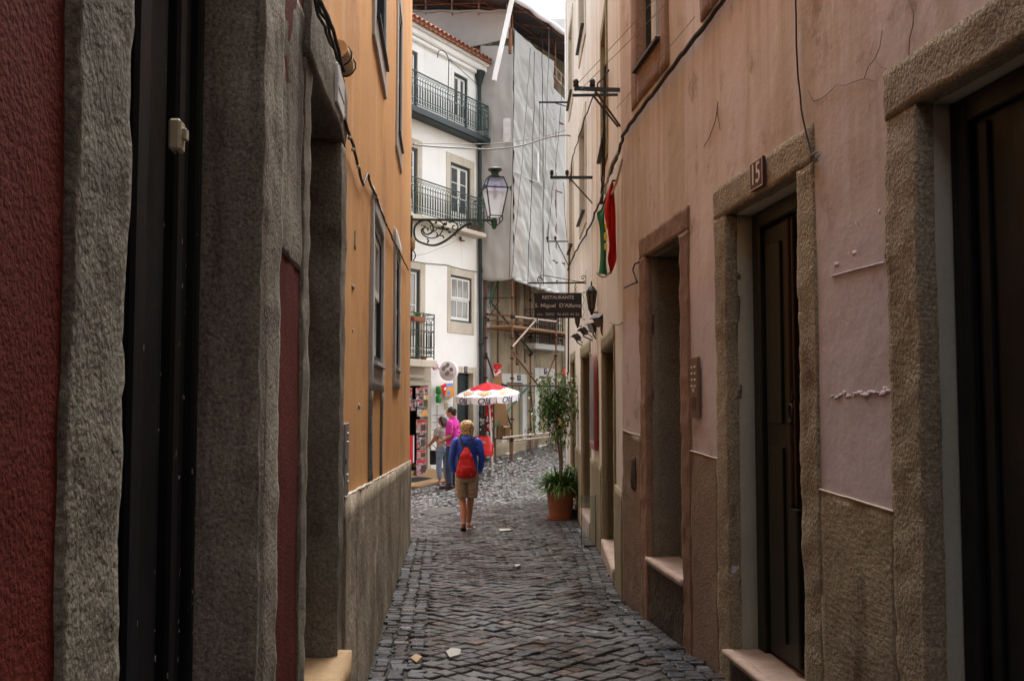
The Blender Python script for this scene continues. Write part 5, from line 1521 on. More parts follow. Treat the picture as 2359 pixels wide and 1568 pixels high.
# ------------------------------------------------------------------ street lantern on its scrolled bracket
lY = LEFT_END - .12
LP = at(1140, 512, lY); wallx = LW.p(lY, 0).x
lan = thing('street_lantern', (wallx, lY, LP.z), 'green four-sided street lantern on a scrolled iron bracket at the orange corner', 'lantern')
def pxl(x, y): 
    q = at(x, y, lY); return Vector((q.x, lY, q.z))
mb = MB()
z_arm = pxl(1000, 506).z
mb.bar((wallx, lY, z_arm), (LP.x + .02, lY, z_arm - .012), .035, .030)
def spline(pts, k=8):
    P = [pts[0]] + pts + [pts[-1]]; out = []
    for i in range(1, len(P) - 2):
        a, b, c, d = P[i - 1], P[i], P[i + 1], P[i + 2]
        for j in range(k):
            t = j / k
            out.append(.5 * ((2 * b) + (-a + c) * t + (2 * a - 5 * b + 4 * c - d) * t * t + (-a + 3 * b - 3 * c + d) * t ** 3))
    out.append(P[-2]); return out
def zz(pts):  # zoom crop (1000,440) scale 8.71 in source pixels
    return [pxl((1000 + x / 8.71) / 1.0598, (440 + y / 8.71) / 1.0598) for x, y in pts]
def scroll(pts, r0, r1, k=6):
    q = spline(zz(pts), k); n_ = len(q)
    mb.tube(q, [r0 + (r1 - r0) * i / (n_ - 1) for i in range(n_)], 6)
scroll([(1320, 905), (1180, 960), (1050, 1050), (960, 1130), (830, 1240), (700, 1320), (560, 1375), (420, 1375), (280, 1335), (180, 1290), (110, 1210), (95, 1060), (130, 960), (220, 880), (350, 850), (440, 890), (500, 980), (500, 1060), (440, 1130), (350, 1150), (290, 1090), (290, 1030), (340, 1000), (400, 1030), (370, 1065)], .020, .010)
scroll([(250, 950), (330, 985), (250, 1060), (290, 1160), (400, 1220), (520, 1225), (620, 1180), (690, 1080), (720, 960), (660, 880), (560, 860)], .011, .008)
scroll([(830, 900), (920, 880), (990, 920), (1030, 990), (990, 1050), (930, 1040), (915, 980), (960, 960)], .008, .010)
scroll([(640, 1180), (700, 1180), (730, 1230)], .008, .012); scroll([(370, 1240), (405, 1290), (370, 1330)], .008, .013); scroll([(560, 1100), (600, 1150), (570, 1190)], .006, .011)
scroll([(450, 960), (440, 1010), (490, 1090), (560, 1060), (570, 1000), (520, 990)], .007, .008)
scroll([(950, 1160), (990, 1190)], .012, .004)
for (x, y, r_) in ((560, 900, .022), (620, 1010, .025), (700, 1000, .03), (760, 930, .03), (800, 1040, .03), (740, 1030, .022), (850, 1100, .025), (660, 1030, .018), (1000, 930, .016), (1080, 960, .016)):
    c = zz([(x, y)])[0]; mb.ball(c, (r_, .012, r_ * .8), 7, 5)
mb.bar((wallx + .012, lY, z_arm + .06), (wallx + .012, lY, pxl(950, 600).z), .03, .03, up=(1, 0, 0))
mb.tube(spline([pxl(949, 574), pxl(954, 580), pxl(957, 590), pxl(952, 600)]), .009, 5)
part(mb, 'bracket', 'green_iron', lan)
c = Vector((LP.x, lY, 0))
def zpx(y): return pxl(1140, y).z
mb = MB(); mb.lathe((c.x - .01, lY, zpx(525)), [(.012, -.02), (.03, 0), (.042, .05), (.040, .11), (.022, .14)], 12); part(mb, 'socket', 'green_pipe', lan)
zb, zs, zt = zpx(499), zpx(436), zpx(411)
wb, wsd, wt = .085, .155, .105
rot = R(14); ux = Vector((math.cos(rot), math.sin(rot), 0)); uy = Vector((-math.sin(rot), math.cos(rot), 0))
def corner(w, z, i): 
    sx, sy = ((-1, -1), (1, -1), (1, 1), (-1, 1))[i % 4]; return Vector((c.x, lY, z)) + ux * w * sx + uy * w * sy
mb = MB()
for i in range(4):
    mb.bar(corner(wb, zb, i), corner(wsd, zs, i), .014, .014); mb.bar(corner(wsd, zs, i), corner(wt, zt, i), .014, .014)
    for (w, z, h) in ((wb, zb, .014), (wsd * 1.04, zs, .018), (wt, zt, .022)): mb.bar(corner(w, z, i), corner(w, z, i + 1), .014, h)
    mb.bar(corner(wsd * 1.2, zs + .02, i), corner(wsd * 1.2, zs - .045, i), .018, .018, up=(1, 0, 0)); mb.bar(corner(wsd, zs + .0, i), corner(wsd * 1.24, zs + .0, i), .012, .012)
    mb.tube(spline([corner(wb, zb + .01, i), corner(wb * 1.1, zb - .05, i), corner(wb * .7, zb - .10, i), corner(.02, zb - .13, i)]), .008, 5)
    mb.bar(corner(wb * 1.08, zb - .06, i), corner(wb * 1.08, zb, i), .01, .01, up=(1, 0, 0))
part(mb, 'frame', 'green_iron', lan)
mb = MB()
for i in range(4): mb.add([corner(wb, zb, i), corner(wb, zb, i + 1), corner(wsd, zs, i + 1), corner(wsd, zs, i)], [(0, 1, 2, 3)])
mb.add([corner(wb * .95, zb, i) for i in range(4)], [(0, 1, 2, 3)])
part(mb, 'glass_pane', 'lamp_glass', lan)
mb = MB()
for i in range(4):
    mb.add([corner(wsd, zs, i), corner(wsd, zs, i + 1), corner(wt, zt, i + 1), corner(wt, zt, i)], [(0, 1, 2, 3)])
part(mb, 'upper_pane', 'lamp_glass_blue', lan)
mb = MB(); mb.lathe((c.x, lY, zt), [(.0, .0), (wt * 1.2, .0), (.075, .03), (.052, .06), (.058, .085), (.10, .115), (.105, .13), (.07, .15), (.0, .158)], 16); part(mb, 'chimney_cap', 'green_iron', lan)
mb = MB(); mb.lathe((c.x, lY, zs - .10), [(.0, -.05), (.022, -.035), (.032, 0), (.026, .04), (.014, .07), (.014, .10), (.03, .12), (.03, .16), (0, .16)], 12); part(mb, 'bulb', 'enamel_white', lan)

# insulator on the orange corner, cable across the gap
mb = MB(); q = pxl(946, 560); mb.lathe(q + Vector((.03, 0, 0)), [(.0, -.09), (.03, -.09), (.035, .08), (.0, .08)], 8)
jb = mb.build('junction_box', M['foam']); tag(jb, 'small weathered junction box at the corner of the orange wall', 'junction box')
cable(dense([pxl(952, 590), at(1010, 572, 20.0), WF.p(W(1052, 553, .06)[0], W(1052, 553, .06)[1], .06)], 8, sag=.02), .005, 'grey_cable', 'thin_wire', label='thin grey wire from the orange corner to the middle balcony', cat='wire')
mb = MB()
spts = [pxl(952, 333), at(1000, 338, 15.6), at(1075, 342, 16.4), at(1130, 344, 17), at(1200, 336, 17.6), at(1260, 318, 18.2), at(1305, 312, 18.8), at(1322, 318, 19)]
cable(spline(spts, 8), .014, 'grey_cable', 'overhead_cable', label='thick grey cable sagging across the street above the lantern', cat='cable')
cable(spline([pxl(952, 330), at(1130, 331, 17), at(1240, 318, 18.2), at(1303, 300, 18.8)], 8), .006, 'grey_cable', 'overhead_cable', label='thin grey cable crossing just above the thick sagging one', cat='cable')
mb = MB(); mb.lathe(at(1326, 350, 18.6), [(0, -.08), (.05, -.04), (.06, .03), (.03, .10), (.012, .14), (.0, .15)], 10); ce = mb.build('cable_weight', M['black_iron']); tag(ce, 'dark cable terminal hanging beside the cream wall', 'cable fitting')
mb = MB(); mb.tube(spline([at(1322, 318, 18.7), at(1330, 326, 18.6), at(1326, 342, 18.6)]), .012, 5); part(mb, 'cable_end', 'cable', ce)

# ------------------------------------------------------------------ iron wall brackets with insulators on the cream house
def wall_bracket(fr, Y, z, length, label, brace=.35, up=0, group=None, stub=0, w=.035, tilt=0.0):
    a = fr.p(Y, z, 0); b = fr.p(Y, z + tilt, length)
    t = thing('wall_bracket', a, label, 'bracket', group)
    mb = MB(); mb.bar(a, b, w, w); part(mb, 'arm', 'green_trim', t)
    mb = MB(); mb.bar(fr.p(Y, z - brace, 0), fr.p(Y, z, length * .55), .016, .016); part(mb, 'brace', 'rust_dark', t)
    for k, f in enumerate((.96, .60) if up else ()):
        mb = MB(); mb.lathe(fr.p(Y, z, length * f), [(.012, 0), (.012, .03), (.028, .04), (.022, .06), (.028, .08), (.018, .10), (.0, .11)], 8); part(mb, 'insulator', 'black_iron', t)
    return b
yb1 = 8.75
z_b1 = RW2.hit(1443, 209, 0)[1]
wall_bracket(RW2, 8.76, at(1385, 203, 8.7).z, .41, 'upper heavy iron bar bracket at the joint of the pink and cream walls', up=1, brace=.33, w=.032, tilt=.02)
wall_bracket(RW2, 9.05, at(1385, 215, 9.0).z, .42, 'lower iron bar bracket just below the heavy one', up=0, brace=.30, w=.022)
Yx, zx = RW3.hit(1365, 409, 0); wall_bracket(RW3, Yx, zx, .58, 'long iron bracket with two insulators above the flag', up=1, brace=.36)
Yx, zx = RW3.hit(1310, 556, 0); wall_bracket(RW3, Yx, zx, .44, 'short thin iron bracket low on the far end of the cream wall', up=1, brace=.5, w=.022)
Yx, zx = RW3.hit(1312, 236, 0); wall_bracket(RW3, Yx, zx, .60, 'highest thin iron bracket near the far corner of the cream wall', up=0, brace=.1, w=.03)
for k, (x0, y0, x1, y1) in enumerate(((1243, 236, 1243, 405), (1274, 420, 1262, 540), (1278, 410, 1300, 130), (1305, 550, 1298, 420))):
    cable(dense([at(x0, y0, 18.6), at(x1, y1, 18.6)], 6, jit=.02, seed=k), .0045, 'cable', 'stay_wire', label=('thin stay wire hanging from the tip of the highest bracket', 'thin stay wire between the tips of the long and the short bracket', 'thin stay wire slanting up from the long bracket to the far roof', 'short stay wire tied at the root of the short bracket')[k], cat='wire', group='stay wires of the brackets')
for k, (a_, b_) in enumerate((((1334, 190), (1560, -60)), ((1338, 206), (1600, -60)), ((1420, 250), (1600, 40)))):
    cable([at(*a_, 8.6), at(a_[0] * .5 + b_[0] * .5, a_[1] * .5 + b_[1] * .5 + 3, 6.9), at(*b_, 5.4)], .0025, 'grey_cable', 'service_wire', label=('upper thin wire rising from the heavy bracket past the pink wall', 'middle thin wire rising from the heavy bracket past the pink wall', 'lowest thin wire rising over the black cable on the pink wall')[k], cat='wire', group='thin wires above the pink wall')
# vertical conduit and cable runs on the cream wall
cable([RW3.p(*RW3.hit(1311, 560, .05), .05), RW3.p(*RW3.hit(1309, 860, .05), .05)], .016, 'rust_dark', 'conduit', label='dark vertical pipe on the far end of the cream wall behind the hanging sign', cat='pipe')
r2 = lambda pts, o=.04: [RW2.p(*RW2.hit(x, y, o), o) for x, y in pts]
r3 = lambda pts, o=.04: [RW3.p(*RW3.hit(x, y, o), o) for x, y in pts]
cable(dense(r2([(1434, 316), (1428, 345), (1417, 372), (1402, 410), (1391, 440)]) + r3([(1380, 470), (1370, 495), (1350, 540), (1325, 580), (1308, 622)]), 5, jit=.02), .014, 'cable', 'wall_cable', label='dark cable running down the cream wall from the bend to the far corner', cat='cable')
cable(dense(r2([(1403, 160)]) + r3([(1375, 200), (1350, 270), (1335, 312), (1320, 360), (1312, 420)]), 5, jit=.03, seed=3), .010, 'cable', 'wall_cable', label='dark cable looping high across the cream wall between the upper windows', cat='cable')
cable(spline(r2([(1422, 352), (1408, 380), (1398, 420), (1394, 450), (1400, 458), (1412, 440), (1424, 405), (1434, 365)], .06)), .010, 'lime_stone', 'cable_loop', label='pale cable loop hanging above the flag', cat='cable')
for k, x in enumerate((1388, 1391)):
    cable(dense(r2([(x + 4, 150), (x + 2, 280), (x, 400), (x - 4, 470)]), 5, jit=.012, seed=k), .010, 'cable', 'down_cable', label=('left one of two dark cables dropping beside the nearest cream house window', 'right one of two dark cables dropping beside the nearest cream house window')[k], cat='cable', group='cables beside the cream window')

# ------------------------------------------------------------------ flag
fl = thing('flag', at(1395, 640, 9.2), 'green and red flag hanging furled from a pole on the cream wall', 'flag')
def fpx(x, y, dy=0): q = at(x, y, 9.2 + dy); return q
L_e = [(1396, 452), (1386, 480), (1376, 490), (1382, 520), (1384, 560), (1383, 600), (1379, 632)]
Rg = [(1397, 462), (1392, 485), (1392, 510), (1397, 540), (1398, 575), (1398, 610), (1402, 634)]
Rr = [(1412, 418), (1415, 460), (1417, 500), (1417, 545), (1418, 580), (1417, 605), (1406, 634)]
def strip(Lp, Rp, dyf, nu=10, k=6):
    a = spline([fpx(x, y) for x, y in Lp], k); b = spline([fpx(x, y) for x, y in Rp], k); n_ = len(a); vs = []
    for i in range(n_):
        for j in range(nu + 1):
            u = j / nu; q = a[i].lerp(b[i], u); q.y += dyf(u, i / (n_ - 1)) ; vs.append(q)
    w = nu + 1
    mb = MB(); mb.add(vs, [(i * w + j, i * w + j + 1, (i + 1) * w + j + 1, (i + 1) * w + j) for i in range(n_ - 1) for j in range(nu)], 0, True); return mb
mb = strip(L_e, Rg, lambda u, v: .05 * math.sin(u * 5 + v * 3)); part(mb, 'green_field', 'flag_green', fl)
Rl = [(1402, 436), (1393, 470), (1391, 500), (1397, 530), (1401, 570), (1398, 600), (1404, 630)]
mb = strip(Rl, Rr, lambda u, v: -.04 - .05 * math.sin(u * 6 + v * 2)); part(mb, 'red_field', 'flag_red', fl)
mb = MB()
for (x, y, r_) in ((1397, 522, .022), (1396, 545, .03), (1396, 568, .026)): mb.ball(fpx(x - 1, y, -.07), (r_ * .5, .006, r_ * 1.4), 8, 6)
part(mb, 'emblem', 'yellow', fl)
mb = MB(); mb.tube(spline([fpx(1375, 628), fpx(1383, 636), (fpx(1395, 637)), fpx(1404, 628)]), .010, 5); part(mb, 'hem', 'lime_stone', fl)
mb = MB(); mb.tube([RW2.p(9.4, fpx(1412, 418).z + .05, 0), fpx(1412, 416), fpx(1390, 470, .02)], .009, 6); part(mb, 'pole', 'rust_dark', fl)

# ------------------------------------------------------------------ hanging restaurant sign
sY = 14.8
sx = RW3.p(sY, 0).x
def sp(x, y): q = at((1280 + x / 9.8) / 1.0598, (640 + y / 9.8) / 1.0598, sY); return Vector((q.x, sY, q.z))
sg = thing('restaurant_sign', (sx, sY, sp(800, 500).z), 'black hanging restaurant sign with pale lettering on a scrolled iron arm', 'sign')
mb = MB()
mb.bar(sp(1490, 200), sp(1500, 1140), .022, .022, up=(1, 0, 0)); mb.bar(sp(100, 500), sp(1495, 492), .02, .022)
mb.bar(sp(1490, 260), (sx, sY, sp(1490, 260).z), .02, .02); mb.bar(sp(1490, 1080), (sx, sY, sp(1490, 1080).z), .02, .02)
mb.tube(spline([sp(*q) for q in ((390, 430), (420, 410), (400, 385), (370, 400), (375, 450), (410, 460), (440, 420), (400, 370), (340, 370), (320, 430), (350, 480), (330, 440), (330, 370), (400, 325), (500, 322), (900, 390), (1300, 465), (1420, 460), (1480, 410), (1450, 330), (1400, 325), (1370, 370), (1400, 405), (1430, 375), (1410, 360))], 6), .006, 5)
part(mb, 'iron_arm', 'rust_dark', sg)
mb = MB()
for x in (378, 1222):
    for y, s_ in ((540, 0), (600, 1), (650, 0), (695, 1)):
        c = sp(x, y); e = Vector((1, 0, 0)) if s_ else Vector((0, 1, 0))
        mb.tube([c + e * .014 * math.cos(q) + Vector((0, 0, .024 * math.sin(q))) for q in [2 * math.pi * i / 8 for i in range(9)]], .004, 4)
part(mb, 'chain', 'rust_dark', sg)
a, b = sp(240, 1335), sp(1375, 745)
mb = MB(); mb.box(a.x, b.x, sY - .012, sY + .012, a.z, b.z); bd_ = part(mb, 'board', 'sign_black', sg)
mb = MB()
for (x0, x1) in ((1385, 1), (235, -1)):
    for (y0, y1) in ((750, 1040), (1040, 1330)):
        mb.tube(spline([sp(x0, y0), sp(x0 + 45 * x1, (y0 * .6 + y1 * .4)), sp(x0 + 40 * x1, (y0 * .3 + y1 * .7)), sp(x0, y1)], 5), .004, 4)
    for y in (720, 1360):
        mb.tube([sp(x0 + x1 * (40 + 28 * math.cos(q) * (1 - q / 12)), y + 26 * math.sin(q) * (1 - q / 12)) for q in [i * .7 for i in range(11)]], .004, 4)
mb.tube([sp(225, 735), sp(800, 728), sp(1390, 738)], .004, 4)
part(mb, 'scrollwork', 'rust_dark', sg)
X_, Z_ = (1, 0, 0), (0, 0, 1)
def srow(s, x0, x1, y, size, m='letter', bold=.001):
    o = text(s, size, Vector((0, 0, 0)), X_, Z_, M[m], bd_, bold=bold)
    xs_ = [v.co.x for v in o.data.vertices]; w = max(xs_) - min(xs_); mid = (max(xs_) + min(xs_)) / 2
    A_, B_ = sp(x0, y), sp(x1, y); k = (B_.x - A_.x) / w
    cx = (A_.x + B_.x) / 2
    off = wloc(bd_)
    for v in o.data.vertices:
        v.co.x = (v.co.x - mid) * k + cx - off.x
        v.co.y = v.co.y + sY - .0135
        v.co.z = v.co.z + A_.z
    return o
srow('RESTAURANTE', 430, 1185, 845, .072)
srow('S. Miguel  D\u2019Alfama', 255, 1355, 1040, .080)
srow('FADO', 515, 720, 1250, .056, bold=.0)
srow('96 855 44 22', 785, 1315, 1250, .052, bold=.0)
mb = MB()
A_, B_ = sp(300, 1280), sp(460, 1220)
for k in range(6):
    t = A_.x + (B_.x - A_.x) * k / 6; mb.box(t, t + (B_.x - A_.x) / 9, sY - .0145, sY - .0125, A_.z + .004 * (k % 2), B_.z - .006 * (k % 3))
mb.box(A_.x + .03, A_.x + .036, sY - .0145, sY - .0125, A_.z - .015, B_.z + .012)
part(mb, 'small_emblem', 'letter_grey', bd_)

# ------------------------------------------------------------------ wall lanterns and floodlights
def wall_lantern(x0, x1, y0, y1, fr, label):
    Y = fr.hit(x1, (y0 + y1) / 2)[0] - .1
    c = at((x0 + x1) / 2, y1, Y); zt_, zb_ = at(x0, y0, Y).z, c.z
    H = zt_ - zb_; w = (at(x1, y1, Y).x - at(x0, y1, Y).x) / 2 * .95
    t = thing('wall_lantern', (fr.p(Y, 0).x, Y, zb_ + H * .5), label, 'lantern', 'lanterns on the cream wall')
    mb = MB(); cx, cy = c.x, Y
    mb.lathe((cx, cy, zt_), [(0, 0), (w * .15, -H * .02), (w * .1, -H * .06), (w * .2, -H * .09), (w * .12, -H * .14), (w * .5, -H * .17), (w * .95, -H * .28), (w * 1.05, -H * .31), (w * 1.05, -H * .34), (0, -H * .34)], 6)
    part(mb, 'hood', 'green_trim', t)
    mb = MB()
    for i in range(6):
        a = math.pi / 3 * i
        mb.bar((cx + w * .95 * math.cos(a), cy + w * .95 * math.sin(a), zb_ + H * .66), (cx + w * .5 * math.cos(a), cy + w * .5 * math.sin(a), zb_ + H * .16), .012, .012)
    mb.lathe((cx, cy, zb_), [(0, 0), (w * .25, H * .02), (w * .35, H * .1), (w * .6, H * .15), (w * .6, H * .18), (0, H * .18)], 6)
    mb.bar((cx, cy, zb_ + H * .08), (fr.p(Y, 0).x, cy, zb_ + H * .08), .02, .02)
    part(mb, 'frame', 'black_iron', t)
    mb = MB(); mb.lathe((cx, cy, zb_ + H * .17), [(w * .48, 0), (w * .88, H * .49)], 6, smooth=False); part(mb, 'glass_pane', 'lens_brown', t)
wall_lantern(1350, 1376, 647, 726, RW3, 'dark green wall lantern on the cream wall just right of the hanging sign')
wall_lantern(1322, 1339, 700, 756, RW3, 'wall lantern half hidden behind the lower edge of the hanging sign')
def floodlight(x, y, Y, fr, s, label, yaw, pitch):
    c = at(x, y, Y)
    t = thing('floodlight', c, label, 'floodlight', 'floodlights above the restaurant doorways')
    m = Matrix.Rotation(R(yaw), 3, 'Z') @ Matrix.Rotation(R(pitch), 3, 'X')
    ax, ay, az = m @ Vector((1, 0, 0)), m @ Vector((0, 1, 0)), m @ Vector((0, 0, 1))
    mb = MB(); mb.bbox(c, ax * s * .5, ay * s * .18, az * s * .38, b=.01)
    for k in range(5): mb.obox(c + ay * s * .24 + ax * s * (-.3 + .15 * k), ax * .004, ay * s * .08, az * s * .3)
    mb.obox(c - ay * s * .19 + az * s * .36, ax * s * .5, ay * .03, az * .005)
    part(mb, 'housing', 'plastic_lamp', t)
    mb = MB(); mb.obox(c - ay * s * .185, ax * s * .42, ay * .006, az * s * .30); part(mb, 'lens', 'lens_brown', t)
    w = fr.p(Y, c.z, 0); q = Vector((w.x, c.y, c.z - s * .9))
    mb = MB(); mb.tube([c + ax * s * .5, c + Vector((0, 0, -s * .5)), q], .010, 5); mb.tube([c + ay * s * .1, q + Vector((0, 0, .25 * s))], .007, 5); part(mb, 'bracket', 'rust_dark', t)
floodlight(1384, 738, 11.9, RW2, .20, 'largest black floodlight, nearest of the four over the restaurant doorways', -60, 35)
floodlight(1366, 754, 13.0, RW3, .17, 'black floodlight mounted on a bracket beside the nearest one', -70, 20)
floodlight(1345, 763, 13.6, RW3, .14, 'tilted black floodlight between the bracket pair and the smallest one', -110, 40)
floodlight(1329, 777, 15.6, RW3, .15, 'smallest and farthest black floodlight below the sign', -110, 40)
cable(dense([RW2.p(*RW2.hit(1405, 742, .02), .02), RW2.p(*RW2.hit(1420, 748, .02), .02), RW1.p(*RW1.hit(1434, 742, .02), .02)], 5, sag=.01), .004, 'cable', 'lamp_cable', label='thin cable from the nearest floodlight to the pink wall', cat='cable')

# ------------------------------------------------------------------ potted tree
pY = 16.95
pc = at(1291, 1177, pY); pc.z = gz(pc.x, pY)
k_ = pY / F
pot = thing('terracotta_pot', pc, 'big terracotta pot on a saucer with strap-leaved plants under a small tree', 'plant pot')
r0, r1 = 26 * k_, 33.5 * k_
H = at(1291, 1122, pY).z - pc.z
prof = [(0, 0), (r0 * .95, 0), (r0, .02), (r1 * .93, H * .80), (r1 * .96, H * .82), (r1 * .955, H * .86), (r1 * 1.02, H * .88), (r1 * 1.05, H * .98), (r1 * 1.02, H), (r1 * .93, H), (r1 * .9, H * .93), (0, H * .93)]
mb = MB(); mb.lathe(pc + Vector((0, 0, .03)), prof, 40); part(mb, 'pot_body', 'terracotta', pot)
mb = MB(); mb.lathe(pc, [(0, 0), (r0 * 1.15, 0), (r0 * 1.25, .035), (r0 * 1.18, .035), (r0 * 1.1, .012), (0, .012)], 30); part(mb, 'saucer', 'terracotta', pot)
mb = MB(); mb.lathe(pc + Vector((0, 0, .03 + H * .94)), [(r1 * .9, 0), (r1 * .5, .02), (0, .03)], 24); part(mb, 'soil', 'soil', pot)
top = pc + Vector((0, 0, H))
q = random.Random(4)
mb = MB()
def blade(mb, b, d, L, w, droop, n=5):
    d = d.normalized(); side = d.cross(Vector((0, 0, 1)))
    if side.length < .1: side = Vector((1, 0, 0))
    side.normalize(); vs = []; p = Vector(b)
    for i in range(n + 1):
        t = i / n
        ww = w * (1 - t) ** .6 * (.5 + 1.2 * min(t * 3, .5))
        vs += [p + side * ww, p - side * ww]
        d = (d + Vector((0, 0, -droop))).normalized(); p = p + d * L / n
    mb.add(vs, [(2 * i, 2 * i + 1, 2 * i + 3, 2 * i + 2) for i in range(n)], 0, True)
for i in range(420):
    a = q.uniform(0, 6.28); rr = q.uniform(0, r1 * .75)
    b = top + Vector((math.cos(a) * rr, math.sin(a) * rr, 0))
    blade(mb, b, Vector((math.cos(a) * .7 + q.gauss(0, .3), math.sin(a) * .7 + q.gauss(0, .3), q.uniform(.6, 1.4))), q.uniform(.22, .46), .020, q.uniform(.1, .35))
spo = part(mb, 'strap_leaves', 'leaf', pot)
mb = MB()
for i in range(170):
    a = q.uniform(0, 6.28); rr = q.uniform(0, r1 * .8)
    b = top + Vector((math.cos(a) * rr, math.sin(a) * rr, 0))
    blade(mb, b, Vector((math.cos(a) * .9 + q.gauss(0, .3), math.sin(a) * .9 + q.gauss(0, .3), q.uniform(.5, 1.2))), q.uniform(.26, .48), .020, q.uniform(.15, .4))
part(mb, 'strap_leaves', 'leaf_light', pot)
mb = MB()
for i in range(260):
    a = q.uniform(-1.2, 1.6); b = top + Vector((.12 + q.gauss(0, .05), q.gauss(0, .08), q.uniform(0, .34)))
    blade(mb, b, Vector((q.gauss(.3, .6), q.gauss(0, .6), q.uniform(.1, .9))), q.uniform(.05, .10), .018, .2, 3)
part(mb, 'bushy_leaves', 'leaf_light', pot)
tree = thing('small_tree', top, 'slim small tree with drooping leaves and a few flowers growing from the terracotta pot', 'tree')
mb = MB()
def tp(x, y, dy=0): return at(x, y, pY + dy)
trunk1 = spline([top + Vector((.0, 0, -.02)), tp(1294, 1060), tp(1290, 1000, .03), tp(1284, 940), tp(1286, 890)])
trunk2 = spline([top + Vector((-.02, .02, -.02)), tp(1290, 1060, .05), tp(1284, 1010, .05), tp(1280, 960, .02), tp(1268, 905)])
mb.tube(trunk1, [.026 - .018 * i / (len(trunk1) - 1) for i in range(len(trunk1))], 8); mb.tube(trunk2, [.020 - .014 * i / (len(trunk2) - 1) for i in range(len(trunk2))], 8)
tips = [(1255, 880), (1245, 905), (1250, 940), (1262, 965), (1275, 990), (1300, 985), (1318, 950), (1330, 905), (1320, 880), (1300, 868), (1280, 862), (1265, 885), (1295, 920), (1270, 930), (1310, 925), (1285, 1010), (1268, 1015), (1303, 1010), (1240, 960), (1235, 985)]
br = []
for i, (x, y) in enumerate(tips):
    s_ = (trunk1 if x > 1280 else trunk2)[q.randint(len(trunk1) // 3, len(trunk1) - 2)]
    e = tp(x, y, q.uniform(-.22, .22)); mid = s_.lerp(e, .5) + Vector((0, 0, .10)); pts = spline([s_, mid, e], 5); br.append(pts)
    mb.tube(pts, [.008 - .006 * j / (len(pts) - 1) for j in range(len(pts))], 5)
part(mb, 'trunk', 'bark', tree)
for cm, frac, seed_ in (('leaf', .7, 1), ('leaf_light', .3, 2)):
    mb = MB(); q2 = random.Random(seed_)
    for pts in br:
        for k in range(int(150 * frac)):
            t = q2.uniform(.25, 1.0); b = pts[min(len(pts) - 1, int(t * len(pts)))] + Vector((q2.gauss(0, .085), q2.gauss(0, .085), q2.gauss(-.02, .085)))
            blade(mb, b, Vector((q2.gauss(0, .8), q2.gauss(0, .8), q2.uniform(-1.0, .5))), q2.uniform(.055, .11), .017, .15, 2)
    part(mb, 'crown' if cm == 'leaf' else 'leaves', cm, tree)
mb = MB()
for (x, y) in ((1290, 968), (1293, 975), (1296, 982), (1326, 912)):
    for k in range(9): blade(mb, tp(x, y, -.2) + Vector((q.gauss(0, .02), q.gauss(0, .02), q.gauss(0, .02))), Vector((q.gauss(0, 1), q.gauss(0, 1), q.gauss(0, 1))), .05, .022, .1, 2)
part(mb, 'yellow_flowers', 'blossom_yellow', tree)
mb = MB()
for (x, y) in ((1271, 985), (1273, 992), (1337, 920)):
    for k in range(9): blade(mb, tp(x, y, -.2) + Vector((q.gauss(0, .02), q.gauss(0, .02), q.gauss(0, .02))), Vector((q.gauss(0, 1), q.gauss(0, 1), q.gauss(0, 1))), .05, .02, .1, 2)
part(mb, 'pink_flowers', 'blossom_pink', tree)
# dark climbing plant behind the pot, glass screen on the step
vine = thing('trailing_plant', (RW3.p(17.1, 0).x - .08, 17.1, gz(1, 17.1)), 'narrow dark trailing plant against the wall behind the terracotta pot', 'plant')
mb = MB()
mb.box(*(lambda c: (c.x - .07, c.x + .07, c.y - .1, c.y + .1, c.z - .02, c.z + .14))(Vector(vine.location))); part(mb, 'planter', 'black_iron', vine)
mb = MB()
for i in range(420):
    c = Vector((RW3.p(17.1, 0).x - .07 + q.gauss(0, .03), 17.1 + q.gauss(0, .08), gz(1, 17.1) + .1 + q.random() * .75)); blade(mb, c, Vector((q.gauss(0, 1), q.gauss(0, 1), q.gauss(0, .7))), .05, .014, .2, 2)
part(mb, 'leaves', 'leaf', vine)
gs = thing('glass_screen', RW3.p(13.4, gz(1, 13.4), .12), 'low clear glass screen standing on the cobbles by the restaurant step', 'glass screen')
g0, g1 = at(1347, 1236, 13.0), at(1364, 1236, 12.6)
g0.z = gz(1, 13.2); 
mb = MB(); mb.box(RW3.p(13, 0).x - .20, RW3.p(13, 0).x - .015, 12.98, 12.99, g0.z + .04, g0.z + .66); part(mb, 'glass_pane', 'clear_glass', gs)
mb = MB(); x_ = RW3.p(13, 0).x
for xx in (x_ - .205, x_ - .02): mb.bar((xx, 12.985, g0.z), (xx, 12.985, g0.z + .67), .008, .008, up=(1, 0, 0))
mb.box(x_ - .17, x_ - .02, 12.90, 13.06, g0.z - .02, g0.z + .035); part(mb, 'foot', 'rust_dark', gs)

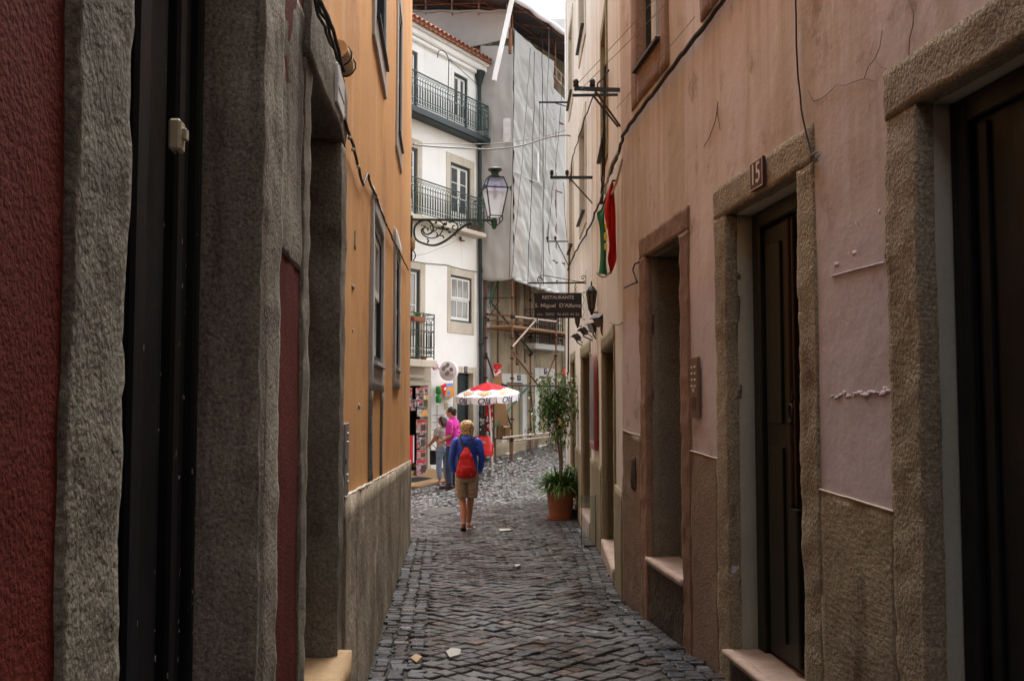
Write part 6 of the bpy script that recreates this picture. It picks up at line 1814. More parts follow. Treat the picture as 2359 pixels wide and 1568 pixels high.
# ------------------------------------------------------------------ sun umbrella
uY = 24.0
uc = at(1122, 883, uY); ub = at(1133, 1075, uY); ub.z = gz(ub.x, uY)
um = thing('sun_umbrella', (uc.x, uY, ub.z), 'red and white ice-cream parasol with the word Olá on its valance', 'parasol')
uR = 76 * uY / F
ez = at(1122, 907, uY).z - .0
vz = at(1122, 923, uY).z
apex = Vector((uc.x, uY, uc.z + .03))
tiltu = Matrix.Rotation(R(-2.5), 3, 'Y') @ Matrix.Rotation(R(6), 3, 'X')
def up_(r, a, z): 
    v = tiltu @ Vector((r * math.cos(a), r * math.sin(a), z - apex.z)); return apex + v
mb = MB(); NS = 8; rot0 = R(-90 + 22.5 - 6)
rings = [(0, 0), (.2, .0), (.42, 0), (.52, 0), (.75, 0), (1, 0)]
def canopy_pt(k, f, seg, nseg=4):
    a0 = rot0 + 2 * math.pi * k / NS; a1 = rot0 + 2 * math.pi * (k + 1) / NS
    t = seg / nseg
    p0 = Vector((math.cos(a0), math.sin(a0))); p1 = Vector((math.cos(a1), math.sin(a1))); p = p0.lerp(p1, t) * f * uR
    sag = .02 * math.sin(math.pi * t) * f
    z = apex.z - (apex.z - ez) * (f ** 1.15) + sag * (-1)
    return apex + tiltu @ Vector((p.x, p.y, z - apex.z))
for k in range(NS):
    for i, (f0, f1) in enumerate(((.0, .25), (.25, .5), (.5, .62), (.62, .8), (.8, 1.0))):
        for s_ in range(4):
            scal = lambda s__: .55 + .07 * math.sin(math.pi * s__ / 4)
            a_, b_ = (f0, f0), (f1, f1)
            g0_, g1_ = f0, f1
            if f1 == .5: b_ = (scal(s_), scal(s_ + 1))
            if f0 == .5: a_ = (scal(s_), scal(s_ + 1))
            vs = [canopy_pt(k, a_[0], s_), canopy_pt(k, a_[1], s_ + 1), canopy_pt(k, b_[1], s_ + 1), canopy_pt(k, b_[0], s_)]
            mb.add(vs, [(0, 3, 2, 1)], 0 if f1 <= .5 else 1)
cn = mb.build('canopy', [M['red_cloth'], M['white_cloth']], um); so = cn.modifiers.new('t', 'SOLIDIFY'); so.thickness = .006
mb = MB(); vh = ez - vz
for k in range(NS):
    for s_ in range(4):
        a_, b_ = canopy_pt(k, 1, s_), canopy_pt(k, 1, s_ + 1)
        dn = lambda ss: Vector((0, 0, -vh * (1 - .12 * abs(ss - 2) ** 2 / 4)))
        sh = .04 * (1 if s_ == 0 else 0), .04 * (1 if s_ == 3 else 0)
        d_ = (b_ - a_)
        mb.add([a_, b_, b_ + dn(s_ + 1) - d_ * sh[1] * 3, a_ + dn(s_) + d_ * sh[0] * 3], [(0, 1, 2, 3)])
vl = part(mb, 'valance', 'white_cloth', um); so = vl.modifiers.new('t', 'SOLIDIFY'); so.thickness = .004
for k in range(NS):
    a_, b_ = canopy_pt(k, 1, 0), canopy_pt(k, 1, 4); mid = canopy_pt(k, 1, 2) + Vector((0, 0, -vh * .5))
    xd = (b_ - a_).normalized(); out = (Vector((mid.x, mid.y, 0)) - Vector((apex.x, apex.y, 0))).normalized()
    text('Ol\u00e1', .215, mid + out * .008, xd, (0, 0, 1), M['violet'], um, shear=.25, bold=.003)
    # heart emblem on each white panel: nested heart outlines
    c0 = canopy_pt(k, .79, 2); dv = (canopy_pt(k, .95, 2) - canopy_pt(k, .65, 2)).normalized(); nrm_ = xd.cross(-dv).normalized()
    if nrm_.z < 0: nrm_ = -nrm_
    for (sc_, mm, lift) in ((1.0, 'violet', .008), (.90, 'orange', .010), (.76, 'white_cloth', .012), (.58, 'orange', .014), (.40, 'yellow', .016)):
        pts = []
        for i in range(28):
            th = 2 * math.pi * i / 28
            hx = 16 * math.sin(th) ** 3; hy = 13 * math.cos(th) - 5 * math.cos(2 * th) - 2 * math.cos(3 * th) - math.cos(4 * th)
            pts.append(c0 + xd * hx / 17 * .20 * sc_ - dv * hy / 17 * .125 * sc_ + nrm_ * lift)
        mb = MB(); mb.add(pts + [c0 + nrm_ * lift], [(i, (i + 1) % 28, 28) for i in range(28)]); part(mb, 'heart_emblem', mm, um)
mb = MB(); mb.tube([ub, Vector((ub.x, uY, ub.z + .02)), at(1131, 1000, uY), Vector((apex.x + .02, uY, apex.z - .02)), apex + Vector((0, 0, .04))], .018, 8); part(mb, 'pole', 'white_paint', um)
mb = MB()
for k in range(NS):
    a_ = canopy_pt(k, 1, 0); mb.tube([a_ + Vector((0, 0, -.02)), Vector((apex.x, apex.y, apex.z - .05))], .006, 4)
part(mb, 'ribs', 'grey_metal', um)
mb = MB(); mb.lathe((ub.x, uY, ub.z), [(0, 0), (.07, 0), (.07, .012), (.024, .02), (.024, .16), (0, .16)], 12); part(mb, 'base', 'pale_stone', um)

# ------------------------------------------------------------------ red plastic chair
cY = 23.6
cb_ = at(1112, 1072, cY); cz = gz(cb_.x, cY)
ch = thing('red_chair', (cb_.x, cY, cz), 'red plastic armchair with pale metal legs under the parasol', 'chair')
def cp(x, y, dy=0): q = at(x, y, cY); return Vector((q.x, cY + dy, q.z))
xl, xr = cp(1090, 1040).x, cp(1135, 1040).x
zs_ = cp(1110, 1046).z; ztb = cp(1110, 1004).z; zar = cp(1130, 1022).z
mb = MB(); mb.bbox(((xl + xr) / 2, cY + .0, zs_), ((xr - xl) / 2, 0, 0), (0, .22, 0), (0, 0, .022), b=.02); part(mb, 'seat', 'red_plastic', ch)
mb = MB(); vs = []
for i in range(9):
    for j in range(7):
        u = i / 8; v = j / 6
        x = xl + (xr - xl) * (u * (1 - .12 * v) + .0); y = cY + .20 + .10 * v - .05 * math.cos((u - .5) * 3.1)
        vs.append((x, y, zs_ + (ztb - zs_) * v * (1 - .06 * (2 * u - 1) ** 2)))
mb.add(vs, [(i * 7 + j, (i + 1) * 7 + j, (i + 1) * 7 + j + 1, i * 7 + j + 1) for i in range(8) for j in range(6)], 0, True)
bk = part(mb, 'backrest', 'red_plastic', ch); so = bk.modifiers.new('t', 'SOLIDIFY'); so.thickness = .015
text('Ol\u00e1', .09, ((xl + xr) / 2, cY + .13, zs_ + (ztb - zs_) * .65), (1, 0, 0), (0, 0, 1), M['enamel_white'], bk)
for sx_ in (xl, xr):
    mb = MB(); mb.tube(spline([Vector((sx_, cY + .22, zar)), Vector((sx_, cY, zar + .015)), Vector((sx_, cY - .18, zar)), Vector((sx_, cY - .20, zs_ + .1)), Vector((sx_, cY - .18, zs_))]), .022, 6); part(mb, 'armrest', 'red_plastic', ch)
    for dy in (-.20, .20):
        mb = MB(); mb.tube([Vector((sx_ * .97 + (xl + xr) / 2 * .03, cY + dy * .9, zs_ - .01)), Vector((sx_, cY + dy * 1.15, gz(sx_, cY + dy) + .02))], .013, 6); part(mb, 'leg', 'pale_stone', ch)

# ------------------------------------------------------------------ shop goods
dY0, dz0 = W(1034, 854, .45)
dc = WF.p(W(1034, 854, .42)[0], dz0, .42)
js = thing('round_sign', WF.p(W(1040, 854)[0], dz0, 0), 'round white double-sided sign with a grey clover reading JOGOS', 'sign')
r_ = 22.5 * dc.y / F
ax = Vector((-.42, -1, 0)).normalized()
u_ = Vector((0, 0, 1)).cross(ax).normalized()
if u_.x < 0: u_ = -u_
mb = MB(); mb.lathe(dc, [(0, -.06), (r_ * .96, -.06), (r_, -.05), (r_, .05), (r_ * .96, .06), (0, .06)], 40, axis=ax); part(mb, 'disc', 'disc_white', js)
mb = MB()
fc = dc + ax * .0615
for (dx, dz, a, s_) in ((-.30, .33, 40, 1), (.20, .20, -40, .9), (-.25, -.05, 130, 1.05), (.18, -.22, 220, 1.1)):
    c = fc + u_ * r_ * dx * .8 + Vector((0, 0, r_ * (dz * .9 + .12)))
    for off in (-.07, .07): mb.ball(c + (u_ * math.cos(R(a)) + Vector((0, 0, math.sin(R(a))))) * off * 1.1, (r_ * .21 * s_, r_ * .21 * s_, .003), 12, 6, axes=(u_, Vector((0, 0, 1)), ax))
part(mb, 'clover', 'grey_metal', js)
text('JOGOS', r_ * .40, fc + Vector((0, 0, -r_ * .45)), u_, (0, 0, 1), M['grey_metal'], js)
mb = MB(); mb.bar(dc + Vector((0, 0, r_ * .3)), WF.p(dY0 + .2, dz0 + r_ * .3, 0), .03, .03); part(mb, 'bracket', 'grey_metal', js)

def paper_mat(i, base, inks):
    return mat('cover_%d' % i, base, inks[0], inks[1], rough=.6, bump=0, scale=9 + i, sscale=(18, 18, 14), c3lo=.5, c3hi=.54)
covers = [paper_mat(0, (.55, .5, .48), ((.35, .08, .08), (.08, .07, .08))), paper_mat(1, (.50, .46, .40), ((.16, .15, .15), (.45, .1, .09))), paper_mat(2, (.6, .55, .5), ((.5, .4, .12), (.12, .14, .25))), paper_mat(3, (.56, .5, .5), ((.5, .12, .2), (.1, .1, .12)))]
def cover(x0, x1, y0, y1, o, label, mi, group, name='newspaper', lean=0):
    Ya, za = WF.hit((x0 + x1) / 2, (y0 + y1) / 2, o)
    Yb0 = WF.hit(x0, (y0 + y1) / 2, o)[0]; Yb1 = WF.hit(x1, (y0 + y1) / 2, o)[0]
    zt_ = WF.hit(x0, y0, o)[1]; zb_ = WF.hit(x0, y1, o)[1]
    t = thing(name, WF.p(Ya, zb_, o), label, 'magazine' if name == 'magazine' else 'newspaper', group)
    mb = MB(); WF.box(mb, Yb0, Yb1, zb_, zt_, o - .006, o + .004); part(mb, 'sheet', covers[mi], t)
    h = zt_ - zb_; w = Yb1 - Yb0
    mb = MB(); WF.box(mb, Yb0 + w * .06, Yb1 - w * .06, zt_ - h * .22, zt_ - h * .06, o + .0045, o + .0055); part(mb, 'masthead', 'red_cloth' if mi in (1, 3) else 'black_cloth', t)
    mb = MB(); WF.box(mb, Yb0 + w * .45, Yb1 - w * .08, zb_ + h * .14, zb_ + h * .62, o + .0045, o + .0055); part(mb, 'photo_block', 'leather' if mi != 2 else 'orange', t)
G1 = 'newspapers hanging at the shop door'
cover(960, 980, 1000, 1033, .16, 'topmost of four newspapers hanging in a column at the shop door', 0, G1)
cover(960, 981, 1036, 1056, .16, 'second newspaper from the top of the hanging column', 1, G1)
cover(959, 982, 1058, 1095, .16, 'third newspaper of the hanging column, with a pink-brown picture', 3, G1)
cover(959, 982, 966, 997, .17, 'newspaper with a black figure above the hanging column', 1, G1)
G2 = 'magazines hanging above the shop door'
for i, (x0, x1, y0, y1, mi, lb__) in enumerate(((958, 974, 893, 906, 1, 'orange and white magazine, top left of the hanging group'), (958, 975, 907, 921, 0, 'dark magazine with a portrait below the orange and white one'), (975, 985, 890, 905, 3, 'pink spotted magazine at the top right of the hanging group'), (976, 986, 906, 920, 2, 'yellow magazine on the right of the hanging group'), (957, 974, 923, 936, 3, 'white and pink magazine in the middle of the hanging group'), (946, 957, 920, 945, 0, 'white patterned bag at the left of the hanging group'), (943, 949, 893, 935, 3, 'narrow white and pink pack hanging at the far left'), (961, 985, 938, 959, 2, 'wide brown and yellow magazine at the bottom of the group'))):
    cover(x0, x1, y0, y1, .20 + .006 * i, lb__, mi, G2, 'magazine')
mb = MB(); c = WF.p(W(950, 910, .2)[0], W(950, 889, .2)[1], .19); mb.tube([WF.p(W(938, 889, .2)[0], c.z, .19), WF.p(W(988, 886, .2)[0], c.z + .02, .19)], .008, 5)
hr = mb.build('hanging_rail', M['black_iron']); tag(hr, 'thin dark rail above the shop door from which magazines hang', 'rail')
# red banner, blue panel, dark goods inside
Ya = W(946, 1010, -.1)[0]
t = thing('red_banner', WF.p(W(946, 1010, .12)[0], -1.1, .12), 'narrow red banner hanging at the left edge of the shop door', 'banner')
mb = MB(); WF.box(mb, W(936, 1010, .12)[0], W(952, 1010, .12)[0], W(945, 1068, .12)[1], W(945, 1002, .12)[1], .11, .12); part(mb, 'cloth', 'red_cloth', t)
mb = MB(); WF.box(mb, W(951.5, 1010, .12)[0], W(954, 1010, .12)[0], W(945, 1066, .12)[1], W(945, 1003, .12)[1], .105, .125); part(mb, 'edge', 'white_cloth', t)
bp_ = thing('blue_sign', WF.p(W(955, 1080, .05)[0], W(955, 1085, .05)[1], .05), 'dark blue panel with pale and yellow words at the foot of the shop door', 'sign')
mb = MB(); a0_, a1_ = W(936, 1070, .05)[0], W(971, 1070, .05)[0]; z0_, z1_ = W(955, 1082, .05)[1], W(955, 1061, .05)[1]; WF.box(mb, a0_, a1_, z0_, z1_, .03, .05); part(mb, 'panel', 'blue_poster', bp_)
text('eu', .13, WF.p(W(945, 1068, .05)[0], W(945, 1070, .05)[1], .052), WF.d, (0, 0, 1), M['letter'], bp_)
text('aqui.', .13, WF.p(W(959, 1068, .05)[0], W(959, 1070, .05)[1], .052), WF.d, (0, 0, 1), M['yellow'], bp_)
sh_ = thing('shop_shelf', WF.p(SH[1] - .7, -1.6, -.9), 'dark shelf of mixed goods inside the shop doorway', 'shelf')
mb = MB()
for k in range(5): WF.box(mb, SH[0] + .05, SH[1] + .2, -1.5 + .45 * k, -1.47 + .45 * k, -1.1, -.8)
part(mb, 'board', 'brown_door', sh_)
q = random.Random(8)
mb = MB()
for k in range(5):
    Y = SH[0] + .1
    while Y < SH[1] + .1:
        w = q.uniform(.05, .12); WF.box(mb, Y, Y + w * .9, -1.47 + .45 * k, -1.47 + .45 * k + q.uniform(.12, .36), -1.0, -.8 + q.uniform(-.05, .02)); Y += w
tag(part(mb, 'packets', 'shop_goods', sh_), None, None, None, 'stuff')
# doormat and stone apron
apr = [at(936, 1120, 21.9), at(965, 1125, 21.8), at(1012, 1108, 22.4), at(1040, 1092, 23.0), at(1008, 1075, 24.0), at(936, 1088, 23.4)]
mb = MB(); mb.prism([Vector((p.x - .9 * (1 if i in (0, 5) else 0), p.y, gz(p.x, p.y) - .02)) for i, p in enumerate(apr)], (0, 0, .05)); 
slab = mb.build('stone_apron', M['tan_stone']); tag(slab, 'flat ochre stone slab laid on the setts before the shop door', 'stone slab')
mt = [at(936, 1108, 22.3), at(958, 1108, 22.3), at(998, 1096, 22.8), at(968, 1094, 23.0)]
mb = MB(); mb.prism([Vector((p.x - (.8 if i == 0 else 0), p.y, gz(p.x, p.y) + .032)) for i, p in enumerate(mt)], (0, 0, .012)); mt_ = mb.build('doormat', M['rubber']); tag(mt_, 'black doormat lying on the ochre slab before the shop', 'doormat')
# inflatable beach toys on the shop wall
c = WF.p(W(1010, 905, .12)[0], W(1010, 928, .12)[1], .12)
gt = thing('green_toy', c, 'bright green plastic toy hanging on the white wall left of the round sign', 'toy')
mb = MB(); mb.tube([c, c + Vector((0, 0, .06)), c + Vector((0, 0, .16)), c + Vector((0, 0, .19))], [.055, .07, .065, .03], 10); mb.tube([c + Vector((0, 0, .2)), c + Vector((0, 0, .23)), c + Vector((0, 0, .36)), c + Vector((0, 0, .40))], [.03, .068, .07, .05], 10); part(mb, 'body', 'green_toy', gt)
bgk = thing('beach_kite', WF.p(W(1032, 920, .1)[0], W(1032, 930, .1)[1], .1), 'orange and blue beach bag with a red pennant hanging under the round sign', 'beach toy')
def wq(pts, o): return [WF.p(*WF.hit(x, y, o), o) for x, y in pts]
def zk(pts): return [((980 + x / 10.453) / 1.0598, (860 + y / 10.453) / 1.0598) for x, y in pts]
mb = MB(); mb.prism(wq(zk([(1090, 790), (1305, 785), (1320, 1080), (1240, 1180), (1090, 1190)]), .08), WF.n * .03); part(mb, 'bag', 'orange', bgk)
mb = MB(); mb.prism(wq(zk([(1130, 790), (1303, 783), (1303, 865), (1150, 880)]), .112), WF.n * .004); mb.prism(wq(zk([(1160, 1000), (1210, 970), (1260, 1010), (1230, 1080), (1170, 1080)]), .112), WF.n * .004); part(mb, 'blue_print', 'jacket_light', bgk)
mb = MB(); mb.prism(wq(zk([(945, 870), (1130, 795), (1160, 900), (1100, 1100), (1040, 1000)]), .13), WF.n * .006); part(mb, 'pennant', 'red_cloth', bgk)
mb = MB(); mb.prism(wq(zk([(1080, 930), (1130, 880), (1150, 920), (1110, 970)]), .137), WF.n * .003); part(mb, 'pennant_mark', 'white_cloth', bgk)
mb = MB(); mb.prism(wq(zk([(1080, 1100), (1240, 1130), (1220, 1200), (1100, 1210)]), .12), WF.n * .004); part(mb, 'tail', 'curtain_glass', bgk)
yt = thing('yellow_notice', WF.p(W(1026, 940, .03)[0], W(1026, 946, .03)[1], .03), 'small yellow notice taped to the white wall under the beach bag', 'notice')
mb = MB(); mb.prism(wq(zk([(1100, 1290), (1190, 1290), (1190, 1460), (1100, 1460)]), .01), WF.n * .004); part(mb, 'sheet', 'letter', yt)
mb = MB(); mb.prism(wq(zk([(1115, 1300), (1175, 1300), (1175, 1360), (1115, 1360)]), .015), WF.n * .002); part(mb, 'print', 'yellow', yt)
pk = thing('pink_bag', WF.p(W(1000, 880, .2)[0], W(1000, 880, .2)[1], .2), 'pink and white toy bag hanging under the small balcony', 'toy')
mb = MB(); mb.prism(wq(zk([(740, 270), (870, 270), (905, 400), (820, 450), (780, 380)]), .18), WF.n * .05); part(mb, 'body', 'pink_toy', pk)
bx = thing('grid_rack', WF.p(W(1012, 985, .03)[0], W(1012, 1010, .03)[1], .03), 'thin wire display rack fixed to the white wall behind the two people', 'rack')
mb = MB()
for (x0, y0, x1, y1) in ((1007, 932, 1007, 1015), (997, 956, 1024, 955), (997, 972, 1024, 971), (997, 990, 1024, 989)):
    p_, q_ = wq([(x0, y0), (x1, y1)], .03); mb.tube([p_, q_], .008, 4)
part(mb, 'wire', 'grey_metal', bx)
# red string of goods under the parasol, cardboard boxes, ice-cream board
rg = thing('red_goods_rack', SP(.1, .35, -1.4), 'tall rack of dark red strings of goods hanging beneath the parasol', 'display rack')
mb = MB(); q = random.Random(3)
for i in range(190):
    c = at(q.uniform(1119, 1134), q.uniform(925, 992), 25.2) + Vector((0, q.gauss(0, .05), 0)); mb.ball(c, (.035, .03, .022), 6, 4)
tag(part(mb, 'red_packets', 'red_cloth', rg), None, None, None, 'stuff')
mb = MB()
for i in range(14): mb.ball(at(q.uniform(1121, 1137), q.uniform(960, 1002), 25.05), (.022, .02, .04), 6, 4)
for i in range(12): mb.ball(at(q.uniform(1106, 1118), q.uniform(965, 990), 25.1), (.025, .02, .03), 6, 4)
tag(part(mb, 'white_packets', 'pale_stone', rg), None, None, None, 'stuff')
mb = MB()
for x in (1112, 1118, 1136, 1138): mb.bar(at(x, 925, 25.15), at(x + 1, 1030, 25.15), .05 if x in (1112, 1136) else .02, .02, up=(1, 0, 0))
part(mb, 'post', 'dark_pipe', rg)
for i, (x0, x1, y0, y1, Yc_, lab) in enumerate(((1143, 1160, 978, 1007, 26.0, 'tall open cardboard box standing by the scaffold'), (1160, 1176, 984, 1006, 25.95, 'lower cardboard box leaning beside the tall open one'))):
    a_, b_ = at(x0, y1, Yc_), at(x1, y0, Yc_)
    bx_ = thing('cardboard_box', ((a_.x + b_.x) / 2, Yc_, a_.z), lab, 'box', 'cardboard boxes by the scaffold')
    mb = MB(); mb.box(a_.x, b_.x, Yc_ - .12, Yc_ + .12, a_.z, b_.z); part(mb, 'carton', 'card', bx_)
    mb = MB()
    for s_ in (-1, 1): mb.obox(((a_.x + b_.x) / 2 + s_ * (b_.x - a_.x) * .38, Yc_ - .14, b_.z + .02), ((b_.x - a_.x) * .16, 0, .01 * s_), (0, .10, 0), (0, 0, .004))
    mb.box(a_.x + .02, a_.x + .05, Yc_ - .125, Yc_ - .119, a_.z, b_.z); part(mb, 'flap', 'brown_door', bx_)
    if i == 0: a_t, b_t = a_, b_
tb = thing('low_table', (at(1150, 1020, 25.9).x, 25.9, gz(0, 25.9)), 'low wooden bench carrying the cardboard boxes', 'bench')
a_, b_ = at(1138, 1008, 25.95), at(1178, 1006, 25.95)
mb = MB(); mb.box(a_.x, b_.x, 25.78, 26.1, a_.z - .035, a_.z - .002); part(mb, 'top', 'brown_door', tb)
for xx in (a_.x + .03, b_.x - .03):
    mb = MB(); mb.box(xx - .02, xx + .02, 25.8, 25.84, gz(xx, 25.8) - .02, a_.z - .036); part(mb, 'leg', 'brown_door', tb)
ib = thing('ice_cream_board', (at(1147, 900, 25.7).x, 25.7, at(1147, 920, 25.7).z - 1.6), 'tall ice-cream board with a red heart outline above a red and white panel', 'sign board')
def zi(pts, Y=25.7): return [at((1195 + x / 13.07) / 1.0598, (840 + y / 13.07) / 1.0598, Y) for x, y in pts]
mb = MB(); mb.prism(zi([(150, 1010), (385, 1000), (430, 1290), (620, 2600), (140, 2600), (150, 1290)]), (0, .02, 0)); part(mb, 'board', 'card', ib)
mb = MB(); mb.prism(zi([(130, 820), (350, 815), (375, 1000), (150, 1005)], 25.68), (0, .02, 0)); part(mb, 'panel', 'white_cloth', ib)
mb = MB(); mb.prism(zi([(140, 835), (330, 830), (180, 960)], 25.675), (0, .004, 0)); mb.prism(zi([(220, 985), (370, 900), (370, 990)], 25.675), (0, .004, 0)); part(mb, 'red_print', 'red_cloth', ib)
mb = MB()
for s_ in (1, .7, .4):
    pts = []
    for i in range(29):
        th = 2 * math.pi * i / 28
        hx = 16 * math.sin(th) ** 3; hy = 13 * math.cos(th) - 5 * math.cos(2 * th) - 2 * math.cos(3 * th) - math.cos(4 * th)
        x_ = 255 + (hx * 7.6 * s_) + hy * 1.4 * s_; y_ = 715 - hy * 6.6 * s_
        pts.append(zi([(x_, y_)], 25.66)[0])
    mb.tube(pts, .016, 5)
part(mb, 'heart', 'red_cloth', ib)

# ------------------------------------------------------------------ small things on the setts
def flat(name, pts, m, h, label, cat, lift=.004):
    mb = MB(); P = []
    for (x, y) in pts:
        r = ray(x, y); t = 5.0
        for _ in range(60):
            p = r * t; g = gz(p.x, p.y) + lift
            t = t * g / p.z if False else t + (p.z - g) / max(.02, -r.z + .04) * .5
        P.append(Vector((r.x * t, r.y * t, gz(r.x * t, r.y * t) + lift)))
    mb.prism(P, (0, 0, h)); o = mb.build(name, M[m]); return tag(o, label, cat)
flat('utility_cover', [(968, 1181), (995, 1170), (1052, 1166), (1050, 1180), (992, 1190)], 'manhole', .006, 'dark rectangular utility cover set in the street beside the walking woman', 'cover')
flat('paper_scrap', [(1150, 1219), (1175, 1218), (1177, 1222), (1151, 1224)], 'litter', .012, 'pale strip of paper lying on the setts behind the woman', 'litter', .006)
flat('crushed_cup', [(1183, 1304), (1196, 1302), (1200, 1305), (1188, 1308)], 'litter', .02, 'small crushed white scrap in the middle of the alley', 'litter', .004)
flat('plastic_bag', [(1027, 1503), (1040, 1495), (1062, 1498), (1060, 1510), (1036, 1517)], 'litter', .012, 'crumpled pale plastic scrap trodden onto the nearest setts', 'litter', .004)
flat('dry_leaf', [(945, 1517), (958, 1508), (972, 1515), (960, 1528)], 'tan_stone', .01, 'dry brown leaf near the stone doorstep on the left', 'leaf', .006)
flat('pale_pebble', [(1696, 1488), (1706, 1484), (1716, 1490), (1706, 1497)], 'lime_stone', .03, 'pale round pebble by the right wall', 'pebble', .0)
for i, (x, y) in enumerate(((1152, 1063), (1196, 1105 - 50), (1135, 1068))):
    flat('paper_scrap', [(x - 5, y), (x + 5, y - 1), (x + 6, y + 2), (x - 4, y + 3)], 'litter', .01, ('white paper scrap on the ground beside the chair legs', 'tiny white scrap on the setts right of the scaffold pole', 'small white scrap just behind the chair legs')[i], 'litter', .01)
# red thing beyond the potted tree: waste bag / person-sized red marker
rb = thing('red_bag', at(1299, 870, 24), 'small red hanging bag at the far corner of the cream house above the tree', 'bag')
mb = MB(); mb.ball(at(1299, 858, 21.2), (.035, .04, .08), 8, 6); part(mb, 'pouch', 'red_cloth', rb)
mb = MB(); mb.tube([at(1299, 852, 21.2), at(1302, 842, 20.7)], .004, 4); part(mb, 'string', 'cable', rb)

# ------------------------------------------------------------------ people
class Body:
    def __init__(s, X, Y, yaw, H, dz=0.0):
        s.o = Vector((X, Y, gz(X, Y) + dz)); s.k = H / 1.70; s.m = Matrix.Rotation(R(yaw), 3, 'Z')
    def w(s, p): return s.o + s.m @ (Vector(p) * s.k)
    def v(s, d): return s.m @ Vector(d)
    def loft(s, mb, secs, side=(1, 0, 0), n=18):
        return mb.loft([(s.w(q[0]), q[1] * s.k, q[2] * s.k) for q in secs], s.v(side), n)
    def ball(s, mb, c, r, rot=None):
        A = [s.v((1, 0, 0)), s.v((0, 1, 0)), s.v((0, 0, 1))]
        if rot: 
            rm = Matrix.Rotation(R(rot[0]), 3, rot[1]); A = [s.m @ (rm @ Vector(e)) for e in ((1, 0, 0), (0, 1, 0), (0, 0, 1))]
        return mb.ball(s.w(c), tuple(q * s.k for q in r), 14, 10, axes=A)
    def limb(s, mb, pts, rad, flat=1.0, side=(1, 0, 0), k=5, n=14):
        P = spline([Vector(p) for p in pts], k); m_ = len(P); secs = []
        L = [0]
        for a, b in zip(P, P[1:]): L.append(L[-1] + (b - a).length)
        n_ = len(pts) - 1
        for i, p in enumerate(P):
            f = min(n_ - 1e-6, i / k); j = int(f); t = f - j; t = t * t * (3 - 2 * t)
            r = rad[j] + (rad[j + 1] - rad[j]) * t
            secs.append((p, r, r * flat))
        return s.loft(mb, secs, side, n)
    def hand(s, mb, wr, d, pn, th, curl=.5):
        """palm, five separate fingers of different lengths with knuckle bends, thumb from the side of the palm"""
        wr, d, pn, th = Vector(wr), Vector(d).normalized(), Vector(pn).normalized(), Vector(th).normalized()
        s.loft(mb, [(wr - d * .02, .026, .020), (wr + d * .01, .030, .019), (wr + d * .045, .040, .017), (wr + d * .085, .042, .014), (wr + d * .095, .038, .010)], th)
        for i, (off, L) in enumerate(((.030, .068), (.010, .076), (-.011, .070), (-.031, .055))):
            p = wr + d * .085 + th * off; dd = d.copy(); pts = [p - d * .01]; q = p
            for j, f in enumerate((.45, .30, .25)):
                dd = (dd + pn * curl * (.35 + .35 * j)).normalized(); q = q + dd * L * f; pts.append(q)
            s.loft(mb, [(a, .0088 - .0008 * j, .0085 - .0008 * j) for j, a in enumerate(pts)], th, 10)
        p = wr + d * .030 + th * .030; q = p + (th * .8 + d * .7 + pn * .3).normalized() * .035; r_ = q + (th * .2 + d + pn * .5).normalized() * .028
        s.loft(mb, [(p - th * .012, .013, .012), (q, .0105, .010), (r_, .0085, .008)], pn, 10)
    def head(s, mb, c, yaw=0, fem=True):
        c = Vector(c); rm = Matrix.Rotation(R(yaw), 3, 'Z')
        def b(p, r): 
            A = [s.m @ (rm @ Vector(e)) for e in ((1, 0, 0), (0, 1, 0), (0, 0, 1))]
            mb.ball(s.w(c + rm @ Vector(p)), tuple(q * s.k for q in r), 14, 10, axes=A)
        b((0, 0, .02), (.074, .094, .092)); b((0, .025, -.025), (.062, .072, .07)); b((0, .045, -.075), (.040, .042, .032)); b((0, .02, -.06), (.052, .055, .04))
        b((0, .093, .042), (.045, .012, .014)); b((0, .102, -.012), (.013, .020, .020)); b((0, .098, .010), (.009, .012, .026)); b((0, .090, -.050), (.024, .012, .010))
        for sx_ in (-1, 1):
            b((sx_ * .074, -.005, -.005), (.010, .020, .032)); b((sx_ * .038, .062, -.02), (.022, .022, .02)); b((sx_ * .03, .082, .015), (.013, .008, .008))
        return rm
def person(label, X, Y, yaw, H, dz=0.0, group=None):
    b = Body(X, Y, yaw, H, dz)
    t = thing('person', b.o, label, 'person', group)
    return b, t

# --- woman walking away with a red backpack
wc = at(1075, 1212, 15.4)
B, t = person('woman walking away in a blue jacket and khaki shorts with a small red backpack', wc.x, 15.4, 0, 1.67)
mb = MB()
B.loft(mb, [((0, 0, .80), .12, .09), ((0, 0, .92), .16, .11), ((0, 0, 1.05), .12, .09), ((0, .01, 1.2), .14, .10), ((0, 0, 1.34), .155, .10), ((0, -.01, 1.41), .10, .07), ((0, 0, 1.45), .052, .055), ((0, .012, 1.54), .050, .055)])
B.limb(mb, [(-.085, 0, .90), (-.07, .01, .50), (-.048, -.10, .30), (-.032, -.22, .125)], [.090, .056, .054, .034]); 
B.limb(mb, [(.085, 0, .90), (.062, .06, .50), (.038, .10, .30), (.028, .13, .10)], [.090, .056, .054, .033])
B.loft(mb, [((-.034, -.24, .14), .030, .034), ((-.036, -.215, .085), .034, .034), ((-.040, -.18, .045), .040, .020), ((-.044, -.13, .028), .044, .014), ((-.046, -.09, .024), .034, .010)])
B.loft(mb, [((.026, .09, .045), .030, .036), ((.034, .13, .05), .034, .034), ((.050, .19, .035), .042, .022), ((.064, .25, .024), .046, .014), ((.070, .29, .02), .034, .010)])
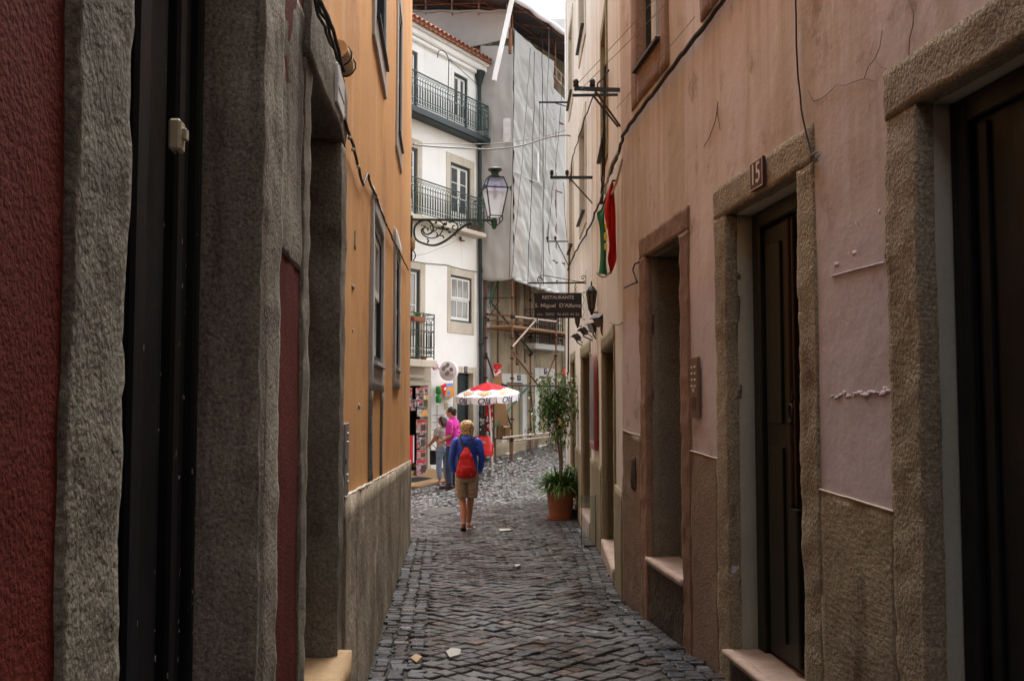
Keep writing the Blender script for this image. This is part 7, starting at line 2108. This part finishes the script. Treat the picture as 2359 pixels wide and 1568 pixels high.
for sx_ in (-1, 1):
    B.limb(mb, [(sx_ * .165, -.01, 1.375), (sx_ * .225, -.04, 1.12), (sx_ * .20, .06, .93)], [.046, .036, .026])
    B.hand(mb, (sx_ * .195, .075, .915), (-sx_ * .25, .55, -.75), (-sx_, .2, 0), (0, .7, .6), .5)
B.head(mb, (0, .03, 1.585), 12)
bo = part(mb, 'body', 'skin_tan', t); remesh(bo, .0085, 3)
mb = MB()
B.loft(mb, [((0, -.005, .86), .163, .12), ((0, -.005, .93), .166, .125), ((0, 0, 1.03), .150, .115), ((0, .0, 1.15), .155, .118), ((0, 0, 1.27), .170, .120), ((0, -.005, 1.36), .172, .105), ((0, -.01, 1.42), .125, .085), ((0, 0, 1.455), .075, .072)])
for sx_ in (-1, 1):
    B.limb(mb, [(sx_ * .13, -.01, 1.385), (sx_ * .185, -.015, 1.35), (sx_ * .232, -.045, 1.12), (sx_ * .215, .045, .95), (sx_ * .20, .085, .905)], [.055, .062, .052, .045, .040])
B.ball(mb, (0, -.075, 1.40), (.088, .055, .055)); B.ball(mb, (0, -.085, 1.36), (.075, .05, .055)); B.ball(mb, (.05, -.05, 1.43), (.05, .045, .04)); B.ball(mb, (-.05, -.05, 1.43), (.05, .045, .04))
for i in range(22):
    q = random.Random(i); a = q.uniform(-.2, .2); z = q.uniform(.92, 1.3)
    if abs(a) < .1: continue
    B.ball(mb, (a * .95, -.05 + q.uniform(-.02, .03), z), (.035, .03, .012), (q.uniform(-40, 40), 'Y'))
jk = part(mb, 'jacket', 'jacket', t); remesh(jk, .009, 2)
mb = MB()
B.loft(mb, [((0, -.005, .97), .140, .108), ((0, -.01, .90), .172, .130), ((0, -.01, .84), .178, .135), ((0, -.005, .79), .172, .125), ((0, 0, .76), .14, .10)])
B.limb(mb, [(-.088, -.005, .88), (-.092, .0, .70), (-.085, .0, .50)], [.095, .094, .088], 1.05); B.limb(mb, [(.088, -.005, .88), (.090, .03, .70), (.078, .055, .50)], [.095, .094, .088], 1.05)
B.ball(mb, (-.07, -.10, .86), (.07, .05, .06)); B.ball(mb, (.07, -.10, .86), (.07, .05, .06))
for z in (.56, .62, .70, .77): B.ball(mb, (-.09 + .02 * math.sin(z * 30), -.075, z), (.07, .03, .008), (18, 'Y')); B.ball(mb, (.09, -.05, z + .02), (.07, .03, .008), (-18, 'Y'))
sh = part(mb, 'shorts', 'khaki', t); remesh(sh, .009, 2)
# hair
mb = MB(); q = random.Random(5)
hc = Vector((0, .02, 1.60))
B.ball(mb, hc + Vector((0, -.012, .012)), (.090, .100, .095)); B.ball(mb, hc + Vector((.0, -.045, -.055)), (.078, .058, .065)); B.ball(mb, hc + Vector((.035, -.05, -.11)), (.055, .045, .05))
for i in range(230):
    a = q.uniform(0, 6.28); zf2 = q.uniform(-1.25, .95)
    r_ = .092 * math.sqrt(max(.15, 1 - min(1, abs(zf2 if zf2 > 0 else zf2 * .55)) ** 2))
    p = hc + Vector((math.cos(a) * r_ * q.uniform(.98, 1.14), math.sin(a) * r_ * q.uniform(.98, 1.15) - .015, zf2 * .100))
    if p.y > hc.y + .045 and zf2 < .35: continue
    B.ball(mb, p, (q.uniform(.010, .021), q.uniform(.010, .019), q.uniform(.009, .017)), (q.uniform(0, 90), 'X'))
hr_ = part(mb, 'hair', 'blonde', t); remesh(hr_, .0055, 1)
for mm, cnt in (('blonde', 150), ('blonde_light', 90)):
    mb = MB()
    for i in range(cnt):
        a = q.uniform(math.pi * .9, math.pi * 2.1) if q.random() < .75 else q.uniform(0, 6.28)
        ph, am, L = q.uniform(0, 6.28), q.uniform(.006, .013), q.uniform(.6, 1.0)
        pts = []
        for j in range(9):
            v = j / 8 * L; th = v * 1.9
            r_ = .098 * math.sin(min(th, 1.57)) * (1.0 if th < 1.57 else 1 - (th - 1.57) * .25)
            zz_ = .105 * math.cos(th) if th < 1.57 else -.105 * (th - 1.57) * 4.2 * .33
            aa = a + .12 * math.sin(ph + j * 1.5)
            pts.append(B.w(hc + Vector((math.cos(aa) * (r_ + .004) + am * math.sin(ph + j * 1.3), math.sin(aa) * (r_ + .006) - .015 + am * math.cos(ph + j * 1.3) * .6, zz_ - .005))))
        mb.tube(spline(pts, 3), [.0065] * 20 + [.0055, .0045, .0035, .003, .002], 5)
    part(mb, 'strands', mm, hr_)
# backpack
mb = MB()
B.loft(mb, [((0, -.17, .84), .150, .060), ((0, -.185, .865), .160, .080), ((0, -.195, .95), .150, .088), ((0, -.185, 1.06), .125, .075), ((0, -.165, 1.16), .092, .055), ((0, -.15, 1.25), .052, .035), ((0, -.145, 1.285), .030, .025)])
B.loft(mb, [((0, -.255, .87), .085, .018), ((0, -.265, .93), .088, .026), ((0, -.262, .985), .080, .022), ((0, -.25, 1.0), .07, .012)])
B.loft(mb, [((0, -.215, 1.10), .100, .030), ((0, -.20, 1.13), .104, .045), ((0, -.18, 1.20), .078, .04), ((0, -.16, 1.26), .045, .03)])
for i in range(9): B.ball(mb, ((i - 4) * .022, -.19 - .006 * (i % 2), 1.16 - abs(i - 4) * .01), (.006, .05, .07))
bp = part(mb, 'backpack', 'backpack', t); remesh(bp, .008, 1)
mb = MB()
for sx_ in (-1, 1):
    mb.tube(spline([B.w(p) for p in ((sx_ * .02, -.14, 1.27), (sx_ * .06, -.125, 1.34), (sx_ * .10, -.085, 1.415), (sx_ * .118, .0, 1.435), (sx_ * .13, .105, 1.33), (sx_ * .145, .115, 1.15), (sx_ * .165, .02, .98), (sx_ * .145, -.12, .88))]), .013, 6)
mb.tube(spline([B.w(p) for p in ((-.08, -.288, .99), (0, -.295, .985), (.08, -.288, .99))]), .004, 4)
part(mb, 'straps', 'strap', bp)
mb = MB(); mb.obox(B.w((.055, -.262, .885)), B.v((.032, .004, 0)), B.v((0, .003, 0)), Vector((0, 0, .018))); part(mb, 'label_patch', 'letter', bp)
mb = MB()
for sx_ in (-1, 1): B.ball(mb, (sx_ * .165, -.055, 1.365), (.030, .012, .022), (sx_ * 30, 'Y'))
part(mb, 'shoulder_patch', 'jacket_light', jk)
for k, (pts, nm) in enumerate(((((-.036, -.215, .05), (-.040, -.18, .018), (-.046, -.11, .006), (-.046, -.08, .004)), 'l'), (((.026, .08, .006), (.036, .13, .005), (.055, .20, .004), (.070, .30, .004)), 'r'))):
    mb = MB(); B.loft(mb, [(p, .042 + .004 * (i % 2), .008) for i, p in enumerate(pts)]); part(mb, 'sandal', 'rubber' if k == 0 else 'sandal_white', t)

# --- man in a magenta polo shirt, seen from the side
mc = at(1042, 1127, 21.7)
B, t = person('man in a magenta polo shirt and dark jeans facing left', mc.x, 21.7, 72, 1.75)
mb = MB()
B.loft(mb, [((0, 0, .84), .13, .10), ((0, 0, .93), .155, .115), ((0, 0, 1.06), .14, .11), ((0, .01, 1.2), .16, .12), ((0, 0, 1.35), .175, .11), ((0, -.01, 1.42), .12, .075), ((0, 0, 1.455), .062, .064), ((0, .02, 1.54), .058, .062)])
for sx_, fy in ((-1, .02), (1, -.03)):
    B.limb(mb, [(sx_ * .09, 0, .92), (sx_ * .095, fy + .02, .50), (sx_ * .10, fy, .10)], [.088, .058, .036])
    B.loft(mb, [((sx_ * .10, fy - .05, .04), .034, .034), ((sx_ * .10, fy + .02, .045), .038, .036), ((sx_ * .105, fy + .10, .03), .044, .022), ((sx_ * .11, fy + .19, .022), .036, .014)])
B.limb(mb, [(-.185, 0, 1.38), (-.225, -.03, 1.12), (-.19, .16, 1.00)], [.052, .043, .030]); B.hand(mb, (-.185, .18, .99), (.3, .9, -.2), (.8, -.2, 0), (0, .1, 1), .6)
B.limb(mb, [(.185, 0, 1.38), (.235, -.05, 1.13), (.205, .10, .98)], [.052, .043, .030]); B.hand(mb, (.20, .12, .965), (-.3, .8, -.5), (-.8, 0, -.1), (0, .4, .9), .6)
B.head(mb, (0, .035, 1.59), 10, False)
bo = part(mb, 'body', 'skin', t); remesh(bo, .0085, 3)
mb = MB()
B.loft(mb, [((0, -.01, .80), .160, .130), ((0, -.01, .88), .172, .138), ((0, 0, 1.03), .158, .135), ((0, .01, 1.18), .172, .138), ((0, 0, 1.33), .188, .122), ((0, -.01, 1.41), .135, .09), ((0, -.005, 1.47), .078, .075)])
for sx_ in (-1, 1):
    B.limb(mb, [(sx_ * .13, 0, 1.39), (sx_ * .19, -.01, 1.36), (sx_ * .225, -.03, 1.19), (sx_ * .232, -.035, 1.14)], [.06, .072, .066, .064])
for i in range(10): 
    q = random.Random(i + 40); B.ball(mb, (q.uniform(-.15, .15), q.choice((-.125, .13)), q.uniform(.9, 1.3)), (.06, .02, .010), (q.uniform(-40, 40), 'Y'))
B.loft(mb, [((0, -.005, 1.455), .082, .080), ((0, .0, 1.49), .072, .073)])
sh = part(mb, 'polo_shirt', 'magenta', t); remesh(sh, .009, 2)
mb = MB()
B.loft(mb, [((0, -.005, .98), .145, .115), ((0, -.01, .90), .168, .130), ((0, -.005, .82), .165, .125), ((0, 0, .78), .13, .10)])
for sx_, fy in ((-1, .02), (1, -.03)):
    B.limb(mb, [(sx_ * .088, 0, .88), (sx_ * .096, fy + .02, .50), (sx_ * .10, fy, .09)], [.098, .074, .060], 1.1)
    for z in (.12, .16, .21, .46, .52): B.ball(mb, (sx_ * .1, fy + .03, z), (.066, .045, .010), (8, 'X'))
part_ = part(mb, 'jeans', 'dark_jeans', t); remesh(part_, .009, 2)
mb = MB(); q = random.Random(9); hc = Vector((0, .02, 1.61))
B.ball(mb, hc + Vector((0, -.012, .01)), (.083, .100, .090)); B.ball(mb, hc + Vector((0, -.055, -.045)), (.068, .045, .05))
for i in range(90):
    a = q.uniform(0, 6.28); z = q.uniform(-.3, 1); r_ = .085 * math.sqrt(1 - z * z); p = hc + Vector((math.cos(a) * r_, math.sin(a) * r_ * 1.12, z * .085 + .01))
    if p.y > hc.y + .055 and z < .55: continue
    B.ball(mb, p, (.016, .016, .012))
h = part(mb, 'hair', 'dark_hair', t); remesh(h, .007, 1)
for sx_, fy in ((-1, .02), (1, -.03)):
    mb = MB(); B.loft(mb, [((sx_ * .10, fy - .075, .035), .036, .034), ((sx_ * .10, fy - .02, .05), .042, .048), ((sx_ * .10, fy + .06, .045), .044, .042), ((sx_ * .105, fy + .15, .03), .048, .028), ((sx_ * .11, fy + .225, .022), .034, .018)]); part(mb, 'shoe', 'leather', t)

# --- woman in a grey T-shirt and light jeans, back and left side towards us
wc = at(1019, 1107, 22.3)
B, t = person('dark-haired woman in a grey T-shirt and light blue jeans by the shop', wc.x, 22.3, 48, 1.50, .0)
mb = MB()
B.loft(mb, [((0, 0, .82), .14, .10), ((0, -.01, .93), .18, .13), ((0, 0, 1.06), .15, .115), ((0, .01, 1.2), .165, .125), ((0, 0, 1.34), .165, .11), ((0, -.01, 1.41), .11, .075), ((0, 0, 1.45), .055, .057), ((0, .02, 1.54), .052, .057)])
for sx_, fy in ((-1, .04), (1, -.04)):
    B.limb(mb, [(sx_ * .09, 0, .92), (sx_ * .08, fy, .50), (sx_ * .075, fy - .02, .10)], [.095, .062, .038])
    B.loft(mb, [((sx_ * .075, fy - .06, .04), .032, .034), ((sx_ * .075, fy + .0, .05), .036, .036), ((sx_ * .08, fy + .08, .03), .042, .020), ((sx_ * .085, fy + .16, .022), .036, .012)])
B.limb(mb, [(-.18, .0, 1.37), (-.255, .03, 1.13), (-.245, .22, .985)], [.058, .050, .032]); B.hand(mb, (-.243, .24, .972), (-.1, .85, -.5), (.8, 0, -.2), (.1, .4, .9), 1.0)
B.limb(mb, [(.18, 0, 1.37), (.235, .03, 1.12), (.18, .20, 1.04)], [.055, .046, .032]); B.hand(mb, (.175, .22, 1.04), (-.4, .8, .1), (-.8, 0, -.2), (0, .2, .9), .8)
B.head(mb, (0, .035, 1.59), 12)
bo = part(mb, 'body', 'skin_tan', t); remesh(bo, .0085, 3)
mb = MB()
B.loft(mb, [((0, -.01, .90), .178, .135), ((0, -.01, .96), .176, .135), ((0, 0, 1.07), .165, .135), ((0, .01, 1.2), .178, .142), ((0, 0, 1.33), .182, .122), ((0, -.01, 1.41), .125, .085), ((0, 0, 1.445), .08, .07)])
for sx_ in (-1, 1): B.limb(mb, [(sx_ * .12, 0, 1.385), (sx_ * .185, .0, 1.35), (sx_ * .235, .01, 1.20)], [.058, .070, .066])
for z in (.93, .98, 1.03, 1.09, 1.15): B.ball(mb, (-.03, -.125, z), (.13, .03, .009), (10 * math.sin(z * 50), 'Y'))
s2 = part(mb, 'tshirt', 'grey_tee', t); remesh(s2, .009, 2)
mb = MB()
B.loft(mb, [((0, -.005, .95), .160, .125), ((0, -.02, .90), .182, .145), ((0, -.015, .83), .180, .145), ((0, 0, .77), .14, .10)])
for sx_, fy in ((-1, .04), (1, -.04)):
    B.limb(mb, [(sx_ * .092, -.01, .86), (sx_ * .084, fy, .50), (sx_ * .076, fy - .02, .13)], [.105, .072, .052], 1.05)
    for z in (.15, .18, .22, .46, .50): B.ball(mb, (sx_ * .078, fy, z), (.056, .056, .008), (10, 'X'))
j2 = part(mb, 'jeans', 'light_jeans', t); remesh(j2, .009, 2)
mb = MB(); hc = Vector((0, .02, 1.60)); q = random.Random(12)
B.ball(mb, hc + Vector((0, -.012, .012)), (.086, .098, .092)); B.loft(mb, [(hc + Vector((0, -.04, .02)), .082, .070), (hc + Vector((0, -.06, -.06)), .088, .060), (hc + Vector((.01, -.075, -.14)), .082, .045), (hc + Vector((.02, -.09, -.21)), .055, .03)])
for i in range(26): 
    a = (i / 25 - .5) * .15; mb.tube(spline([B.w(hc + Vector((a, -.07, .06))), B.w(hc + Vector((a * 1.2, -.115, -.05))), B.w(hc + Vector((a * 1.0 + .01, -.11, -.15))), B.w(hc + Vector((a * .7 + .02, -.11, -.215 - .02 * q.random())))]), .006, 5)
h2 = part(mb, 'hair', 'dark_hair', t); remesh(h2, .007, 1)
for sx_, fy in ((-1, .04), (1, -.04)):
    mb = MB(); B.loft(mb, [((sx_ * .075, fy - .075, .010), .036, .012), ((sx_ * .075, fy, .012), .038, .012), ((sx_ * .08, fy + .10, .010), .046, .010), ((sx_ * .085, fy + .18, .008), .036, .008)])
    mb.tube([B.w((sx_ * .075 - .042, fy + .05, .02)), B.w((sx_ * .078, fy + .06, .062)), B.w((sx_ * .08 + .042, fy + .05, .02))], .012, 6)
    part(mb, 'sandal', 'sandal_white', t)
hb = thing('black_bag', B.w((.02, .26, .70)), 'black bag held low between the two people by the shop', 'bag')
mb = MB(); mb.bbox(B.w((-.05, .22, .66)), B.v((.14, .02, 0)), B.v((-.01, .05, 0)), Vector((0, 0, .16)), b=.03); part(mb, 'pouch', 'black_cloth', hb)
mb = MB(); mb.tube(spline([B.w((-.16, .24, .82)), B.w((-.22, .24, .95)), B.w((-.10, .24, .97)), B.w((.04, .24, .82))]), .008, 5); part(mb, 'strap', 'black_cloth', hb)
